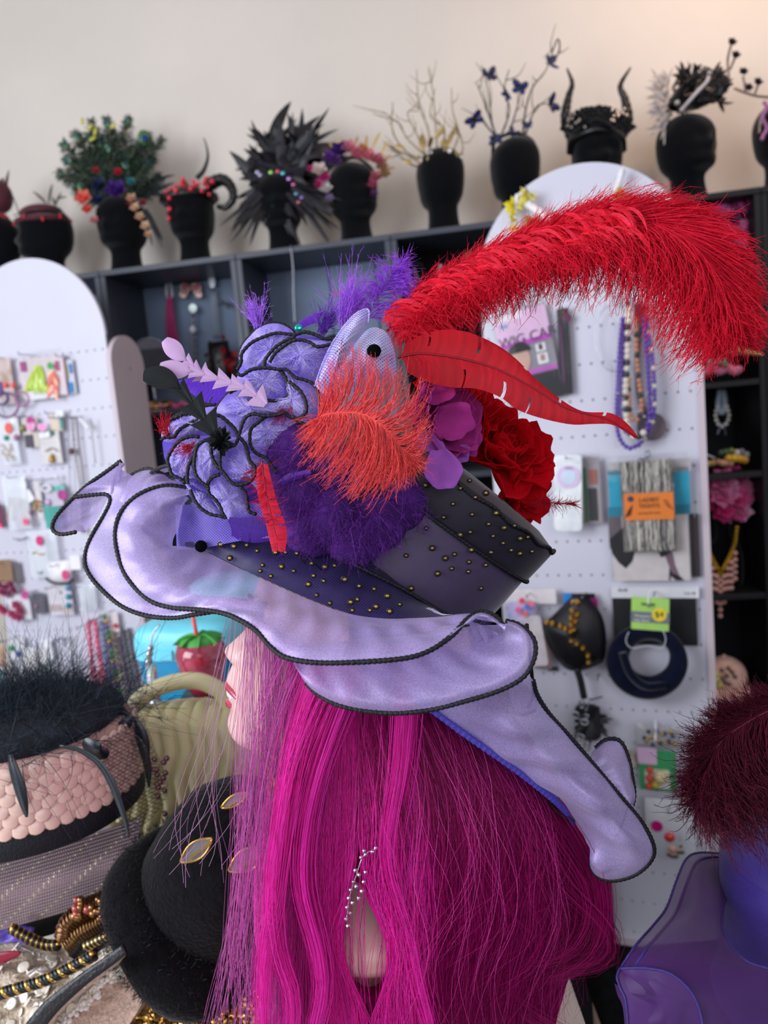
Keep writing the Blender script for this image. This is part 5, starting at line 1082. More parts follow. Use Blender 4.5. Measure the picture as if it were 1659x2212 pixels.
for k in range(26): mk('bead', ell(hp(905 + 95 * r_.random(), 318 + 30 * r_.random() + abs(k - 13), .05), .004 + .003 * r_.random(), 7, 5), M_gold2 if k % 2 else mat('pearl', '#e8e2dc', rough=.2, coat=.4), t)
mk('wire_band', tube(cm(np.array([hp(905, 380, .13), hp(912, 345, .10), hp(950, 328, .08), hp(992, 345, .10), hp(1000, 385, .13)]), 40), .006, 6), M_gold2, t)
t = dress(8, 'butterfly_branch_crown', 'dark twig crown with black and blue butterflies on a black head')
for k, pp in enumerate([[(1072, 300), (1062, 260), (1055, 200), (1040, 140)], [(1080, 300), (1100, 240), (1090, 190), (1100, 150)], [(1130, 290), (1135, 240), (1150, 190), (1180, 150), (1200, 90)], [(1135, 290), (1160, 230), (1195, 225)], [(1075, 300), (1040, 260), (1020, 250)], [(1070, 290), (1050, 230), (1030, 180)], [(1100, 290), (1120, 220), (1125, 180)], [(1190, 140), (1208, 110), (1205, 84), (1190, 120)]]):
    branch(t, [hp(x, y, .13 + .02 * math.sin(k * 2 + j)) for j, (x, y) in enumerate(pp)], .0036, M_dbr, 800 + k, 3)
def butterfly(t, c, s, tilt, seed, m, m2):
    r = np.random.default_rng(seed); B = align(-FWD + r.normal(0, .5, 3)) @ Rz(tilt); parts, spots = [], []
    for sg in (-1, 1):
        for a, L, w in ((.6, 1.0, .55), (-.5, .75, .5)):
            G = []
            for u in np.linspace(0, 1, 6):
                ww = w * s * math.sin(math.pi * (.08 + .8 * u)); ca, sa = math.cos(a), math.sin(a)
                G.append([(sg * (ca * u * L * s - sa * v * ww), sa * u * L * s + ca * v * ww, .35 * u * s) for v in (-.6, 0, .6)])
            parts.append(xf(solid(grid(G), .0006), B, c)); spots.append(xf(ell((sg * math.cos(a) * .55 * L * s, math.sin(a) * .55 * L * s, .25 * s), (s * .13, s * .10, s * .04), 8, 5), B, c))
    mk('butterfly_wings', join(*parts), m, t); mk('wing_spots', join(*spots), m2, t); mk('butterfly_body', xf(ell((0, 0, 0), (s * .08, s * .5, s * .08), 7, 6), B, c), m, t)
M_bw = mat('butterfly_dark', '#2c3040', rough=.4, metal=.2, var=.3); M_bs = mat('butterfly_blue', '#2c3cc0', rough=.3, metal=.2)
for k, (x, y, s) in enumerate([(1055, 165, .036), (1025, 258, .036), (1125, 190, .034), (1188, 138, .034), (1190, 225, .034), (1140, 275, .03), (1095, 205, .024), (1070, 300, .026), (1108, 290, .026)]): butterfly(t, hp(x, y, .10), s, k * 1.3, 90 + k, M_bw, M_bs)
mk('wire_band', tube(cm(np.array([hp(1064, 340, .13), hp(1070, 305, .10), hp(1110, 288, .09), hp(1150, 305, .10), hp(1160, 345, .13)]), 40), .006, 6), M_jet, t)
# 9 horns
t = dress(9, 'horned_crown', 'black crown with two tall curved horns and black roses')
for pp in ([(1240, 300), (1222, 255), (1228, 210), (1236, 180), (1225, 148)], [(1335, 300), (1355, 260), (1350, 215), (1340, 185), (1362, 146)]):
    mk('horn', tube(cm(np.array([hp(x, y) for x, y in pp]), 50), np.linspace(.024, .003, 50) * (1 + .05 * np.cos(np.arange(50) * 1.4)), 12), M_jet, t)
r_ = np.random.default_rng(9)
for k in range(13):
    a = k / 12; rose(t, hp(1226 + 122 * a, 285 - 28 * math.sin(math.pi * a) - 4, .05 + .02 * r_.random()), .036, mat('black_rose', '#141416', rough=.7, sheen=.2), 900 + k, name='black_rose')
for k in range(22):
    s = k % 2; mk('crystal', ell(hp((1238 if s == 0 else 1330) + r_.normal(0, 10), (265 if s == 0 else 250) + r_.normal(0, 12), .02), .004, 6, 4), mat('crystal', '#b8b0aa', rough=.25, metal=.4), t, smooth=False)
mk('rose_mass', ell(hp(1290, 288, .12), (.092, .07, .045), 18, 10), mat('black_rose'), t); mk('crown_band', tube(cm(np.array([hp(1232, 330, .13), hp(1240, 300, .09), hp(1290, 280, .05), hp(1338, 296, .09), hp(1345, 325, .13)]), 40), .014, 8), M_jet, t)
# 10 black and white plumed hat
t = dress(10, 'plumed_hat', 'small tilted black hat with black and white plumes')
br = [hp(1445, 235, .05), hp(1465, 190, .05), hp(1530, 150, .09), hp(1560, 175, .16), hp(1545, 215, .20), hp(1490, 240, .18)]
cb = np.mean(br, 0); rim = cm(np.array(br), 40, True); mk('brim', solid(grid(np.array([cb + (rim - cb) * s for s in (.02, .4, .7, 1)]), closed_v=True), .004), M_jet, t)
mk('hat_crown', xf(ell((0, 0, 0), (.05, .05, .03), 18, 9), align(UP * .6 - FWD * .3 + RIGHT * .3), cb + UP * .02), M_jet, t)
r_ = np.random.default_rng(10); fv = []
for k in range(240):
    a = r_.random() * 6.28; st = hp(1465 + 95 * r_.random(), 230 - 70 * r_.random(), .06 + .1 * r_.random()); d = nrm(V3(math.cos(a), .3 * r_.normal(), math.sin(a)) + V3(.3, 0, .3)); fv.append(leaf_feather(st, d, .026 + .022 * r_.random(), .008, bend=r_.normal(0, .2, 3)))
V, F = join(*fv); mk('black_down', (V, F), M_bfe, t, colors=np.tile(C('#0e0e11'), (len(V), 1)), kind='stuff')
fv = []
for k in range(110):
    st = hp(1430 + 20 * r_.random(), 170 + 110 * r_.random(), .08 + .08 * r_.random()); d = nrm(V3(-.5 + r_.normal(0, .4), 0, .1 + r_.normal(0, .5))); fv.append(leaf_feather(st, d, .035 + .02 * r_.random(), .005, bend=r_.normal(0, .2, 3)))
V, F = join(*fv); mk('white_down', (V, F), M_bfe, t, colors=np.tile(C('#b6aca8'), (len(V), 1)), kind='stuff')
for x, y in ((1437, 200), (1463, 222), (1533, 158)): mk('crystal', ell(hp(x, y, .0), .008, 7, 5), _mats['crystal'], t, smooth=False)
mk('ribbon', tube(cm(np.array([hp(1533, 155, .03), hp(1528, 175, .02), hp(1505, 200, .02), hp(1470, 240, .04)]), 20), .006, 5, flat=.3), mat('white_ribbon', '#c2bcc0', rough=.4), t)
# 11 rose branch
t = dress(11, 'rose_branch_crown', 'metal rose branch reaching in at the right edge')
for pp in ([(1575, 170), (1572, 130), (1580, 95)], [(1585, 190), (1610, 200), (1640, 208), (1690, 212)], [(1612, 200), (1605, 165)], [(1577, 150), (1588, 124)], [(1630, 205), (1638, 182)]):
    mk('branch', tube(cm(np.array([hp(x, y, .02) for x, y in pp]), 20), .004, 6), mat('copper_branch', '#a08a80', rough=.3, metal=.8), t)
for k, (x, y) in enumerate([(1580, 94), (1588, 122), (1604, 158), (1636, 180), (1615, 192)]): rose(t, hp(x, y, .02), .016, mat('metal_rose', '#4a4044', rough=.4, metal=.5), 990 + k, name='metal_rose')
for k in range(12): mk('pink_gem', ell(hp(1652 + 5 * math.sin(k), 222 + 7 * k, .05), .007, 7, 5), mat('pink_gem', '#a86a9c', rough=.3), t)
mk('head_loop', tube(cm(np.array([hp(1640, 290, .1), hp(1650, 240, .08), hp(1690, 215, .08)]), 20), .005, 6), _mats['copper_branch'], t)
# ------------------------------------------------------------------ packets and jewellery hung on the two pegboards
M_bag = clear('clear_bag', .10); M_hook = mat('zinc_hook', '#9a9aa2', rough=.3, metal=.9)
M_white = mat('white_card', '#efeef2', rough=.5, var=.04); M_frost = mat('frosted_bag', '#e9eef4', rough=.25, alpha=.62, spec=.8, var=.04, bump=.7, bscale=45)
def cardm(col): return mat('card_' + col[1:], col, rough=.5, var=.06)
def gloss(col): return mat('gloss_' + col[1:], col, rough=.2, spec=.7, coat=.4, var=.08)
def met(col): return mat('metal_' + col[1:], col, rough=.25, metal=.9, var=.1)
class Item:
    """something hung on a pegboard: local x to the right, y into the board, z up; pixels are turned into board coordinates"""
    def __init__(s, B, name, label, cat, px, py, off=.02, group=None, hook=None):
        s.B = B; s.off = off; s.t = thing(name, label, cat, B.hit(px, py, off), group); s.n = 0
        if hook: s.hook(*hook)
    def xz(s, px, py, o=0): return s.B.loc(px, py, s.off + o)
    def w(s, x, z, o=0): return s.B.at(x, z, s.off + o)
    def p(s, px, py, o=0): return s.B.hit(px, py, s.off + o)
    def put(s, name, VF, m, x, z, o=0, rot=0, **k):          # local geometry placed at board (x,z), o toward the viewer
        V = np.asarray(VF[0], float); c, sn = math.cos(rot), math.sin(rot); X = V[:, 0] * c - V[:, 2] * sn; Z = V[:, 0] * sn + V[:, 2] * c
        return mk(name, (s.B.at(x, z, s.off + o) + X[:, None] * s.B.u + V[:, 1:2] * s.B.n + Z[:, None] * s.B.z, VF[1]), m, s.t, **k)
    def rect(s, name, x0, y0, x1, y1, m, o=0, th=.0012, r=.002, rot=0):   # thin rounded card covering a pixel rectangle
        a, b = s.xz(x0, y0, o), s.xz(x1, y1, o); w, h = abs(b[0] - a[0]), abs(a[1] - b[1])
        return s.put(name, prism(rrect(w, h, min(r, w * .4, h * .4)), -th / 2, th / 2), m, (a[0] + b[0]) / 2, (a[1] + b[1]) / 2, o, rot, smooth=False)
    def bag(s, x0, y0, x1, y1, m=None, o=.004, puff=.007, seed=0, name='clear_bag', rot=0):  # pillow of clear film in front of the card
        a, b = s.xz(x0, y0, o), s.xz(x1, y1, o); w, h = abs(b[0] - a[0]), abs(a[1] - b[1]); r = np.random.default_rng(seed); ph = r.random(3) * 6
        G = [[(w * (u - .5), -puff * (4 * u * (1 - u)) ** .5 * (4 * v * (1 - v)) ** .5 - .0015 * math.sin(7 * u + 5 * v + ph[0]) * math.sin(math.pi * u), h * (v - .5)) for u in np.linspace(0, 1, 9)] for v in np.linspace(0, 1, 9)]
        return s.put(name, grid(G), m or M_bag, (a[0] + b[0]) / 2, (a[1] + b[1]) / 2, o, rot)
    def dot(s, px, py, rpx, m, o=.012, name='sticker', asp=1.0, th=.0006):
        r = rpx * 2.0 / F_PX if s.B is RB else rpx * 2.5 / F_PX; x, z = s.xz(px, py, o)
        return s.put(name, prism([(r * math.cos(a), r * asp * math.sin(a)) for a in np.linspace(0, 6.283, 20, endpoint=False)], -th / 2, th / 2), m, x, z, o, smooth=False)
    def ball(s, px, py, r, m, o=.006, name='bead'): return mk(name, ell(s.p(px, py, o), r, 8, 6), m, s.t)
    def line(s, pts, r, m, o=.006, name='wire', n=24, closed=False): return mk(name, tube(cm(np.array([s.p(*q, o) for q in pts]), n, closed), r, 6, closed), m, s.t)
    def beads(s, pts, r, m, o=.008, gap=2.05, name='beads', closed=False, asp=1.0):
        c = np.array([s.p(*q, o) for q in pts]); L = np.linalg.norm(np.diff(cm(c, 60, closed), axis=0), axis=1).sum(); n = max(2, int(L / (r * gap))); q = cm(c, n, closed); ms = m if isinstance(m, (list, tuple)) else [m]
        o_ = mk(name, join(*[ell(v, (r, r, r * asp), 7, 5) for v in q]), list(ms), s.t, kind='stuff')
        if len(ms) > 1:
            k = len(ell((0, 0, 0), 1, 7, 5)[1])
            for i, p in enumerate(o_.data.polygons): p.material_index = (i // k) % len(ms)
        return o_
    def hook(s, px, py, ln=.05):
        q = s.B.hit(px, py, 0); x, z = s.B.loc(px, py); a = s.B.at(x, z, 0); b = s.B.at(x, z, s.off + ln)
        mk('peg_hook', tube(cm(np.array([a, a * .3 + b * .7, b, b + s.B.z * .008]), 16), .0016, 6), M_hook, s.t)
    def text(s, body, px, py, size, m, o=.01, rot=0, name='lettering', align='CENTER'):
        cu = bpy.data.curves.new(name, 'FONT'); cu.body = body; cu.size = size; cu.align_x = align; cu.align_y = 'CENTER'; cu.extrude = .0002; cu.materials.append(m)
        ob = bpy.data.objects.new(name, cu); scn.collection.objects.link(ob); ob.parent = s.t
        R = Matrix(np.array([s.B.u, s.B.z, -s.B.n]).T.tolist()) @ Matrix.Rotation(rot, 3, 'Z'); mw = R.to_4x4(); mw.translation = Vector(s.p(px, py, o) - ORG[s.t.name]); ob.matrix_local = mw; bpy.context.view_layer.update()
        me = bpy.data.meshes.new_from_object(ob); nm = ob.name; o2 = bpy.data.objects.new(name, me); scn.collection.objects.link(o2); o2.parent = s.t; o2.matrix_local = mw; bpy.data.objects.remove(ob); return o2
GL = 'packets on the left pegboard'; GR = 'packets on the right pegboard'
def LI(name, label, cat, px, py, hook=None, off=.02): return Item(LB, name, label, cat, px, py, off, GL, hook)
def RI(name, label, cat, px, py, hook=None, off=.02): return Item(RB, name, label, cat, px, py, off, GR, hook)
def flower_lumps(it, pts, r, m, o=.006, name='petal_ball'):
    for k, (x, y) in enumerate(pts): rose(it.t, it.p(x, y, o), r, m, 1500 + k + int(x), face=-it.B.n, name=name)
GOLD, SILV = met('#c8a050'), met('#c0c0c8')
# --- left stand, row by row
i = LI('earring_packet', 'clear packet of gold hoops and coral drops, top row at the left edge', 'earrings', 16, 825, (15, 774))
i.rect('card', -12, 776, 35, 872, cardm('#d9c3bd')); i.bag(-12, 774, 36, 876)
for k, (x, y) in enumerate([(4, 808), (10, 815), (18, 806), (6, 822), (14, 820), (22, 800)]): i.line([(x - 4, y), (x, y + 4), (x + 4, y), (x, y - 4)], .0008, GOLD, .009, 'hoop', 12, True)
for x in (12, 29): i.ball(x, 832, .009, gloss('#f25a52'), .008, 'coral_drop')
i.rect('violet_charm', -6, 825, 6, 850, cardm('#6a4a9a'), .006)
i = LI('feather_earring_packet', 'clear packet of neon yellow feather earrings with a green sticker', 'earrings', 92, 810, (75, 768))
i.rect('card', 40, 777, 146, 852, cardm('#e0d2d4')); i.rect('pink_edge', 134, 770, 147, 854, cardm('#e6b3c6'), .002); i.bag(37, 764, 148, 858, o=.016)
for k in range(22):
    a = i.p(80 + 8 * math.sin(k), 790 + 20 * (k % 3), .008); e = i.p(50 + 60 * ((k * 37) % 100) / 100, 838 + 8 * math.sin(k * 2), .010); d = e - a; mk('neon_feather', leaf_feather(a, d, np.linalg.norm(d), .007), gloss('#c3e03a'), i.t)
for k in range(10):
    a = i.p(116, 800 + 5 * k, .008); e = i.p(104 + 18 * (k % 2), 812 + 5 * k, .010); d = e - a; mk('coral_feather', leaf_feather(a, d, np.linalg.norm(d) + .008, .006), gloss('#f4706a' if k % 3 else '#f6a04e'), i.t)
i.dot(108, 790, 7, gloss('#3fae4c'), .018); i.rect('magenta_tag', 42, 782, 57, 802, cardm('#a84a86'), .005); i.rect('magenta_tag', 118, 780, 128, 800, cardm('#c03a7e'), .005); i.rect('white_foot', 58, 846, 125, 858, M_white, .006)
i = LI('hair_clip_card', 'narrow card with blue and yellow clips behind the neon packet', 'hair clips', 152, 818, (150, 772), .012)
i.rect('card', 142, 778, 166, 850, cardm('#c9cbd6')); i.rect('blue_clip', 148, 786, 156, 806, cardm('#3a7ac0'), .004); i.rect('blue_clip', 148, 826, 159, 848, cardm('#2a84c4'), .004); i.rect('yellow_clip', 141, 788, 147, 815, cardm('#b8b04a'), .004)
i = LI('hoop_earrings', 'large violet hoop earrings in a clear bag at the left edge', 'earrings', 20, 875, (22, 850))
for cx, cy, r, m in ((14, 875, 26, gloss('#8a4a86')), (48, 862, 15, gloss('#b06a98')), (2, 860, 14, gloss('#5a4a94'))): i.line([(cx + r * math.cos(a), cy + r * math.sin(a)) for a in np.linspace(0, 6.28, 12, endpoint=False)], .0035, m, .006, 'hoop', 36, True)
i.bag(-10, 846, 58, 902, o=.012)
i = LI('earring_packet', 'white packet with a coral sticker and gold charms, second row', 'earrings', 22, 950, (20, 898))
i.rect('card', -6, 900, 44, 950, M_white); i.bag(-6, 898, 46, 1002, M_frost); i.dot(18, 925, 9, gloss('#ef6a5a'), .014, asp=1.3); i.ball(14, 946, .009, gloss('#3a8a6a'), .012, 'green_stud'); i.ball(35, 945, .010, gloss('#b0748e'), .012, 'pink_stud')
for k in range(16): i.line([(4 + 26 * ((k * 31) % 17) / 17 + 3 * math.cos(a), 962 + 34 * ((k * 17) % 13) / 13 + 3 * math.sin(a)) for a in np.linspace(0, 6.28, 6, endpoint=False)], .0008, GOLD, .013, 'gold_ring', 10, True)
i = LI('heart_earrings', 'two pink sparkling heart earrings on a small card', 'earrings', 78, 925, (66, 900))
i.rect('card', 46, 905, 88, 965, cardm('#cfc2b8')); i.dot(66, 910, 10, gloss('#c0408e'), .004); i.ball(50, 925, .012, gloss('#8a8a4a'), .004, 'olive_stud'); i.rect('dark_charm', 52, 940, 74, 966, cardm('#4a4452'), .003)
for x, y in ((67, 922), (92, 923)):
    hpts = [(.016 * (math.sin(a) ** 3), (.013 * math.cos(a) - .005 * math.cos(2 * a) - .002 * math.cos(3 * a))) for a in np.linspace(0, 6.283, 24, endpoint=False)]
    X, Z = i.xz(x, y, .012); i.put('heart', prism(hpts[::-1], -.002, .002), gloss('#f59ad0'), X, Z, .012, smooth=False); i.put('heart_rim', tube(np.array([(a, -.002, b) for a, b in hpts]), .0018, 5, True), gloss('#fbd0ea'), X, Z, .012)
i = LI('earring_packet', 'white packet with one gold pendant, right of the heart earrings', 'earrings', 108, 965, (100, 930))
i.rect('card', 82, 935, 136, 1000, cardm('#e6e0de')); i.bag(80, 930, 138, 1004); i.line([(98, 975), (112, 968), (124, 975)], .002, met('#b09080'), .008, 'bar'); i.ball(112, 985, .007, GOLD, .008, 'gold_pendant'); i.ball(112, 993, .010, GOLD, .008, 'gold_pendant'); i.rect('green_leaf', 104, 930, 116, 940, cardm('#3f7a66'), .006); i.rect('white_lid', 84, 934, 108, 944, M_white, .008)
i = LI('swing_tag', 'beige swing tag with a teal strip, second row', 'tag', 122, 905, (130, 892)); i.rect('card', 106, 896, 138, 930, cardm('#d8c6b0')); i.rect('teal_strip', 127, 900, 137, 928, cardm('#4a9a94'), .002); i.rect('white_fold', 117, 888, 138, 900, M_white, .004)
for k, (a, b, r, m, lb) in enumerate([([(146, 905), (148, 960), (150, 1010), (152, 1060), (155, 1130)], .0022, 0, SILV, 'thin silver chain necklace hanging in the second row'), ([(156, 905), (160, 960), (168, 1010), (175, 1070), (178, 1150)], .0042, 0, met('#b8a898'), 'thick pale chain necklace hanging in the second row'), ([(164, 905), (170, 960), (176, 1010), (180, 1060), (182, 1150)], .0034, 0, met('#a88a80'), 'rose-brown chain necklace beside the thick pale chain'), ([(135, 905), (137, 950), (141, 990)], .003, 0, met('#8a8078'), 'short grey chain with a dark drop')]):
    i = LI('necklace', lb, 'necklace', a[0][0], a[0][1], (a[0][0], a[0][1] - 3), .014); i.beads(a, b, [m, SILV], .004, 1.9, 'chain_links')
    if k == 3: i.ball(155, 975, .011, gloss('#5a3040'), .006, 'dark_drop')
i = LI('necklace', 'white ribbon choker folded at the end of the second row', 'necklace', 185, 920, (178, 900)); i.line([(172, 905), (182, 915), (192, 926)], .005, M_white, .006, 'ribbon'); i.line([(196, 905), (200, 950), (206, 1000)], .002, met('#9a948e'), .006, 'cord')
i = LI('hair_stick_packet', 'white packet of wooden hair sticks with a pink sticker low down', 'hair sticks', 36, 1085, (50, 1028))
i.rect('card', 4, 1036, 62, 1090, M_white, .001); i.bag(3, 1030, 70, 1142, M_frost, .008)
for x0, x1 in ((22, 16), (30, 28), (40, 33), (45, 48), (52, 56)): i.line([(x0, 1075), ((x0 + x1) / 2, 1100), (x1, 1125)], .0035, mat('tan_wood', '#c9a88a', rough=.5, var=.2), .009, 'wooden_stick')
i.dot(55, 1127, 7, gloss('#ff5a88'), .018)
i = LI('charm_packet', 'small packet with a gold charm and a white ring', 'charm', 86, 1080, (88, 1035)); i.rect('card', 72, 1040, 96, 1120, cardm('#d9d2d4')); i.rect('white_leaf', 52, 1060, 72, 1084, M_white, .006, rot=.5)
for k in range(8): i.ball(80 + 6 * math.sin(k * 2), 1082 + 3 * k, .005, GOLD, .006, 'gold_charm')
i.line([(100 + 10 * math.cos(a), 1055 + 7 * math.sin(a)) for a in np.linspace(0, 6.28, 10, endpoint=False)], .003, M_white, .012, 'ring', 24, True); i.ball(68, 1107, .009, gloss('#8a5a70'), .006, 'mauve_stud')
i = LI('earring_card', 'teal card with a magenta sticker, third row', 'earrings', 115, 1090, (125, 1032)); i.rect('card', 94, 1092, 136, 1140, cardm('#4aa79c')); i.rect('upper_card', 95, 1045, 138, 1092, cardm('#d6cedc'), .001); i.rect('teal_band', 112, 1050, 140, 1060, cardm('#6ac0b4'), .003); i.dot(134, 1069, 11, gloss('#b83c8c'), .006); i.bag(93, 1035, 142, 1142, o=.008); i.ball(122, 1030, .007, M_white, .006, 'hang_tab'); i.ball(105, 1085, .012, gloss('#d8b8dc'), .004, 'pale_stud')
i = LI('hair_clip', 'maroon clip cut by the left edge, third row', 'hair clip', 3, 1110, (2, 1085)); i.rect('clip', -14, 1090, 10, 1138, gloss('#7a3a54')); i.dot(1, 1136, 5, gloss('#ff4a70'), .004)
i = LI('earring_packet', 'tall white packet with a pink sticker and a gold bow, fourth row', 'earrings', 92, 1195, (72, 1160)); i.rect('card', 58, 1156, 108, 1245, M_white); i.bag(56, 1148, 134, 1248, M_frost); i.dot(85, 1168, 9, gloss('#d83c80'), .015, asp=1.2); i.line([(70, 1196), (78, 1193), (86, 1198), (96, 1196)], .002, GOLD, .012, 'gold_bow'); i.line([(80, 1235), (86, 1239), (92, 1234)], .0018, met('#6a9a80'), .012, 'green_wire'); i.line([(28, 1163), (45, 1166), (62, 1158)], .0018, M_hook, .004, 'peg_hook')
i = LI('headband_packet', 'white cushion packet with a black headband under a pink sticker', 'headband', 135, 1235, (140, 1215)); i.bag(100, 1212, 158, 1258, mat('white_satin', '#f1edf0', rough=.35, bump=.4, bscale=30), .002, .018, name='satin_cushion'); i.dot(141, 1242, 9, gloss('#dc4a86'), .026, asp=1.2); i.line([(99, 1249), (112, 1258), (130, 1261), (148, 1258), (158, 1251)], .004, M_jet, .016, 'headband'); i.rect('white_card', 150, 1200, 176, 1230, M_white, .004)
i = LI('hair_accessory_card', 'brown card with rose beads at the left edge, fourth row', 'hair accessory', 14, 1245, (14, 1212)); i.rect('card', -10, 1210, 30, 1258, cardm('#96765a')); flower_lumps(i, [(2, 1262), (14, 1268), (26, 1262), (32, 1274), (8, 1278), (20, 1282)], .016, gloss('#b0527a')); i.rect('painted_shadow', 30, 1214, 46, 1260, cardm('#6a6468'), -.004)  # grey strip paints the shadow beside the brown card
i = LI('rose_earring_packet', 'white packet of pink rose earrings with a pink sticker, fifth row', 'earrings', 45, 1305, (50, 1276)); i.rect('card', 16, 1284, 70, 1338, M_white); i.dot(53, 1285, 9, gloss('#d84a9a'), .018, asp=1.1); i.bag(14, 1276, 78, 1342, M_bag, .012)
flower_lumps(i, [(38, 1306), (46, 1318), (30, 1326), (42, 1332), (12, 1318), (5, 1312)], .019, gloss('#d8608e'))
i = LI('earring_packet', 'grey packet with dark studs beside the white teal-beaded card', 'earrings', 84, 1300, (80, 1275)); i.rect('card', 70, 1282, 100, 1325, cardm('#6a6672')); i.bag(68, 1276, 104, 1330); i.ball(78, 1310, .006, gloss('#b8848e'), .004, 'stud')
i = LI('bracelet_card', 'white card with a column of teal beads and a barcode panel', 'bracelet', 131, 1298, (130, 1262)); i.rect('card', 101, 1264, 161, 1328, cardm('#e9e3ea')); i.beads([(148, 1270), (148, 1308)], .010, gloss('#2f86a4'), .006, 1.7, 'teal_beads'); i.rect('barcode_panel', 108, 1306, 134, 1320, cardm('#cdb7b4'), .002); i.rect('barcode_panel', 134, 1310, 158, 1324, cardm('#dccac8'), .002); i.ball(131, 1280, .004, cardm('#5a6a64'), .002, 'stud'); i.bag(99, 1260, 163, 1330)
i = LI('chain_packet', 'clear packet of pale chains at the end of the fifth row', 'chain', 188, 1290, (185, 1262)); i.bag(166, 1262, 212, 1318, M_frost); [i.line([(172 + 8 * k, 1268), (171 + 9 * k, 1290), (173 + 8 * k, 1312)], .0022, SILV, .004, 'chain') for k in range(4)]
i = LI('earring_card', 'white card with a green and a blue stud, sixth row', 'earrings', 36, 1410, (40, 1373)); i.rect('card', 16, 1376, 60, 1448, M_white, rot=-.05); i.ball(25, 1400, .010, gloss('#2f9a5c'), .006, 'green_stud'); i.ball(40, 1412, .010, gloss('#3a66b8'), .006, 'blue_stud'); i.bag(12, 1374, 62, 1450); i.ball(52, 1405, .006, M_white, .006, 'pearl_stud'); i.ball(24, 1428, .010, M_white, .006, 'pearl_stud')
i = LI('bracelet', 'white and teal bead bracelet on a square white card, sixth row', 'bracelet', 68, 1430, (68, 1395)); i.rect('card', 51, 1402, 84, 1447, cardm('#f2eeec'), .01, .006, .010); i.rect('card_top', 58, 1397, 78, 1408, M_white, .008, .004); i.beads([(55, 1444), (54, 1460), (62, 1480), (72, 1490), (84, 1478), (89, 1460), (84, 1446)], .0055, [cardm('#e8e4dc'), cardm('#4f8a86')], .008)
i = LI('bracelet', 'white bead bracelet with an orange and green tassel, sixth row', 'bracelet', 98, 1420, (98, 1385)); i.rect('card', 84, 1400, 105, 1432, cardm('#f2eeec'), .010, .006, .008); i.rect('backing', 86, 1382, 116, 1425, M_white, .002); i.beads([(96, 1430), (98, 1450), (96, 1470), (104, 1482), (116, 1470), (120, 1450), (114, 1432)], .0055, [cardm('#ece8e2'), cardm('#7fb0a8')], .006); i.ball(100, 1484, .010, gloss('#e8643c'), .010, 'orange_tassel'); i.ball(112, 1484, .009, gloss('#3a7a66'), .010, 'green_tassel')
i = LI('hair_accessory', 'peach pompom clip over a teal strip at the left edge, sixth row', 'hair accessory', 4, 1420, (4, 1385)); i.bag(-16, 1392, 15, 1440, cardm('#e2b79c'), .004, .02, name='peach_pompom'); i.rect('teal_strip', -8, 1445, 8, 1488, cardm('#5a9a94')); i.rect('card', -10, 1440, 16, 1490, M_white, -.003)
i = LI('peg_clip', 'empty peg hook with a small steel clip, sixth row', 'hook', 140, 1385, (140, 1378)); i.line([(118, 1382), (132, 1378), (150, 1380)], .0022, M_hook, .01, 'wire'); i.line([(140, 1380), (140, 1395)], .003, M_hook, .01, 'clip')
i = LI('drop_earrings', 'long silver drop chains on a hook, seventh row', 'earrings', 160, 1500, (150, 1462)); i.line([(132, 1468), (150, 1462), (172, 1452)], .0025, M_hook, .012, 'rail')
for k in range(6): i.line([(146 + 6 * k, 1465 - k), (150 + 6.4 * k, 1500), (156 + 6 * k, 1545)], .0018, SILV if k % 2 else met('#8a8c98'), .008, 'silver_chain')
i.ball(148, 1480, .006, GOLD, .010, 'gold_stud')
i = LI('necklace_card', 'pale card with a gold stud and a fine chain, seventh row', 'necklace', 188, 1495, (186, 1466)); i.rect('card', 174, 1468, 205, 1510, cardm('#dcd6dc')); i.ball(187, 1479, .005, met('#8a7040'), .004, 'stud'); i.line([(186, 1482), (188, 1510), (192, 1540)], .0014, GOLD, .005, 'chain')
i = LI('bead_strand', 'hot-pink bead strand with a pink bear charm', 'beads', 205, 1440, (200, 1342), .03); PK = gloss('#f0628e'); i.beads([(206, 1530), (204, 1470), (198, 1420), (193, 1370), (191, 1348), (199, 1342), (206, 1350), (212, 1400), (222, 1450), (232, 1500), (242, 1535)], .0094, PK, .006, 1.95)
for dx, dy, r in ((0, 0, .017), (-6, -12, .009), (6, -12, .009), (3, 18, .015), (-6, 16, .008)): i.ball(204 + dx, 1466 + dy, r, gloss('#f58aa8'), .016, 'bear_charm')
i.beads([(210, 1370), (212, 1410), (216, 1450), (226, 1510)], .004, [GOLD, gloss('#e8a0c0')], .002)
BLU, GRN, PUR = gloss('#5a74a6'), gloss('#1f7a34'), gloss('#5a2f8a')
i = LI('bead_strand', 'blue-grey bead strand beside the pink one', 'beads', 230, 1430, (222, 1332), .026); i.beads([(221, 1345), (226, 1390), (232, 1440), (240, 1490), (247, 1520)], .0086, BLU, .004, 1.95)
i = LI('bead_strand', 'carnival bead strand of green, gold and purple', 'beads', 245, 1430, (226, 1328), .03); i.beads([(226, 1332), (233, 1360), (240, 1400), (248, 1440), (257, 1480), (264, 1512)], .0078, [GRN, GOLD, PUR, GRN], .006, 1.9)
[i.ball(x, y, .012, GOLD, .012, 'gold_charm') for x, y in ((258, 1522), (266, 1518), (273, 1524), (264, 1532), (254, 1530))]
i = LI('bead_strand', 'dark green bead strand with gold links', 'beads', 250, 1440, (240, 1352), .022); i.beads([(234, 1370), (242, 1420), (252, 1470), (262, 1512)], .0064, gloss('#17502a'), .002, 1.9); i.beads([(246, 1365), (256, 1420), (268, 1480), (274, 1510)], .005, [GOLD, gloss('#3a4a24')], .004, 1.9)
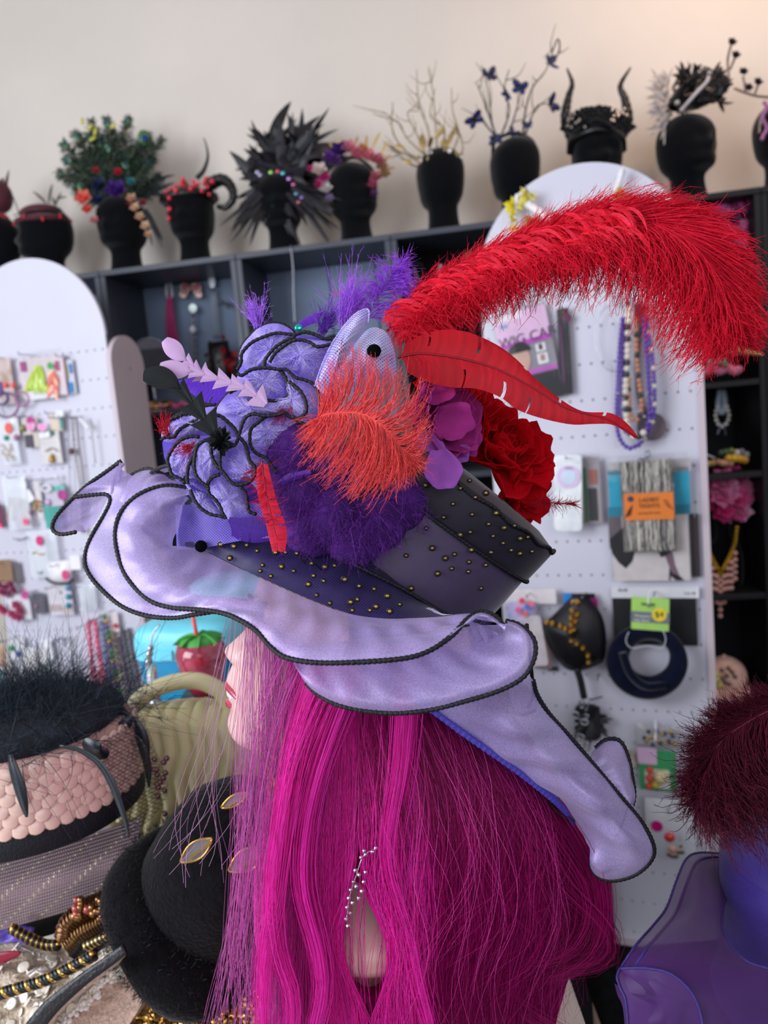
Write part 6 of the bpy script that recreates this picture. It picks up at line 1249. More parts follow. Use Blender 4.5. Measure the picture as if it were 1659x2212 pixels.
i = LI('bead_strand', 'purple bead strand hanging behind the carnival beads', 'beads', 268, 1440, (256, 1360), .018); i.beads([(256, 1368), (266, 1420), (276, 1470), (284, 1512)], .006, gloss('#4a2a58'), 0, 1.9)
i = LI('bead_strand', 'dark emerald bead strand nearest the stand edge', 'beads', 285, 1440, (272, 1360), .016); i.beads([(270, 1365), (280, 1420), (290, 1470), (297, 1512)], .0062, gloss('#17402e'), 0, 1.9); i.beads([(278, 1360), (286, 1410), (296, 1460), (302, 1510)], .0055, gloss('#43284e'), -.004, 1.9)
i = LI('swing_tag', 'white tag with a red spot above the bead strands', 'tag', 246, 1345, (245, 1318)); i.rect('card', 232, 1322, 260, 1375, cardm('#e6dcdc')); i.dot(250, 1352, 6, gloss('#c03a4a'), .003)

# --- right stand
TXT = mat('print_black', '#1c1a1e', rough=.6); TXP = mat('print_plum', '#4a2350', rough=.6)
i = RI('wig_cap_packet', 'pink and black packet lettered WIG CAP with a printed face', 'wig cap', 1138, 770, (1140, 664)); rt = .14
X0, Z0 = i.xz(1140, 768)
def wc(name, x, z, w, h, m, o, r=.001): return i.put(name, prism(rrect(w, h, r), -.0004, .0004), m, X0 + x * math.cos(rt) - z * math.sin(rt), Z0 + x * math.sin(rt) + z * math.cos(rt), o, rt, smooth=False)
wc('card', 0, 0, .136, .236, cardm('#8f8a92'), 0); wc('pink_panel', 0, .076, .134, .078, cardm('#eabfe0'), .001); wc('white_flash', -.03, .105, .07, .018, cardm('#f6eaf4'), .002); wc('magenta_stripe', 0, .034, .134, .012, cardm('#c040b8'), .0022); wc('magenta_stripe', 0, -.042, .134, .012, cardm('#c65ac0'), .0022); wc('black_panel', 0, -.084, .134, .068, cardm('#15151a'), .001)
wc('blue_mark', -.045, .085, .018, .008, cardm('#7aa4d8'), .0024); wc('picture', .036, .012, .024, .020, M_white, .002); wc('picture', .036, -.016, .026, .026, M_white, .002); wc('picture_head', .036, .013, .010, .014, cardm('#5a3a36'), .003); wc('picture_head', .036, -.014, .012, .016, cardm('#b98a7a'), .003)
def wp(x, z): return X0 + x * math.cos(rt) - z * math.sin(rt), Z0 + x * math.sin(rt) + z * math.cos(rt)
a, b = wp(-.018, -.006); i.put('printed_face', prism([(.024 * math.cos(q), .034 * math.sin(q)) for q in np.linspace(0, 6.28, 24, endpoint=False)], -.0004, .0004), cardm('#d2a796'), a, b, .0026, rt, smooth=False)
a, b = wp(-.018, .012); i.put('printed_cap', prism([(.029 * math.cos(q), .026 * math.sin(q)) for q in np.linspace(0, math.pi, 20)], -.0004, .0004), TXT, a, b, .0032, rt, smooth=False)
i.text('WIG CAP', 1137, 729, .034, TXP, .004, rt); i.bag(1076, 662, 1202, 878, o=.008, rot=rt * .6)
i = RI('accessory_packet', 'narrow black packet with a magenta stripe beside the wig cap packet', 'packet', 1220, 755, (1218, 668)); i.rect('card', 1202, 668, 1238, 850, cardm('#17131a')); i.rect('magenta_stripe', 1212, 700, 1218, 828, cardm('#8e1e78'), .002); i.dot(1225, 687, 9, gloss('#5a1a48'), .003); i.bag(1200, 664, 1241, 852)
i = RI('bead_necklace_bunch', 'bunch of violet, bone and wooden bead necklaces on one hook', 'necklaces', 1372, 800, (1363, 648), .045)
VIO, BON, WOO, BLK = gloss('#5f2fa8'), cardm('#e6dccb'), cardm('#c98a66'), gloss('#191818')
i.beads([(1345, 690), (1338, 760), (1334, 840), (1332, 900), (1338, 945), (1358, 968), (1380, 960)], .0062, VIO, .010, 1.7); i.beads([(1352, 690), (1346, 760), (1342, 840), (1340, 890), (1350, 930), (1368, 940)], .0060, VIO, .006, 1.7); i.beads([(1390, 690), (1398, 760), (1402, 830), (1404, 890), (1398, 925)], .0066, VIO, .008, 1.7); i.beads([(1396, 688), (1408, 760), (1414, 840), (1412, 900), (1400, 935), (1380, 962)], .0056, [VIO, VIO, VIO, BON], .004, 1.8); i.beads([(1348, 690), (1349, 760), (1348, 860)], .0042, VIO, .002, 1.7)
i.beads([(1358, 668), (1357, 700), (1356, 740), (1355, 790), (1352, 830), (1352, 880), (1356, 920), (1372, 945), (1390, 935)], .0085, [BON, BON, BON, BLK, BON, BLK], .018, 1.5); i.beads([(1374, 690), (1374, 740), (1378, 800), (1384, 850), (1386, 880), (1378, 905), (1366, 905), (1360, 880), (1358, 820)], .0066, [WOO, WOO, WOO, BLK], .016, 1.7)
for k in range(14): i.ball(1335 + 80 * ((k * 29) % 14) / 14, 850 + 110 * ((k * 17) % 11) / 11, .0035, SILV, .02, 'silver_bead')
i.rect('black_tag', 1352, 650, 1364, 700, cardm('#15151a'), .012); i.rect('black_tag', 1368, 656, 1388, 700, cardm('#19181c'), .014); i.bag(1312, 700, 1440, 960, o=.03, puff=.012)
i = RI('hoop_choker', 'thin clear round choker left of the violet bead bunch', 'necklace', 1330, 730, (1345, 660), .02); i.line([(1325 + 40 * math.cos(a), 730 + 72 * math.sin(a)) for a in np.linspace(0, 6.28, 16, endpoint=False)], .0014, SILV, .004, 'hoop', 60, True)
i = RI('pendant_necklace', 'grey-brown disc pendant behind the violet beads', 'necklace', 1405, 900, (1392, 660), .012); i.dot(1408, 922, 28, gloss('#6a5a60'), .004, 'disc_pendant', th=.006); i.line([(1392, 662), (1378, 760), (1380, 850), (1396, 895)], .006, cardm('#5a4e54'), .003, 'cord')
i = RI('foil_packet', 'shiny pale iridescent packet, rounded, left of the tights packet', 'packet', 1225, 1065, (1235, 985), .05); i.rect('foil', 1191, 985, 1262, 1146, mat('iridescent_foil', '#f0f6fa', rough=.2, metal=.08, spec=.9, var=.12, vscale=25, bump=.6, bscale=40), .006, .004, .012, rot=-.05); i.dot(1228, 1030, 24, cardm('#dcc6e6'), .0105); i.text('WIG', 1229, 1012, .010, TXP, .011); i.dot(1228, 1030, 15, cardm('#cfe0ee'), .0112)
i = RI('accessory_packet', 'clear packet with a green card behind the iridescent packet', 'packet', 1278, 1060, (1270, 985), .025); i.rect('card', 1248, 990, 1302, 1130, cardm('#a8a0a2')); i.rect('green_card', 1258, 1010, 1272, 1128, cardm('#4a7a4e'), .002); i.rect('dark_item', 1270, 1055, 1292, 1125, cardm('#3a3a3c'), .003); i.rect('red_item', 1272, 1015, 1290, 1045, cardm('#b06a5e'), .003); i.bag(1246, 982, 1304, 1134)
i = RI('tights_packet', 'large tights packet with a teal band and a printed high-heeled leg', 'tights', 1400, 1130, (1400, 985), .03)
i.rect('card', 1313, 1000, 1492, 1254, cardm('#dcd3d0')); i.rect('teal_band', 1313, 1017, 1492, 1098, cardm('#1fa9c8'), .001); i.rect('teal_band_dark', 1313, 1096, 1492, 1110, cardm('#1787a0'), .0012); i.rect('grey_header', 1313, 1000, 1492, 1017, cardm('#b9b4b4'), .001); i.rect('shadow_print', 1313, 1112, 1345, 1185, cardm('#6a6064'), .001)
def flatpoly(it, name, pts, m, o):
    q = [it.xz(x, y, o) for x, y in pts]; cx, cz = np.mean([a for a, b in q]), np.mean([b for a, b in q]); return it.put(name, prism([(a - cx, b - cz) for a, b in q][::-1], -.0004, .0004), m, cx, cz, o, smooth=False)
flatpoly(i, 'printed_dress', [(1316, 1165), (1345, 1140), (1350, 1185), (1372, 1190), (1366, 1212), (1352, 1228), (1336, 1215), (1322, 1195)], cardm('#1c1a1e'), .0016); flatpoly(i, 'printed_leg', [(1432, 1188), (1452, 1190), (1458, 1220), (1466, 1240), (1474, 1252), (1456, 1252), (1446, 1225)], cardm('#7d6270'), .0016)
flatpoly(i, 'printed_shoe', [(1446, 1226), (1450, 1236), (1470, 1246), (1478, 1253), (1462, 1254), (1448, 1244), (1449, 1253), (1445, 1253)], TXT, .0022); flatpoly(i, 'printed_skirt', [(1420, 1188), (1456, 1186), (1440, 1200), (1428, 1204)], cardm('#2a2528'), .002); i.bag(1308, 985, 1497, 1258, o=.006, puff=.012)
i = RI('fishnet_bundle', 'grey fringed tights bundle with an orange paper label', 'tights', 1400, 1090, (1395, 990), .055)
i.bag(1338, 1000, 1462, 1190, mat('grey_yarn', '#6f6a66', rough=.8, var=.4, vscale=20), 0, .022, name='folded_tights'); r_ = np.random.default_rng(66); X, Z = [], []
a0, a1 = i.xz(1341, 998, .02), i.xz(1460, 1188, .02); pl = []
for k in range(150):
    x = a0[0] + (a1[0] - a0[0]) * (k + .5) / 150; top = r_.random() < .5; z0 = a0[1] + (a1[1] - a0[1]) * (.0 if top else .64); z1 = a0[1] + (a1[1] - a0[1]) * (.36 if top else 1.0); zz = np.linspace(z0, z1, 6); uu = (k + .5) / 150
    pl.append([i.w(x + r_.normal(0, .0016), z + r_.normal(0, .002), .004 + .022 * (4 * uu * (1 - uu)) ** .5 * (.75 + .25 * math.sin(3 * (z - z0) / (z1 - z0)))) for z in zz])
V, F = strands(np.array(pl), .0011, 4); mk('yarn_strands', (V, F), mat('grey_yarn_strand', '#8a857e', rough=.8, attr='Col', var=.2), i.t, colors=per_strand(noise_cols('#1e1d1c', 150, .3, '#f0e8dc'), 6, 4), kind='stuff')
i.rect('orange_label', 1347, 1067, 1457, 1121, mat('orange_paper', '#f28326', rough=.5, var=.05), .029, .001); i.text('LADIES\'', 1402, 1080, .014, TXT, .031); i.text('TIGHTS', 1402, 1093, .014, TXT, .031); i.text('one size fits most', 1402, 1108, .007, TXT, .031); i.dot(1362, 1078, 6, cardm('#3a3a52'), .031)
for k in range(5): i.line([(1350 + 3 * k, 1118 - 1 * k), (1358 + 2 * k, 1102 - 3 * k)], .0006, TXT, .031, 'printed_twig', 6); i.line([(1454 - 3 * k, 1100 - 5 * k), (1440 - 2 * k, 1092 - 3 * k)], .0006, TXT, .031, 'printed_twig', 6)
i.line([(1378, 992), (1396, 990), (1404, 984), (1400, 974), (1393, 978)], .0022, M_hook, .03, 'wire_hook'); i.bag(1334, 985, 1468, 1194, o=.034, puff=.006)
i = RI('packet', 'dark brown packet edge behind the tights packet, at the stand edge', 'packet', 1502, 1180, (1500, 1110), .012); i.rect('card', 1490, 1110, 1514, 1246, cardm('#3a3034'))
i = RI('spiked_mask', 'black leather mask with gold spikes and a wrist strap', 'mask', 1245, 1370, (1250, 1282), .05)
mo = cm(np.array([i.xz(x, y) for x, y in [(1258, 1284), (1288, 1312), (1303, 1340), (1309, 1380), (1304, 1425), (1285, 1438), (1256, 1447), (1228, 1446), (1205, 1425), (1185, 1390), (1172, 1352), (1190, 1335), (1215, 1310), (1238, 1288)]]), 48, True); cc = mo.mean(0)
G = [[(cc[0] + (q[0] - cc[0]) * s, -.035 * (1 - s * s), cc[1] + (q[1] - cc[1]) * s) for q in mo] for s in (.02, .3, .55, .8, 1)]; i.put('mask_shell', solid(grid(G, closed_v=True), .004), mat('black_leather', '#17161a', rough=.4, spec=.5, bump=.3, bscale=300, var=.2), 0, 0)
for x, y in [(1246, 1302), (1238, 1302), (1236, 1320), (1246, 1328), (1234, 1336), (1243, 1342), (1234, 1350), (1240, 1360), (1181, 1345), (1193, 1348), (1210, 1353), (1221, 1358), (1233, 1364), (1234, 1384), (1246, 1390), (1259, 1400), (1270, 1416), (1271, 1430)]:
    X, Z = i.xz(x, y, .036); i.put('gold_spike', lathe([(.0075, 0), (.0075, .005), (.0016, .018), (.0001, .0185)], 8, R=Rx(math.pi / 2)), met('#d6a64a'), X, Z, .030)
i.line([(1246, 1444), (1254, 1470), (1262, 1508)], .009, _mats['black_leather'], .006, 'strap')
i = RI('accessory_packet', 'blue and magenta card behind the spiked mask', 'packet', 1255, 1300, (1265, 1280), .02); i.rect('card', 1216, 1282, 1292, 1400, cardm('#1a1820')); i.rect('blue_corner', 1216, 1281, 1236, 1308, cardm('#2f8ad8'), .001); i.rect('magenta_corner', 1274, 1292, 1292, 1318, cardm('#a82a7e'), .001)
i = RI('chain_cuffs', 'silver chain links on a dark feathered cuff', 'chain', 1265, 1560, (1275, 1508), .045)
for k, (x, y, a) in enumerate([(1257, 1520, 1.5), (1245, 1545, .8), (1262, 1548, 0), (1247, 1573, 1.5), (1246, 1590, 1.4), (1254, 1592, .4), (1268, 1612, 1.3), (1262, 1560, .3)]):
    q = [(x + 9 * math.cos(a) * math.cos(b) - 5 * math.sin(a) * math.sin(b), y + 9 * math.sin(a) * math.cos(b) + 5 * math.cos(a) * math.sin(b)) for b in np.linspace(0, 6.28, 10, endpoint=False)]; i.line(q, .0026, SILV, .012 + .004 * (k % 2), 'chain_link', 24, True)
V, F = join(*[leaf_feather(i.p(1278, 1555, .0), V3(math.cos(k * .5), -.2, math.sin(k * .5)), .045 + .012 * math.sin(k * 3), .008) for k in range(26)]); mk('dark_down', (V, F), M_bfe, i.t, colors=np.tile(C('#222126'), (len(V), 1)), kind='stuff'); i.rect('cuff_pad', 1240, 1520, 1300, 1600, cardm('#242328'), -.004, .012, .02); i.line([(1275, 1512), (1290, 1508), (1302, 1505)], .002, M_jet, .01, 'cord')
i = RI('printed_scarf_packet', 'white packet with a pink and blue printed scarf behind the hat brim', 'scarf', 1145, 1360, (1150, 1275), .03); i.rect('header_card', 1090, 1272, 1202, 1304, cardm('#e6dfe0')); i.bag(1096, 1300, 1165, 1420, mat('printed_cloth', '#d8a8c0', rough=.6, col2='#8aa8dc', vscale=70), .004, .02, name='folded_scarf'); i.rect('white_sleeve', 1120, 1330, 1180, 1440, mat('white_film', '#e4dade', rough=.3, alpha=.8), .02, .002, .01, rot=.1)
for k, (x, y, c_) in enumerate([(1128, 1298, '#e84a6a'), (1140, 1312, '#5a7ac8'), (1120, 1318, '#e86a9a'), (1134, 1326, '#e0707a'), (1146, 1304, '#f07a90')]): i.dot(x, y, 7, cardm(c_), .026, 'printed_bloom')
i.bag(1150, 1370, 1192, 1445, cardm('#b89a98'), .0, .012, name='beige_pouch')
i = RI('velvet_headband', 'dark navy velvet headband ring with a green price tag', 'headband', 1405, 1420, (1405, 1290), .05)
th = np.linspace(0, 6.283, 60, endpoint=False); R_ = np.array([i.p(1400 + 66 * math.cos(a), 1425 + 60 * math.sin(a), .012 + .012 * math.cos(a)) for a in th]); mk('headband', tube(R_, .026 * (1 + .18 * np.cos(th * 1 - 2.2)), 12, True, flat=.7), mat('navy_velvet', '#0e1226', rough=.95, sheen=.3, spec=.1, var=.3), i.t)
mk('headband_overlap', tube(cm(np.array([i.p(1345, 1410, .03), i.p(1362, 1455, .035), i.p(1395, 1482, .035), i.p(1440, 1480, .03)]), 30), .017, 10, flat=.6), _mats['navy_velvet'], i.t)
i.rect('green_tag', 1362, 1291, 1447, 1362, cardm('#a8d66a'), .034, .001, .003, rot=-.06); i.rect('grey_band', 1362, 1322, 1447, 1346, cardm('#73787a'), .0355, .0008, .001, rot=-.06); i.rect('tag_slot', 1385, 1303, 1415, 1308, cardm('#4a6a3a'), .0355, .0008, .002, rot=-.06); i.dot(1424, 1328, 14, cardm('#ecd23a'), .0362); i.text('$4', 1424, 1328, .020, TXT, .0372); i.text('Women\'s', 1388, 1331, .0095, M_white, .0366, -.06); i.text('Hair Band', 1386, 1340, .0085, M_white, .0366, -.06); i.line([(1405, 1275), (1402, 1290), (1400, 1305)], .002, M_white, .036, 'plastic_loop'); i.line([(1358, 1365), (1352, 1385), (1365, 1400), (1400, 1395), (1430, 1400), (1438, 1380), (1432, 1362)], .0008, M_white, .045, 'thread')
i = RI('accessory_packet', 'black packet with a white header behind the velvet headband', 'packet', 1415, 1330, (1415, 1274), .015); i.rect('card', 1322, 1288, 1508, 1395, cardm('#131217')); i.rect('header', 1320, 1268, 1510, 1292, M_white, .001); i.text('$5.00', 1345, 1275, .010, TXT, .003); i.text('2 for $8', 1490, 1282, .008, TXT, .003); i.bag(1318, 1268, 1510, 1398)
i = RI('craft_bead_packet', 'packet on a green card with orange and cream beads', 'beads', 1420, 1640, (1416, 1556), .035)
i.rect('green_card', 1378, 1618, 1464, 1712, cardm('#3c9a62')); i.rect('white_window', 1392, 1660, 1448, 1706, cardm('#dcdcd4'), .002, .001, .006); i.rect('pink_label', 1376, 1606, 1420, 1652, cardm('#d6b4d0'), .003); i.bag(1370, 1562, 1470, 1620, mat('smoky_film', '#a8a8a4', rough=.2, alpha=.6), .004, .012); i.beads([(1404, 1664), (1402, 1698)], .0095, cardm('#d0482a'), .010, 1.4, 'orange_beads'); i.ball(1428, 1678, .018, cardm('#dcc99a'), .006, 'cream_ball'); i.ball(1416, 1696, .010, cardm('#b8a83c'), .012, 'olive_bead')
for k in range(16): i.ball(1392 + 70 * ((k * 31) % 16) / 16, 1594 + 14 * math.sin(k * 1.7), .0055, GOLD if k % 2 else cardm('#3a3a58'), .016, 'bead')
i.line([(1416, 1556), (1416, 1600)], .0035, M_white, .02, 'hang_strip')
i = RI('small_card', 'small beige card behind the back of the hat', 'card', 1362, 1640, (1362, 1620), .012); i.rect('card', 1348, 1622, 1374, 1658, cardm('#d2bda8'), rot=.15)
i = RI('ornament_packet', 'white packet with a magenta sticker and red and brown ornaments', 'packet', 1440, 1790, (1446, 1724), .035); i.rect('card', 1394, 1726, 1500, 1800, cardm('#e9e2dc')); i.bag(1392, 1722, 1504, 1862, M_frost, .006, .016); i.dot(1419, 1785, 12, gloss('#c8187a'), .024); i.ball(1446, 1806, .015, gloss('#d8382e'), .016, 'red_ornament'); i.ball(1452, 1832, .012, gloss('#d2a088'), .016, 'pink_ornament')
for k in range(14): i.ball(1440 + 35 * ((k * 23) % 14) / 14, 1812 + 40 * ((k * 11) % 9) / 9, .008, met('#8a6a44'), .012, 'brown_ornament')
i = RI('yellow_flower_headband', 'white satin headband with yellow tinsel flowers on the arched top', 'headband', 1150, 460, (1150, 425), .03)
for x, y, n, r, col in ((1108, 445, 34, .030, '#f2e21e'), (1138, 422, 34, .030, '#efe468'), (1152, 478, 40, .032, '#b89a1e'), (1110, 490, 16, .016, '#e8d84a'), (1345, 420, 30, .030, '#c8a828'), (1110, 470, 20, .02, '#d8c43a')):
    parts = []
    for k in range(n):
        d = nrm(rng.normal(0, 1, 3) - RB.n * .6); parts.append(leaf_feather(i.p(x, y, .004), d, r * (.6 + .5 * rng.random()), .0038))
    V, F = join(*parts); mk('tinsel_flower', (V, F), gloss(col), i.t)
i.line([(1138, 440), (1160, 455), (1190, 475), (1230, 480)], .010, mat('white_satin'), .008, 'satin_band'); i.line([(1118, 500), (1112, 470), (1118, 420)], .006, mat('white_satin'), .002, 'satin_tail'); i.line([(1345, 366), (1338, 390), (1328, 415)], .008, mat('white_satin'), .004, 'satin_tail')
i = RI('garment_bag', 'flat black bag hung low on the stand beside the pink curls', 'bag', 1240, 1850, (1250, 1640), .03); i.rect('panel', 1150, 1660, 1328, 2036, mat('black_cloth', '#121115', rough=.8, var=.3), 0, .02, .01)
i = RI('curtain_card', 'dark card behind the mask strap', 'packet', 1290, 1480, (1295, 1455), .006); i.rect('card', 1184, 1440, 1206, 1450, cardm('#4a4650'))
# ------------------------------------------------------------------ what stands and hangs in the shelf units
def SI(name, label, cat, px, py, off=-.27, group='trinkets in the shelf units', hook=None): return Item(SH, name, label, cat, px, py, off, group, hook)
i = SI('sequin_strand', 'magenta sequin strand hanging from a clear loop in the grey-backed unit', 'necklace', 368, 690)
for k in range(3): i.beads([(364 + 3 * k, 640), (362 + 6 * k, 690), (364 + 9 * k, 735)], .0075, gloss('#c02a74'), .01 + .005 * (k % 2), 1.5, 'sequins')
i.line([(360, 598), (361, 640), (372, 640), (366, 598)], .006, M_frost, .01, 'clear_loop')
i = SI('butterfly_clip', 'pink butterfly clip with gold rims on the grey shelf back', 'hair clip', 412, 632)
for sg in (-1, 1):
    for a, L in ((.9, .028), (-.3, .022)):
        q = [(412 + sg * (4 + 13 * math.cos(a) + (12 if a > 0 else 9) * .8 * math.cos(b)), 632 - 13 * math.sin(a) + (13 if a > 0 else 9) * .8 * math.sin(b)) for b in np.linspace(0, 6.28, 14, endpoint=False)]
        flatpoly(i, 'wing', q, gloss('#a8426a'), .008); i.line(q, .0022, met('#d8b48a'), .009, 'gold_rim', 24, True)
i = SI('brooch_chain', 'round opal brooch with pearls on a long chain', 'necklace', 417, 700); i.dot(417, 666, 10.5, gloss('#d6f2ea'), .01, 'opal', th=.006); i.ball(417, 712, .014, M_white, .01, 'pearl'); i.beads([(416, 676), (420, 720), (424, 790)], .006, [SILV, met('#8a8a92')], .006, 1.8, 'chain_links'); i.beads([(420, 676), (414, 720), (418, 790)], .005, SILV, .004, 1.8, 'chain_links')
i = SI('feather_pendant', 'silvery feather pendant with long cords and a dark dragonfly', 'necklace', 460, 650); i.dot(458, 606, 8, mat('silver_sheen', '#c8ccd4', rough=.25, metal=.4), .01, 'silver_feather', asp=2.3, th=.008)
for k in range(4): i.line([(456 + 3 * k, 625), (458 + 4 * k, 680), (462 + 4 * k, 730)], .002, met('#70767e'), .006, 'cord')
i.line([(472, 658), (488, 655), (502, 660)], .003, M_jet, .01, 'dragonfly'); i.line([(478, 648), (488, 656), (496, 668)], .0025, M_jet, .01, 'dragonfly')
i = SI('feather_mask', 'dark maroon and black feather mask behind the pink feathers', 'mask', 474, 780, -.20)
V, F = join(*[leaf_feather(i.p(474 + 12 * rng.normal(), 785 + 14 * rng.normal()), nrm(rng.normal(0, 1, 3) - SH.n * .4), .045, .012) for k in range(60)]); mk('dark_feathers', (V, F), M_bfe, i.t, colors=np.tile(C('#2a1418'), (len(V), 1)), kind='stuff')
V, F = join(*[leaf_feather(i.p(490 + 10 * rng.normal(), 785 + 18 * rng.normal(), .02), nrm(rng.normal(0, 1, 3) - SH.n * .4), .035, .010) for k in range(16)]); mk('red_feathers', (V, F), M_bfe, i.t, colors=np.tile(C('#8e1a24'), (len(V), 1)), kind='stuff'); i.bag(448, 740, 504, 835, M_jet, 0, .03, name='mask_form')
zt1 = Z_u1
def mir():
    c = SH.hit(325, 780, -.12); t = thing('table_mirror', 'small round table mirror on a stem in the shelf unit', 'mirror', (c[0], c[1], zt1)); r = 50 * 2.69 / F_PX; B = align(-SH.n + V3(.12, 0, -.06))
    ring = np.array([c + B @ V3(r * math.cos(a), r * math.sin(a), 0) for a in np.linspace(0, 6.283, 48, endpoint=False)])
    mk('frame', tube(ring, .004, 8, True), SILV, t); mk('glass', xf(prism([(r * math.cos(a), r * math.sin(a)) for a in np.linspace(0, 6.283, 48, endpoint=False)], -.001, .001), B @ Rx(math.pi / 2), c), mat('mirror_glass', '#e6e6ea', rough=.02, metal=1, var=0), t, smooth=False)
    mk('stem', tube(np.array([c - V3(0, 0, r), V3(c[0], c[1], zt1 + .006)]), .006, 8), SILV, t); mk('foot', lathe([(.0, .0), (.05, 0), (.048, .006), (.008, .010)], 24, (c[0], c[1], zt1)), SILV, t)
mir()
def on_shelf(px, z, off): q = SH.hit(px, 900, off); return V3(q[0], q[1], z)
c = on_shelf(335, zt1, -.07); t = thing('gold_tiara', 'gold oval tiara lying on the shelf below the mirror', 'tiara', c, 'trinkets in the shelf units')
th = np.linspace(0, 6.283, 40, endpoint=False); mk('ring', tube(np.array([c + SH.u * .075 * math.cos(a) + SH.n * .06 * math.sin(a) + V3(0, 0, .012 + .012 * (1 + math.sin(a))) for a in th]), .006, 7, True), GOLD, t)
for k in range(7): mk('stone', ell(c + SH.u * (-.05 + .016 * k) - SH.n * .05 + V3(0, 0, .018), .010, 8, 6), met('#b08a4a') if k % 2 else gloss('#c87a94'), t)
c = on_shelf(388, zt1, -.06); t = thing('sequin_band', 'pink sequin band lying beside the gold tiara', 'headband', c, 'trinkets in the shelf units')
for k in range(14): mk('sequin', ell(c + SH.u * (-.04 + .007 * k) + V3(0, 0, .014 + .006 * math.sin(k)), (.010, .008, .012), 7, 5), gloss('#b84a78'), t)
i = SI('butterfly_clip', 'tiny red butterfly clip in the unit above the purple flowers', 'hair clip', 731, 630)
for sg in (-1, 1): flatpoly(i, 'wing', [(731, 634), (731 + sg * 10, 622), (731 + sg * 12, 630), (731 + sg * 8, 642)], gloss('#a84858'), .008)
i = SI('cord', 'thin grey cord hanging in front of the second unit', 'cord', 634, 620, .004); i.line([(628, 530), (633, 580), (634, 640), (637, 700)], .002, M_hook, .002, 'cord')
zu2 = Z_u1 + .13
for k, (px, col, s, nm, lb) in enumerate([(690, '#d8963c', .03, 'gold_ornament', 'round golden ornament half hidden by violet feathers'), (660, '#2b2b30', .035, 'black_ornament', 'black beaded lump on the shelf behind the sequin'), (735, '#23222a', .04, 'black_ornament', 'dark round trinket behind the violet down'), (795, '#a87a40', .025, 'gold_ornament', 'brass bauble beside the mesh cone')]):
    c = on_shelf(px, zu2 + s, -.10); t = thing(nm, lb, 'ornament', c - V3(0, 0, s), 'trinkets in the shelf units'); mk('body', ell(c, (s, s * .8, s), 16, 10), gloss(col), t); mk('rim', tube(np.array([c + V3(s * 1.02 * math.cos(a), s * .85 * math.sin(a), 0) for a in np.linspace(0, 6.283, 24, endpoint=False)]), .004, 6, True), GOLD, t)
def bust(px, zb, off, h, w, label, name='necklace_bust'):
    c = on_shelf(px, zb, off); t = thing(name, label, 'necklace bust', c, 'black necklace busts in the shelf units'); G = []
    for z, hw, dp in ((0, .9, .5), (.15, 1, .55), (.4, 1.0, .6), (.6, .85, .5), (.72, .45, .4), (.85, .34, .34), (1.0, .36, .34), (1.02, .05, .05)): G.append([c + SH.u * w * hw * math.cos(a) + SH.n * w * dp * math.sin(a) + V3(0, 0, h * z) for a in np.linspace(0, 6.283, 28, endpoint=False)])
    mk('bust', grid(cm_rows(G, 30), closed_v=True), M_velvet, t); return t
zu3 = Z_u1 + .1; hb = SH.hit(920, 568, -.12)[2] - zu3
bust(922, zu3, -.13, hb, .075, 'black bust with two silver necklaces beside the plume base')
i = SI('necklace', 'silver link necklace on the black bust near the plume base', 'necklace', 920, 610, -.06); i.beads([(880, 585), (888, 615), (905, 640), (925, 642), (942, 615), (952, 575)], .0075, SILV, .01, 1.6, 'chain_links'); i.beads([(896, 580), (905, 605), (918, 618), (932, 605)], .004, met('#8a8680'), .012, 1.8, 'chain_links'); i.ball(912, 655, .014, SILV, .01, 'pendant')
i = SI('necklace', 'tarnished gold ring chain beside the white arch', 'necklace', 1012, 560, -.10)
for x, y in ((1012, 548), (1005, 562), (1016, 566), (1008, 578), (1020, 556)): i.line([(x + 6 * math.cos(a), y + 6 * math.sin(a)) for a in np.linspace(0, 6.28, 8, endpoint=False)], .002, met('#8a7a60'), .01, 'ring', 16, True)
# right-hand unit
def cluster(t, px0, py0, px1, py1, off, n, R, cols, seed, name='silk_flower'):
    r = np.random.default_rng(seed)
    for k in range(n): rose(t, SH.hit(px0 + (px1 - px0) * r.random(), py0 + (py1 - py0) * r.random(), off - .06 * r.random()), R * (.8 + .4 * r.random()), mat('silk_' + cols[k % len(cols)][1:], cols[k % len(cols)], rough=.6, transl=.2), seed * 40 + k, name=name)
t = thing('flower_headpiece', 'pink silk flower headpiece in the topmost right compartment', 'headpiece', on_shelf(1590, ZR[0], -.10)); cluster(t, 1545, 445, 1630, 530, -.06, 22, .035, ['#e070b4', '#f0a0d0', '#d050a0', '#f4bce0'], 21)
mk('form', ell(SH.hit(1590, 500, -.14), (.10, .06, .08), 14, 9), M_velvet, t)
t = thing('unicorn_headband', 'pink fluffy headband with a golden unicorn horn', 'headband', on_shelf(1560, ZR[1], -.05))
a, b = SH.hit(1568, 752, -.02), SH.hit(1648, 766, .03); k_ = np.linspace(0, 1, 60); mk('horn', tube(a + (b - a) * k_[:, None], (.020 * (1 - .85 * k_)) * (1 + .12 * np.cos(k_ * 60)), 12), mat('horn_gold', '#d8c68a', rough=.3, metal=.6), t)
for k in range(13):
    mk('pink_fluff', ell(SH.hit(1514 + 6.6 * k, 798 + 4 * math.sin(k * 1.3), .0), (.016, .016, .013), 9, 6), mat('pink_plush', '#e07c9c', rough=.9, sheen=.6, bump=.8, bscale=200), t)
for x, y, c_ in ((1560, 780, '#4ac09a'), (1548, 778, '#c8d6d8'), (1535, 784, '#b8c8c8'), (1565, 788, '#2f8a6a')): mk('gem', ell(SH.hit(x, y, .012), .012, 7, 5), gloss(c_), t, smooth=False)
mk('head_hoop', tube(cm(np.array([SH.hit(1515, 800, -.02), SH.hit(1556, 775, -.06), SH.hit(1600, 800, -.02)]), 24), .008, 7), M_jet, t)
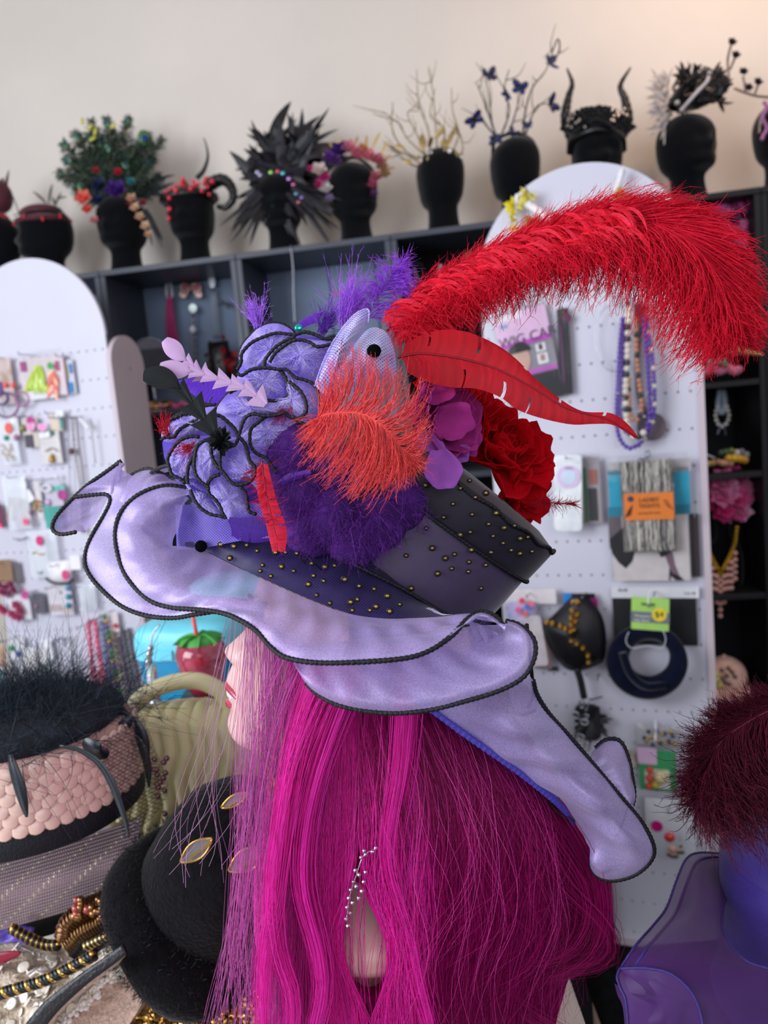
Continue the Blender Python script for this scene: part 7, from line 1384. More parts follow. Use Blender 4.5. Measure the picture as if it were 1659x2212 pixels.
i = SI('pearl_bracelet', 'pearl bracelet hanging on a white loop in the dark right compartment', 'bracelet', 1560, 890, -.20); i.line([(1556, 842), (1552, 870), (1555, 890), (1562, 890), (1566, 868), (1562, 842)], .010, mat('pale_ribbon', '#a8b4c4', rough=.4), .01, 'white_loop'); i.beads([(1550, 878), (1546, 895), (1550, 913), (1560, 921), (1570, 914), (1575, 897), (1570, 878)], .0075, mat('pearl'), .014, 1.8, 'pearls'); i.line([(1555, 924), (1550, 938)], .004, met('#6a7080'), .012, 'tassel'); i.line([(1565, 924), (1568, 940)], .004, met('#6a7080'), .012, 'tassel')
t = thing('yellow_bead_necklace', 'necklace of yellow and pink beads lying on the right shelf', 'necklace', on_shelf(1580, ZR[2], -.04))
for k, (x, y, c_) in enumerate([(1574, 990, '#d8a81e'), (1586, 990, '#e0b02a'), (1598, 991, '#d8a01e'), (1608, 993, '#c8941e'), (1560, 1000, '#d89a84'), (1568, 1001, '#c88a74'), (1552, 998, '#b07a58'), (1578, 1002, '#c07a68'), (1580, 974, '#6a7a2a'), (1592, 978, '#d8c8c0'), (1558, 978, '#2f4a34'), (1568, 976, '#3a5a3a'), (1540, 1000, '#a8824a'), (1530, 1002, '#b89060'), (1520, 1003, '#c08a50'), (1612, 982, '#8a8a8e'), (1602, 976, '#7a7a80')]):
    mk('bead', ell(SH.hit(x, y, -.02), .014 if k < 4 else .011, 9, 6), gloss(c_), t)
mk('chain', tube(cm(np.array([SH.hit(1512, 978, -.02), SH.hit(1530, 984, -.02), SH.hit(1545, 990, -.02)]), 20), .004, 6), SILV, t)
t = thing('pink_boa', 'bright pink feather collar behind the black necklace bust', 'boa', on_shelf(1575, ZR[3], -.16)); cluster(t, 1520, 1030, 1612, 1110, -.06, 30, .040, ['#f060a4', '#ff98c8', '#e84c98', '#ffc0e0'], 22, 'pink_tuft')
hb = SH.hit(1555, 1128, -.10)[2] - ZR[3]; bust(1553, ZR[3], -.14, hb, .06, 'tall black bust wearing the pink and gold bib necklace')
i = SI('bib_necklace', 'gold and blush bib necklace with dangling pink beads', 'necklace', 1556, 1220, -.055); GL2 = met('#b8902f')
for sg in (-1, 1):
    i.beads([(1556 + sg * 36, 1140), (1556 + sg * 30, 1175), (1556 + sg * 18, 1205), (1556 + sg * 6, 1228)], .0085, GL2, .01, 1.3, 'gold_links'); i.beads([(1556 + sg * 34, 1165), (1556 + sg * 26, 1195), (1556 + sg * 12, 1222)], .007, GL2, .014, 1.4, 'gold_links')
i.dot(1556, 1240, 9, GL2, .018, 'gold_disc', th=.006); BL = gloss('#d8a294')
for k, (x, y0, y1) in enumerate([(1524, 1200, 1250), (1532, 1215, 1270), (1540, 1228, 1285), (1548, 1245, 1300), (1556, 1252, 1330), (1564, 1245, 1300), (1572, 1228, 1285), (1580, 1215, 1270), (1588, 1195, 1250)]): i.beads([(x, y0), (x, y1)], .0088, BL, .014 + .003 * (k % 2), 1.8, 'pink_beads')
t = thing('jewelled_cap', 'blush pink cap with a jewelled front on the lower right shelf', 'cap', on_shelf(1565, ZR[4], -.05)); cc_ = SH.hit(1566, 1462, -.07); r = 48 * 2.45 / F_PX
V, F = ell(cc_, (r, r * .95, r * 1.0), 24, 14); V[:, 2] = np.maximum(V[:, 2], cc_[2] - r * .35); mk('cap_crown', (V, F), mat('blush_cotton', '#e4b4a4', rough=.75, sheen=.3, bump=.3, bscale=400), t)
G = [[cc_ + SH.u * (r * 1.02 * math.sin(a) * (1 + .1 * s)) - SH.n * (r * .9 * math.cos(a) + .06 * s * math.cos(a)) + V3(0, 0, -r * .32 - .022 * s) for a in np.linspace(-1.25, 1.25, 20)] for s in (0, .5, 1)]; mk('brim', solid(grid(G), .003), _mats['blush_cotton'], t); mk('button', ell(cc_ + V3(0, 0, r), .008, 8, 5), _mats['blush_cotton'], t)
for k, (x, y) in enumerate([(1546, 1456), (1548, 1468), (1555, 1480), (1576, 1478), (1570, 1460), (1560, 1448), (1582, 1452), (1574, 1444), (1562, 1466), (1588, 1462), (1568, 1474)]): mk('jewel', ell(SH.hit(x, y, .04), .0085, 7, 5), gloss('#d8d84a') if k < 3 else met('#b0a088'), t, smooth=False)
# ------------------------------------------------------------------ counter and the things piled in front
ZC = .86
M_table = mat('table_laminate', '#d6cdc4', rough=.45, var=.06)
t = thing('display_table', 'pale display table under the piled bags and the mannequin', 'table', (-.55, 1.0, 0))
mk('table_top', box((-.56, 1.05, ZC - .02), (1.42, 1.40, .04), None, .004), M_table, t, smooth=False)
for x in (-1.22, .10):
    for y in (.40, 1.70): mk('leg', box((x, y, (ZC - .04) / 2), (.05, .05, ZC - .04), None, .004), M_table, t, smooth=False)
def zc(p): return V3(p[0], p[1], ZC)
def piece(name, me, parent, loc, R=None, s=1.0):
    o = bpy.data.objects.new(name, me); scn.collection.objects.link(o); o.parent = parent; m = Matrix(((np.eye(3) if R is None else R) * s).tolist()).to_4x4(); m.translation = Vector(np.asarray(loc) - ORG[parent.name]); o.matrix_local = m; return o
def proto(name, VF, m, smooth=True):
    me = bpy.data.meshes.new(name); me.from_pydata([tuple(v) for v in np.asarray(VF[0], float)], [], VF[1]); me.materials.append(m)
    if smooth: me.polygons.foreach_set('use_smooth', np.ones(len(me.polygons), dtype=bool))
    return me
# pillbox hat
c = P(75, 1702, .86); R0 = .116
PB = thing('pillbox_hat', 'pink petal-beaded pillbox hat topped with black feathers and veil', 'hat', c - V3(0, 0, .02))
mk('black_band', lathe([(R0 * .99, -.022), (R0 * 1.01, -.02), (R0 * 1.0, .012), (R0 * .96, .014)], 60, c), mat('black_mesh_band', '#10131c', rough=.7, var=.3, bump=.6, bscale=500), PB)
mk('drum', lathe([(R0 * .96, .0), (R0 * .99, .01), (R0 * .985, .06), (R0 * .93, .072), (R0 * .5, .078), (.001, .08)], 60, c), mat('blush_felt', '#caa298', rough=.8), PB)
pm = proto('petal_bead', xf(ell((0, 0, 0), (.0090, .0020, .0083), 8, 6)), mat('blush_bead', '#ecc8b8', rough=.28, spec=.6, coat=.3, var=.12, vscale=15))
for j in range(6):
    for k in range(50):
        a = 2 * math.pi * (k + .5 * (j % 2)) / 50
        if math.sin(a) > .35: continue
        piece('petal_bead', pm, PB, c + V3(R0 * 1.0 * math.cos(a), R0 * 1.0 * math.sin(a), .008 + j * .0112), Rz(a + math.pi / 2) @ Rx(-.3 + .25 * rng.random()) @ Ry(.4 * rng.normal()))
r_ = np.random.default_rng(81); S = 2600
st = c + np.stack([R0 * .75 * r_.normal(0, .55, S) - .01, R0 * .7 * r_.normal(0, .5, S), .075 + .012 * r_.random(S)], 1); dr = nrm(r_.normal(0, 1, (S, 3)) + [.2, 0, .2]); s = np.linspace(0, 1, 6)[None, :, None]
add_strands('black_down', st[:, None] + dr[:, None] * s * .048 + r_.normal(0, .035, (S, 1, 3)) * s * s, .00040, '#1b222b', parent=PB, dv=.4, col2='#3a4654')
_p = PB; add_strands('black_barbules', fluff(st[:, None] + dr[:, None] * s * .044, 16000, .014, 82, lo=.1), .00022, '#1b222b', parent=PB, dv=.4, col2='#3a4654')
mk('down_core', ell(c + V3(-.005, 0, .080), (R0 * .96, R0 * .92, .026), 24, 12), mat('down_core', '#20262e', rough=.95, bump=1, bscale=150, var=.4), PB)
M_bq = mat('blue_black_quill', '#17222a', rough=.35, spec=.7, var=.3)
def plume(pts, w, name='curled_feather', d=.80, m=None, parent=None):
    q = cm(PP(pts, d), 24); wd = w * np.sin(np.linspace(.25, math.pi * .97, 24)) ** .7; V, F = ribbons(q[None], wd[None], ref=nrm(FWD[None, None] + .5 * UP)); return mk(name, solid((V, [tuple(f) for f in F]), .0006), m or M_bq, parent or PB)
plume([(22, 1630), (30, 1660), (45, 1710), (58, 1765)], .012, 'stripped_quill', .735); plume([(128, 1612), (170, 1620), (215, 1650), (245, 1700), (270, 1770), (278, 1810)], .008, 'stripped_quill', .735)
plume([(180, 1600), (215, 1625), (235, 1622)], .022, d=.75); plume([(230, 1560), (260, 1545), (300, 1580), (320, 1640)], .018, d=.86); plume([(250, 1570), (275, 1550), (262, 1528)], .010, d=.86); plume([(0, 1545), (30, 1525), (70, 1520), (50, 1540), (0, 1570)], .03, d=.86); plume([(160, 1580), (200, 1545), (240, 1550)], .02, d=.88); [plume([(x, y), ((x + tx) / 2 + 8, (y + ty) / 2 - 14), (tx, ty)], .014, d=.84) for x, y, tx, ty in ((20, 1590, 80, 1540), (90, 1580, 150, 1530), (130, 1570, 190, 1555), (60, 1610, 10, 1570), (200, 1590, 250, 1570), (250, 1590, 290, 1550))]; plume([(270, 1580), (300, 1600), (318, 1650), (322, 1700)], .010, d=.86)
G = [[c + V3((R0 + .004 + .022 * v) * math.cos(a), (R0 + .004 + .022 * v) * math.sin(a), .07 - .10 * v) for a in np.linspace(-.55, .5, 30)] for v in np.linspace(0, 1, 10)]; mk('veil', grid(np.array(G)), mesh_mat('black_veil', '#15161a', '#2a2526', .05, .6, 1500), PB)
for k in range(14): mk('brown_bead', ell(P(325 + 40 * r_.random(), 1630 + 130 * r_.random(), .84), .0035, 6, 4), gloss('#5a3436'), PB)
# rhinestone clutch below it
Q = [P(-60, 1880, .86), P(302, 1772, .90), P(308, 1852, .895), P(292, 1918, .88), P(-60, 2022, .85)]
CL = thing('rhinestone_clutch', 'silvery rhinestone clutch bag lying under the pillbox hat', 'bag', (Q[0] + Q[3]) / 2)
top, bot = cm(np.array([Q[0], P(120, 1828, .875), Q[1]]), 70), cm(np.array([Q[4], P(120, 1972, .86), Q[3]]), 70)
nf = nrm(np.cross(top[-1] - top[0], bot[0] - top[0])); nf = nf if nf @ FWD < 0 else -nf
v = np.linspace(0, 1, 21)[:, None, None]; G = top[None] * (1 - v) + bot[None] * v + nf * .012 * np.sin(math.pi * v); mk('clutch_face', grid(G), mat('clutch_metal', '#a89c98', rough=.35, metal=.7, var=.2), CL)
bk = [g - nf * (.03 + .02 * math.sin(math.pi * k / 20)) for k, g in enumerate(G)]; mk('clutch_back', grid(np.array(bk)), _mats['clutch_metal'], CL); mk('clutch_gusset', join(grid(np.array([G[:, -1], np.array(bk)[:, -1]])), grid(np.array([G[0], bk[0]])), grid(np.array([G[-1], bk[-1]]))), _mats['clutch_metal'], CL)
parts = [ell(G[a, b] + nf * .001, (.0021, .0021, .0021), 6, 4) for a in range(21) for b in range(70)]; o = mk('rhinestones', join(*parts), [mat('clear_stone', '#b8a4a8', rough=.15, metal=.65, var=.15, vscale=12), mat('glint_stone', '#fff2d8', rough=.05, metal=.9)], CL, smooth=False, kind='stuff'); kf = len(parts[0][1])
for a, p in enumerate(o.data.polygons): p.material_index = 1 if (a // kf * 7919) % 17 == 0 else 0  # scattered stones take the paler material as painted sparkle
mk('black_lining', solid(grid(np.array([[g - nf * .04 - UP * .012 for g in G[-1]], [g - nf * .02 - UP * .028 for g in G[-1]]])), .004), _mats['black_cloth'], CL)
# olive quilted handbag
HB = thing('quilted_handbag', 'olive quilted handbag with an arched handle and gold rings', 'handbag', zc(P(430, 1800, 1.02)))
M_ol = mat('olive_leather', '#cfc698', rough=.38, spec=.5, var=.08, vscale=20, bump=.15, bscale=500)
fr = [[(232, 1600), (300, 1575), (400, 1565), (480, 1575), (560, 1590), (640, 1610)], [(228, 1680), (300, 1690), (400, 1692), (500, 1695), (640, 1690)], [(235, 1800), (310, 1845), (420, 1850), (520, 1850), (640, 1830)]]
G = loft([PP(f, d) for f, d in zip(fr, (1.0, .97, .99))], 40, 240); vv = np.linspace(0, 1, 40)[:, None]; uu = np.linspace(0, 1, 240)[None]; zig = .022 * np.abs(((vv * 2.6) % 1) * 2 - 1)
rid = np.abs(np.sin(math.pi * (uu * 13 + zig * 18 * 1))) ** .6; G = G - FWD * (.014 * rid * np.sin(math.pi * np.clip(vv * .9 + .06, 0, 1)) ** .5)[..., None]; mk('quilted_front', grid(G), M_ol, HB)
tb_ = [G[0], np.array([p + FWD * .035 + UP * .016 for p in G[0]]), np.array([p + FWD * .10 + UP * .012 for p in G[0]])]; T = loft(tb_, 10, 240); T = T + UP * (.004 * rid[:1] * np.sin(math.pi * np.linspace(0, 1, 10))[:, None])[..., None]; mk('quilted_top', grid(T), M_ol, HB)
bk = np.array([[p + FWD * .10 for p in row] for row in G[::3]]); mk('back', grid(bk), M_ol, HB); mk('side', join(grid(np.array([G[:, 0], G[:, 0] + FWD * .10])), grid(np.array([G[:, -1], G[:, -1] + FWD * .10])), grid(np.array([G[-1], G[-1] + FWD * .10]))), M_ol, HB)
mk('handle', tube(cm(PP([(275, 1550), (300, 1512), (350, 1482), (410, 1470), (455, 1480), (490, 1510), (500, 1570)], 1.04), 60), .0115, 12), M_ol, HB)
for x, y in ((273, 1545), (468, 1566)): mk('gold_ring', tube(np.array([P(x, y, 1.02) + CAMR @ V3(.008 * math.cos(a), .008 * math.sin(a), 0) for a in np.linspace(0, 6.283, 20, endpoint=False)]), .003, 6, True), GOLD, HB); mk('handle_loop', ell(P(x + 8, y + 8, 1.03), (.012, .010, .010), 10, 7), M_jet, HB)
# black box, teal case, strawberry cup, tube behind
BX = mk('storage_box', box(zc(P(420, 1500, 1.50)) + V3(0, 0, .0475), (.30, .22, .095), Rz(-.25), .004), mat('black_board', '#15171d', rough=.4, var=.2), smooth=False, label='black box seen through the handle of the olive handbag', cat='box')
zb = ZC + .095; c = P(425, 1420, 1.5); c = V3(c[0], c[1], zb)
TC = thing('teal_case', 'turquoise hard vanity case with a paler lid behind the handbag', 'case', c)
def rbox(c, rows, n=36): return grid(cm_rows([[c + Rz(-.25) @ V3(math.copysign(abs(math.cos(a)) ** .45, math.cos(a)) * w, math.copysign(abs(math.sin(a)) ** .45, math.sin(a)) * dp, z) for a in np.linspace(0, 6.283, n, endpoint=False)] for z, w, dp in rows], 24), closed_v=True)
mk('case_body', rbox(c, [(0, .01, .01), (0, .085, .06), (.03, .095, .068), (.08, .10, .07), (.09, .10, .07)]), mat('teal_plastic', '#0a86b4', rough=.35, var=.08), TC); mk('case_lid', rbox(c, [(.088, .104, .074), (.12, .104, .074), (.145, .095, .066), (.155, .06, .04), (.156, .005, .005)]), mat('pale_teal_plastic', '#6fcfe2', rough=.35, var=.06), TC)
mk('case_latch', box(c + Rz(-.25) @ V3(-.02, -.075, .10), (.03, .008, .02), Rz(-.25), .002), _mats['pale_teal_plastic'], TC, smooth=False)
mk('second_case', rbox(c + V3(.06, .16, 0), [(0, .01, .01), (0, .08, .06), (.15, .09, .065), (.19, .088, .06), (.20, .05, .03), (.201, .004, .004)]), mat('aqua_plastic', '#5cc2c8', rough=.4), label='aqua lidded case behind the turquoise vanity case', cat='case')
c = P(445, 1500, 1.30); z0 = c[2]; SC = thing('strawberry_cup', 'clear red strawberry-shaped cup with green leaf lid and straw', 'cup', (c[0], c[1], z0)); k_ = 1.30 / F_PX
mk('cup', lathe([(.001, 0), (.022, .002), (.030, .02), (.040, .055), (.043, .075), (.038, .090), (.02, .096)], 28, (c[0], c[1], z0)), mat('strawberry_plastic', '#b01e3c', rough=.12, alpha=.78, spec=.8, coat=.6, var=.25, vscale=60), SC)
for k in range(9): a = k * .7; mk('green_leaf', leaf_feather(V3(c[0], c[1], z0 + .098), V3(math.cos(a), math.sin(a), .12), .045, .010), mat('leaf_green', '#4aa048', rough=.5), SC)
mk('lid', lathe([(.034, .092), (.03, .1), (.004, .104)], 20, (c[0], c[1], z0)), _mats['leaf_green'], SC); mk('straw', tube(np.array([V3(c[0], c[1], z0 + .05), V3(c[0] - .008, c[1], z0 + .16)]), .0035, 8), mat('straw_red', '#d8504c', rough=.3), SC)
for k in range(20): a = k * 2.4; zz = .02 + .06 * ((k * 7) % 10) / 10; rr = .031 + .012 * zz / .08; mk('seed', ell((c[0] + rr * math.cos(a), c[1] + rr * math.sin(a), z0 + zz), (.002, .002, .003), 6, 4), gloss('#d8808a'), SC)
mk('cup_plinth', box((c[0], c[1], (z0 + ZC) / 2), (.09, .09, z0 - ZC), None, .003), mat('black_board'), smooth=False, label='small black riser under the strawberry cup', cat='riser')
RT = thing('rainbow_keychain', 'swirled rainbow tube charm with silver beads hanging left of the turquoise case', 'keychain', P(330, 1480, 1.25))
def swirl():
    m = mat('rainbow_swirl', '#7a9ae0', rough=.2, coat=.5); nt = m.node_tree; N = nt.nodes; w = N.new('ShaderNodeTexNoise'); w.inputs['Scale'].default_value = 4; w.inputs['Distortion'].default_value = 2.5; rp = N.new('ShaderNodeValToRGB'); e = rp.color_ramp.elements
    e[0].position = .3; e[0].color = C('#4a6ad8'); e[1].position = .7; e[1].color = C('#e0506a')
    for p_, h_ in ((.42, '#5ac8e0'), (.5, '#d8e060'), (.58, '#b07ae0')): q = e.new(p_); q.color = C(h_)
    nt.links.new(w.outputs['Fac'], rp.inputs['Fac']); nt.links.new(rp.outputs['Color'], N['Principled BSDF'].inputs['Base Color']); return m
mk('tube', tube(PP([(326, 1437), (334, 1508)], 1.25), .0085, 14), swirl(), RT)
for x, y, r in ((323, 1412, .006), (321, 1428, .007), (325, 1400, .005)): mk('silver_bead', ell(P(x, y, 1.25), r, 10, 7), SILV, RT)
mk('loop', tube(cm(PP([(325, 1400), (330, 1370), (345, 1350)], 1.25), 14), .0015, 6), SILV, RT); mk('end_cap', ell(P(335, 1514, 1.25), (.011, .011, .006), 10, 7), SILV, RT); mk('white_tag', box(P(335, 1545, 1.24), (.026, .004, .018), None, .001), M_white, RT, smooth=False)
mk('pink_pouch', rbox(zc(P(512, 1360, 1.62)) + V3(0, 0, .15), [(0, .01, .01), (0, .06, .03), (.08, .065, .035), (.12, .05, .02), (.121, .004, .004)]), mat('hot_pink_plastic', '#e84ab4', rough=.4), label='hot pink pouch just behind the mannequin nose', cat='pouch')
mk('pouch_riser', box(zc(P(512, 1360, 1.62)) + V3(0, 0, .075), (.14, .08, .149), None, .003), mat('black_board'), smooth=False, label='black riser under the hot pink pouch', cat='riser')
# black fur hat with leaf pins
c = P(440, 1958, .83); FH = thing('fur_hat', 'black faux-fur hat with a thick rolled brim and metal leaf pins', 'hat', zc(c))
ax = nrm(UP * .75 + RIGHT * .45 - FWD * .30); B = align(ax); M_fur = mat('black_fur', '#0a0a0d', rough=.95, spec=.15, sheen=.12, var=.4, vscale=80, bump=.6, bscale=220); th = np.linspace(0, 6.283, 72, endpoint=False)
rim = np.array([c + B @ V3(.084 * math.cos(a), .074 * math.sin(a), .004 * math.sin(3 * a)) for a in th]); mk('rolled_brim', tube(rim, .031 + .003 * np.sin(4 * th), 16, True), M_fur, FH)
mk('hat_crown', xf(lathe([(.078, -.01), (.082, .03), (.082, .07), (.076, .11), (.058, .138), (.03, .15), (.001, .152)], 40), B, c), M_fur, FH)
r_ = np.random.default_rng(90); S = 7000; a = r_.random(S) * 6.283; b = r_.random(S) * 6.283; rad = nrm(np.stack([np.cos(a), np.sin(a), 0 * a], 1)); nn = rad * np.cos(b)[:, None] + np.array([0, 0, 1]) * np.sin(b)[:, None]
pp = np.stack([.084 * np.cos(a), .074 * np.sin(a), 0 * a], 1) + nn * .030; s = np.linspace(0, 1, 4)[None, :, None]; dd = nrm(nn + r_.normal(0, .5, (S, 3)))
add_strands('fur', (pp[:, None] + dd[:, None] * s * .007) @ B.T + c, .00030, '#17181e', parent=FH, dv=.5, col2='#343844')
def leafpin(px, py, d, rot, L, w):
    t = FH; q = P(px, py, d); R = CAMR @ Rz(rot); o = [(L * u, w * math.sin(math.pi * min(1, u * .95 + .03)) * (1 if sgn > 0 else -1)) for sgn, us in ((1, np.linspace(0, 1, 10)), (-1, np.linspace(1, 0, 10))) for u in us]; o = [(a - L / 2, b) for a, b in o]
    mk('leaf_pin', xf(prism(o, -.0006, .0006), R @ Rx(-math.pi / 2), q), mat('pewter_leaf', '#8d8c92', rough=.4, metal=.6), t, smooth=False); mk('gold_rim', xf(tube(np.array([(a, b, .0008) for a, b in o]), .0011, 6, True), R, q), GOLD, t); mk('gold_vein', xf(box((L * .1, -w * .25, .002), (L * .7, w * .28, .0012)), R, q), met('#e6c060'), t, smooth=False)
leafpin(425, 1836, .715, .65, .036, .008); leafpin(535, 1856, .715, .55, .040, .010); leafpin(508, 1728, .74, .5, .030, .005)
# beaded headband, cords, strap and sequin bags at the bottom left
BH = thing('beaded_headband', 'bronze beaded headband with a black lining between clutch and fur hat', 'headband', P(205, 2000, .86))
for pts, r, m in (([(142, 2022), (150, 1995), (185, 1965), (230, 1945), (268, 1925)], .011, met('#6a4a30')), ([(152, 2040), (175, 2015), (215, 1992), (262, 1968)], .011, met('#7a5a38')), ([(162, 2056), (190, 2020), (225, 1998), (268, 1985)], .010, M_jet), ([(170, 2066), (200, 2040), (240, 2010), (266, 1998)], .008, M_jet)): mk('beaded_roll', tube(cm(PP(pts, .83), 80), r * (1 + .12 * np.cos(np.arange(80) * 1.5)), 10), m, BH)
for k in range(40): mk('bead', ell(P(160 + 100 * r_.random(), 1950 + 45 * r_.random() - 10, .815), .0030 + .002 * r_.random(), 6, 4), met('#9a7048') if k % 5 else gloss('#a83a34'), BH)
def rope(name, label, pts, d, r, parent=None, group=None):
    c = cm(PP(pts, d), 140); T, a, b = frames(c); t = thing(name, label, 'cord', c[70], group)
    for k, m in enumerate((M_jet, M_jet, GOLD)):
        ph = np.arange(140) * .42 + k * 2.094; q = c + (a * np.cos(ph)[:, None] + b * np.sin(ph)[:, None]) * r * .62; mk('strand', tube(q, r * .62, 6), m, t)
rope('twisted_cord', 'black and gold twisted cord curling out from under the clutch', [(25, 2005), (55, 2022), (95, 2040), (128, 2042)], .83, .0048); rope('twisted_cord', 'black and gold twisted cord crossing the cream sequin bag', [(-20, 2152), (40, 2135), (95, 2118), (150, 2092), (205, 2062)], .735, .0048); rope('twisted_cord', 'short black and gold cord beside the beaded headband', [(185, 2045), (215, 2030), (250, 2012), (262, 2005)], .80, .0045)
def sack(name, label, cat, rows, ds, m, thick=.05, N=40):
    G = loft([PP(f, d) for f, d in zip(rows, ds)], 24, N); G = wrinkle(G, .004, 1, 2, 3); t = thing(name, label, cat, zc(G.reshape(-1, 3).mean(0))); mk('bag_front', grid(G), m, t); Bk = G + FWD * thick * .6 - UP * thick * .4; mk('bag_back', grid(Bk), m, t); mk('bag_edge', join(*[grid(np.array([e, f])) for e, f in ((G[0], Bk[0]), (G[-1], Bk[-1]), (G[:, 0], Bk[:, 0]), (G[:, -1], Bk[:, -1]))]), m, t); return t, G
M_cream = mat('cream_beadwork', '#cbb9a2', rough=.4, var=.25, vscale=200, bump=.8, bscale=350, spec=.6)
CS, G = sack('cream_sequin_bag', 'cream beaded bag scattered with round sequins at the lower left', 'bag', [[(-80, 2040), (40, 2030), (140, 2040), (250, 2030)], [(-80, 2120), (60, 2110), (160, 2105), (258, 2050)], [(-80, 2290), (60, 2290), (110, 2190), (262, 2062)]], (.86, .79, .72), M_cream, .03)
sq = proto('sequin', xf(lathe([(.0001, .0006), (.004, .0003), (.0058, 0), (.0040, -.0004), (.0001, -.0006)], 12)), mat('cream_sequin', '#eadfce', rough=.18, spec=.8, coat=.5, var=.05)); bu = proto('bugle_bead', xf(tube(np.array([(-.006, 0, 0), (.006, 0, 0)], float), .0011, 6)), mat('bugle_white', '#eee6dc', rough=.2, coat=.5))
def strew(t, G, me, n, lift, seed, s=(.7, 1.2), flat=.5, name='sequin'):
    r = np.random.default_rng(seed); M, N = G.shape[:2]
    for k in range(n):
        i, j = r.integers(1, M - 1), r.integers(1, N - 1); nn = nrm(np.cross(G[i + 1, j] - G[i - 1, j], G[i, j + 1] - G[i, j - 1])); nn = nn if nn @ FWD < 0 else -nn
        piece(name, me, t, G[i, j] + nn * lift + r.normal(0, .001, 3), align(nrm(nn + r.normal(0, flat * .6, 3))) @ Rz(r.random() * 6), s[0] + (s[1] - s[0]) * r.random())
strew(CS, G, sq, 130, .003, 1); strew(CS, G, bu, 110, .002, 2, name='bugle_bead')
CB, G = sack('cream_bead_bag', 'second cream beaded bag at the very bottom, frayed pearl edge', 'bag', [[(100, 2230), (170, 2165), (235, 2100), (300, 2075), (325, 2062)], [(160, 2240), (210, 2185), (260, 2140), (320, 2100)], [(215, 2300), (260, 2240), (300, 2180), (330, 2120)]], (.755, .745, .74), mat('rose_beadwork', '#c0a290', rough=.4, var=.3, vscale=300, bump=.8, bscale=500, spec=.6), .03)
strew(CB, G[:6], sq, 26, .003, 3); pb = proto('pearl_bead', xf(ell((0, 0, 0), .0028, 7, 5)), mat('pearl')); strew(CB, G[:7], pb, 120, .002, 4, name='pearl_bead')
ST = mk('black_strap', solid(grid(loft([PP([(45, 2225), (95, 2165), (165, 2110), (225, 2068), (265, 2040)], .715), PP([(85, 2235), (130, 2180), (190, 2125), (240, 2088), (275, 2060)], .712)], 4, 40)), .003), _mats['black_leather'], label='flat black strap crossing the cream bags', cat='strap')
GS, G = sack('gold_sequin_bag', 'antique gold sequin bag under the black fur hat', 'bag', [[(285, 2100), (380, 2082), (480, 2095), (620, 2110)], [(280, 2160), (400, 2150), (500, 2150), (640, 2160)], [(270, 2300), (400, 2300), (520, 2300), (660, 2300)]], (.80, .76, .72), mat('gold_mesh', '#7a5a2c', rough=.4, metal=.5, var=.3), .04)
parts = []; r_ = np.random.default_rng(95); d0 = lathe([(.0001, .0004), (.0026, 0), (.0001, -.0004)], 7)
for k in range(1500):
    i, j = r_.integers(0, 23), r_.integers(0, 39); u, w = r_.random(2); q = G[i, j] * (1 - u) * (1 - w) + G[i + 1, j] * u * (1 - w) + G[i, j + 1] * (1 - u) * w + G[i + 1, j + 1] * u * w; nn = nrm(-FWD + .5 * UP + r_.normal(0, .45, 3)); parts.append(xf(d0, align(nn), q + nn * .002))
o = mk('gold_sequins', join(*parts), [mat('sequin_gold', '#b98c44', rough=.18, metal=.95, var=.2), mat('sequin_bronze', '#6e4a22', rough=.2, metal=.9, var=.2)], GS, smooth=False, kind='stuff'); kf = len(d0[1])
for a, p in enumerate(o.data.polygons): p.material_index = (a // kf) % 2
mk('violet_scarf', solid(grid(wrinkle(loft([PP([(-30, 2010), (30, 1995), (75, 2005)], .86), PP([(-30, 2040), (30, 2035), (60, 2040)], .85)], 8, 16), .004, 1, 2, 5)), .002), mat('violet_satin'), label='scrap of violet satin tucked below the clutch', cat='scarf')
mk('red_ribbon', solid(grid(loft([PP([(-20, 2062), (20, 2055), (46, 2056)], .80), PP([(-20, 2092), (15, 2078), (44, 2062)], .80)], 4, 12)), .002), mat('red_glitter', '#8e2038', rough=.3, flake=.6), label='dark red glitter ribbon at the left edge on the cream bag', cat='ribbon')
# stool with fuzzy black throw, and the purple hat at the right
t = thing('wooden_stool', 'light wooden stool with a black plush cover, bottom right', 'stool', (.48, 1.1, 0)); zs = .55
mk('plush_cover', box((.47, 1.06, zs - .03), (.42, .28, .06), None, .02), mat('black_plush', '#121214', rough=1, spec=.1, bump=1, bscale=120, var=.5), t); 
for x, y in ((.29, .95), (.29, 1.17), (.65, .95), (.65, 1.17)): mk('leg', box((x, y, (zs - .06) / 2), (.03, .03, zs - .06), None, .004), mat('pale_wood', '#d2ab94', rough=.5, var=.15, vscale=30), t, smooth=False)
tp = P(1214, 2118, .90); mk('easel_leg', box((tp[0], tp[1], tp[2] / 2), (.014, .02, tp[2]), None, .002), mat('pale_wood'), smooth=False, label='thin pale wooden post beside the pink curls at the bottom', cat='post')
c = P(1800, 1990, .66); H2 = thing('violet_hat', 'violet organza hat with a burgundy ostrich feather at the right edge', 'hat', c)
M_vorg = mat('violet_organza', '#5a3078', rough=.5, alpha=.7, transl=.3, sheen=.2, sheen_col='#d8b8f0', var=.12, vscale=20, flake=.12, fscale=900); M_vcr = mat('violet_crown', '#3c2884', rough=.55, sheen=.4, var=.15, vscale=15)
mk('crown', lathe([(.100, -.07), (.092, -.05), (.089, 0), (.088, .06), (.080, .075), (.001, .08)], 60, c), M_vcr, H2)
mk('crown_net', lathe([(.1, -.072), (.094, -.05), (.0905, 0), (.0895, .062)], 60, c), mesh_mat('violet_hat_net', '#4a349c', '#6250bc', .05, .35, 3000), H2)
def vs(name, cs, M, N, **k): G = wrinkle(loft([PP(q) for q in cs], M, N), .004, .8, 2, 7); return mk(name, grid(G), M_vorg, H2)
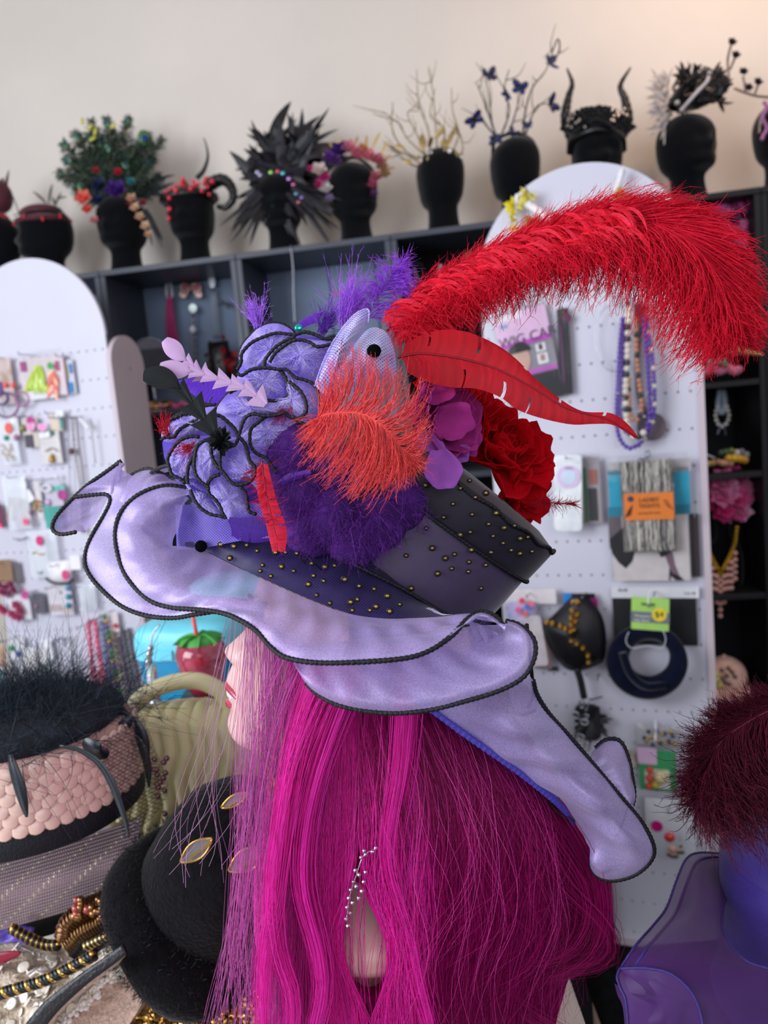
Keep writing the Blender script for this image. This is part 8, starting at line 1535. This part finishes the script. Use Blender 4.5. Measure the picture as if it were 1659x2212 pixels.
OUT = [(1700, 1838, .76), (1570, 1843, .74), (1510, 1842, .72), (1482, 1856, .70), (1462, 1900, .67), (1440, 1960, .64), (1410, 2000, .61), (1375, 2040, .57), (1345, 2084, .56), (1333, 2108, .555), (1340, 2134, .55), (1352, 2165, .545), (1360, 2260, .54)]
INN = [(1700, 1900, .73), (1620, 1905, .71), (1582, 1915, .69), (1566, 1945, .66), (1560, 1985, .63), (1564, 2015, .60), (1585, 2050, .575), (1620, 2080, .56), (1700, 2110, .55), (1720, 2180, .54), (1720, 2260, .53)]
MID = [(1700, 1860, .74), (1600, 1862, .72), (1540, 1872, .70), (1515, 1905, .66), (1495, 1960, .62), (1475, 2010, .58), (1455, 2060, .555), (1450, 2105, .54), (1480, 2150, .53), (1510, 2210, .525), (1520, 2270, .52)]
vs('upper_ruffle', [OUT, MID, INN], 20, 60); vs('inner_ruffle', [[(a + 18, b + 6, d + .02) for a, b, d in OUT], [(a + 10, b, d + .015) for a, b, d in MID], [(a, b, d + .01) for a, b, d in INN]], 20, 60)
LOW = [(1340, 2092, .556), (1365, 2091, .55), (1400, 2092, .545), (1445, 2102, .538), (1482, 2130, .532), (1505, 2165, .528), (1518, 2212, .524), (1522, 2270, .52)]
vs('lower_ruffle', [[(a - 6, b + 16, d + .01) for a, b, d in OUT[9:]] + [(1365, 2300, .54)], [(1400, 2150, .535), (1430, 2200, .53), (1440, 2300, .525)], LOW], 14, 40)
M_vc = mat('violet_cord', '#35256e', rough=.6, var=.2)
for q in (OUT, [(a + 22, b + 10, d - .006) for a, b, d in OUT[1:9]], LOW, INN): cord(q, r=.0010, parent=H2, m=M_vc, name='ruffle_cord', step=.002)
cb = c - V3(0, 0, .075); mk('stand_pole', tube(np.array([cb + V3(0, 0, .02), V3(c[0], c[1], .02)]), .012, 10), mat('stand_black'), H2); mk('stand_foot', lathe([(.0, 0), (.12, 0), (.11, .016), (.014, .024)], 28, (c[0], c[1], 0)), mat('stand_black'), H2)
BF = bpy.data.objects.new('burgundy_feather', None); scn.collection.objects.link(BF); BF.parent = H2; BF['label'] = 'burgundy ostrich feather'; ORG[BF.name] = ORG[H2.name]
RB_ = PP([(1740, 1500, .60), (1690, 1522, .595), (1640, 1545, .59), (1590, 1575, .585), (1555, 1605, .58), (1530, 1650, .575), (1520, 1700, .575)])
UPB = PP([(1700, 1460, .605), (1659, 1488, .60), (1610, 1505, .595), (1560, 1520, .588), (1515, 1560, .582), (1482, 1620, .578), (1478, 1700, .575)]); LOB = PP([(1760, 1760, .60), (1720, 1790, .59), (1660, 1800, .58), (1610, 1808, .572), (1565, 1800, .57), (1530, 1780, .57), (1500, 1750, .572)])
b = np.concatenate([barbs(RB_, UPB, 700, bow=.5, jit=.10, ejit=.005, seed=201, adv=.12), barbs(RB_, LOB, 900, bow=.3, jit=.18, ejit=.012, seed=202, wav=.002), barbs(RB_, LOB - FWD * .02 + UP * .02, 700, bow=.35, jit=.18, ejit=.014, seed=203, wav=.002)])
add_strands('barbs', b, .00046, '#701a36', parent=BF, dv=.3, col2='#4a0e26'); add_strands('barbules', fluff(b, 16000, .006, 204), .00017, '#6a1630', parent=BF, dv=.3, col2='#400c20'); mk('quill', tube(cm(RB_, 40), np.linspace(.0011, .0005, 40), 6), mat('quill_burgundy', '#7a2238', rough=.4), BF)
w = barbs(RB_[3:], PP([(1490, 1590, .57), (1465, 1650, .57), (1440, 1700, .57), (1450, 1745, .57), (1480, 1780, .57), (1500, 1820, .57)]), 46, bow=.5, jit=.3, ejit=.01, seed=205, K=14); add_strands('stray_barbs', w, .0004, '#4a0e22', parent=BF, dv=.3)
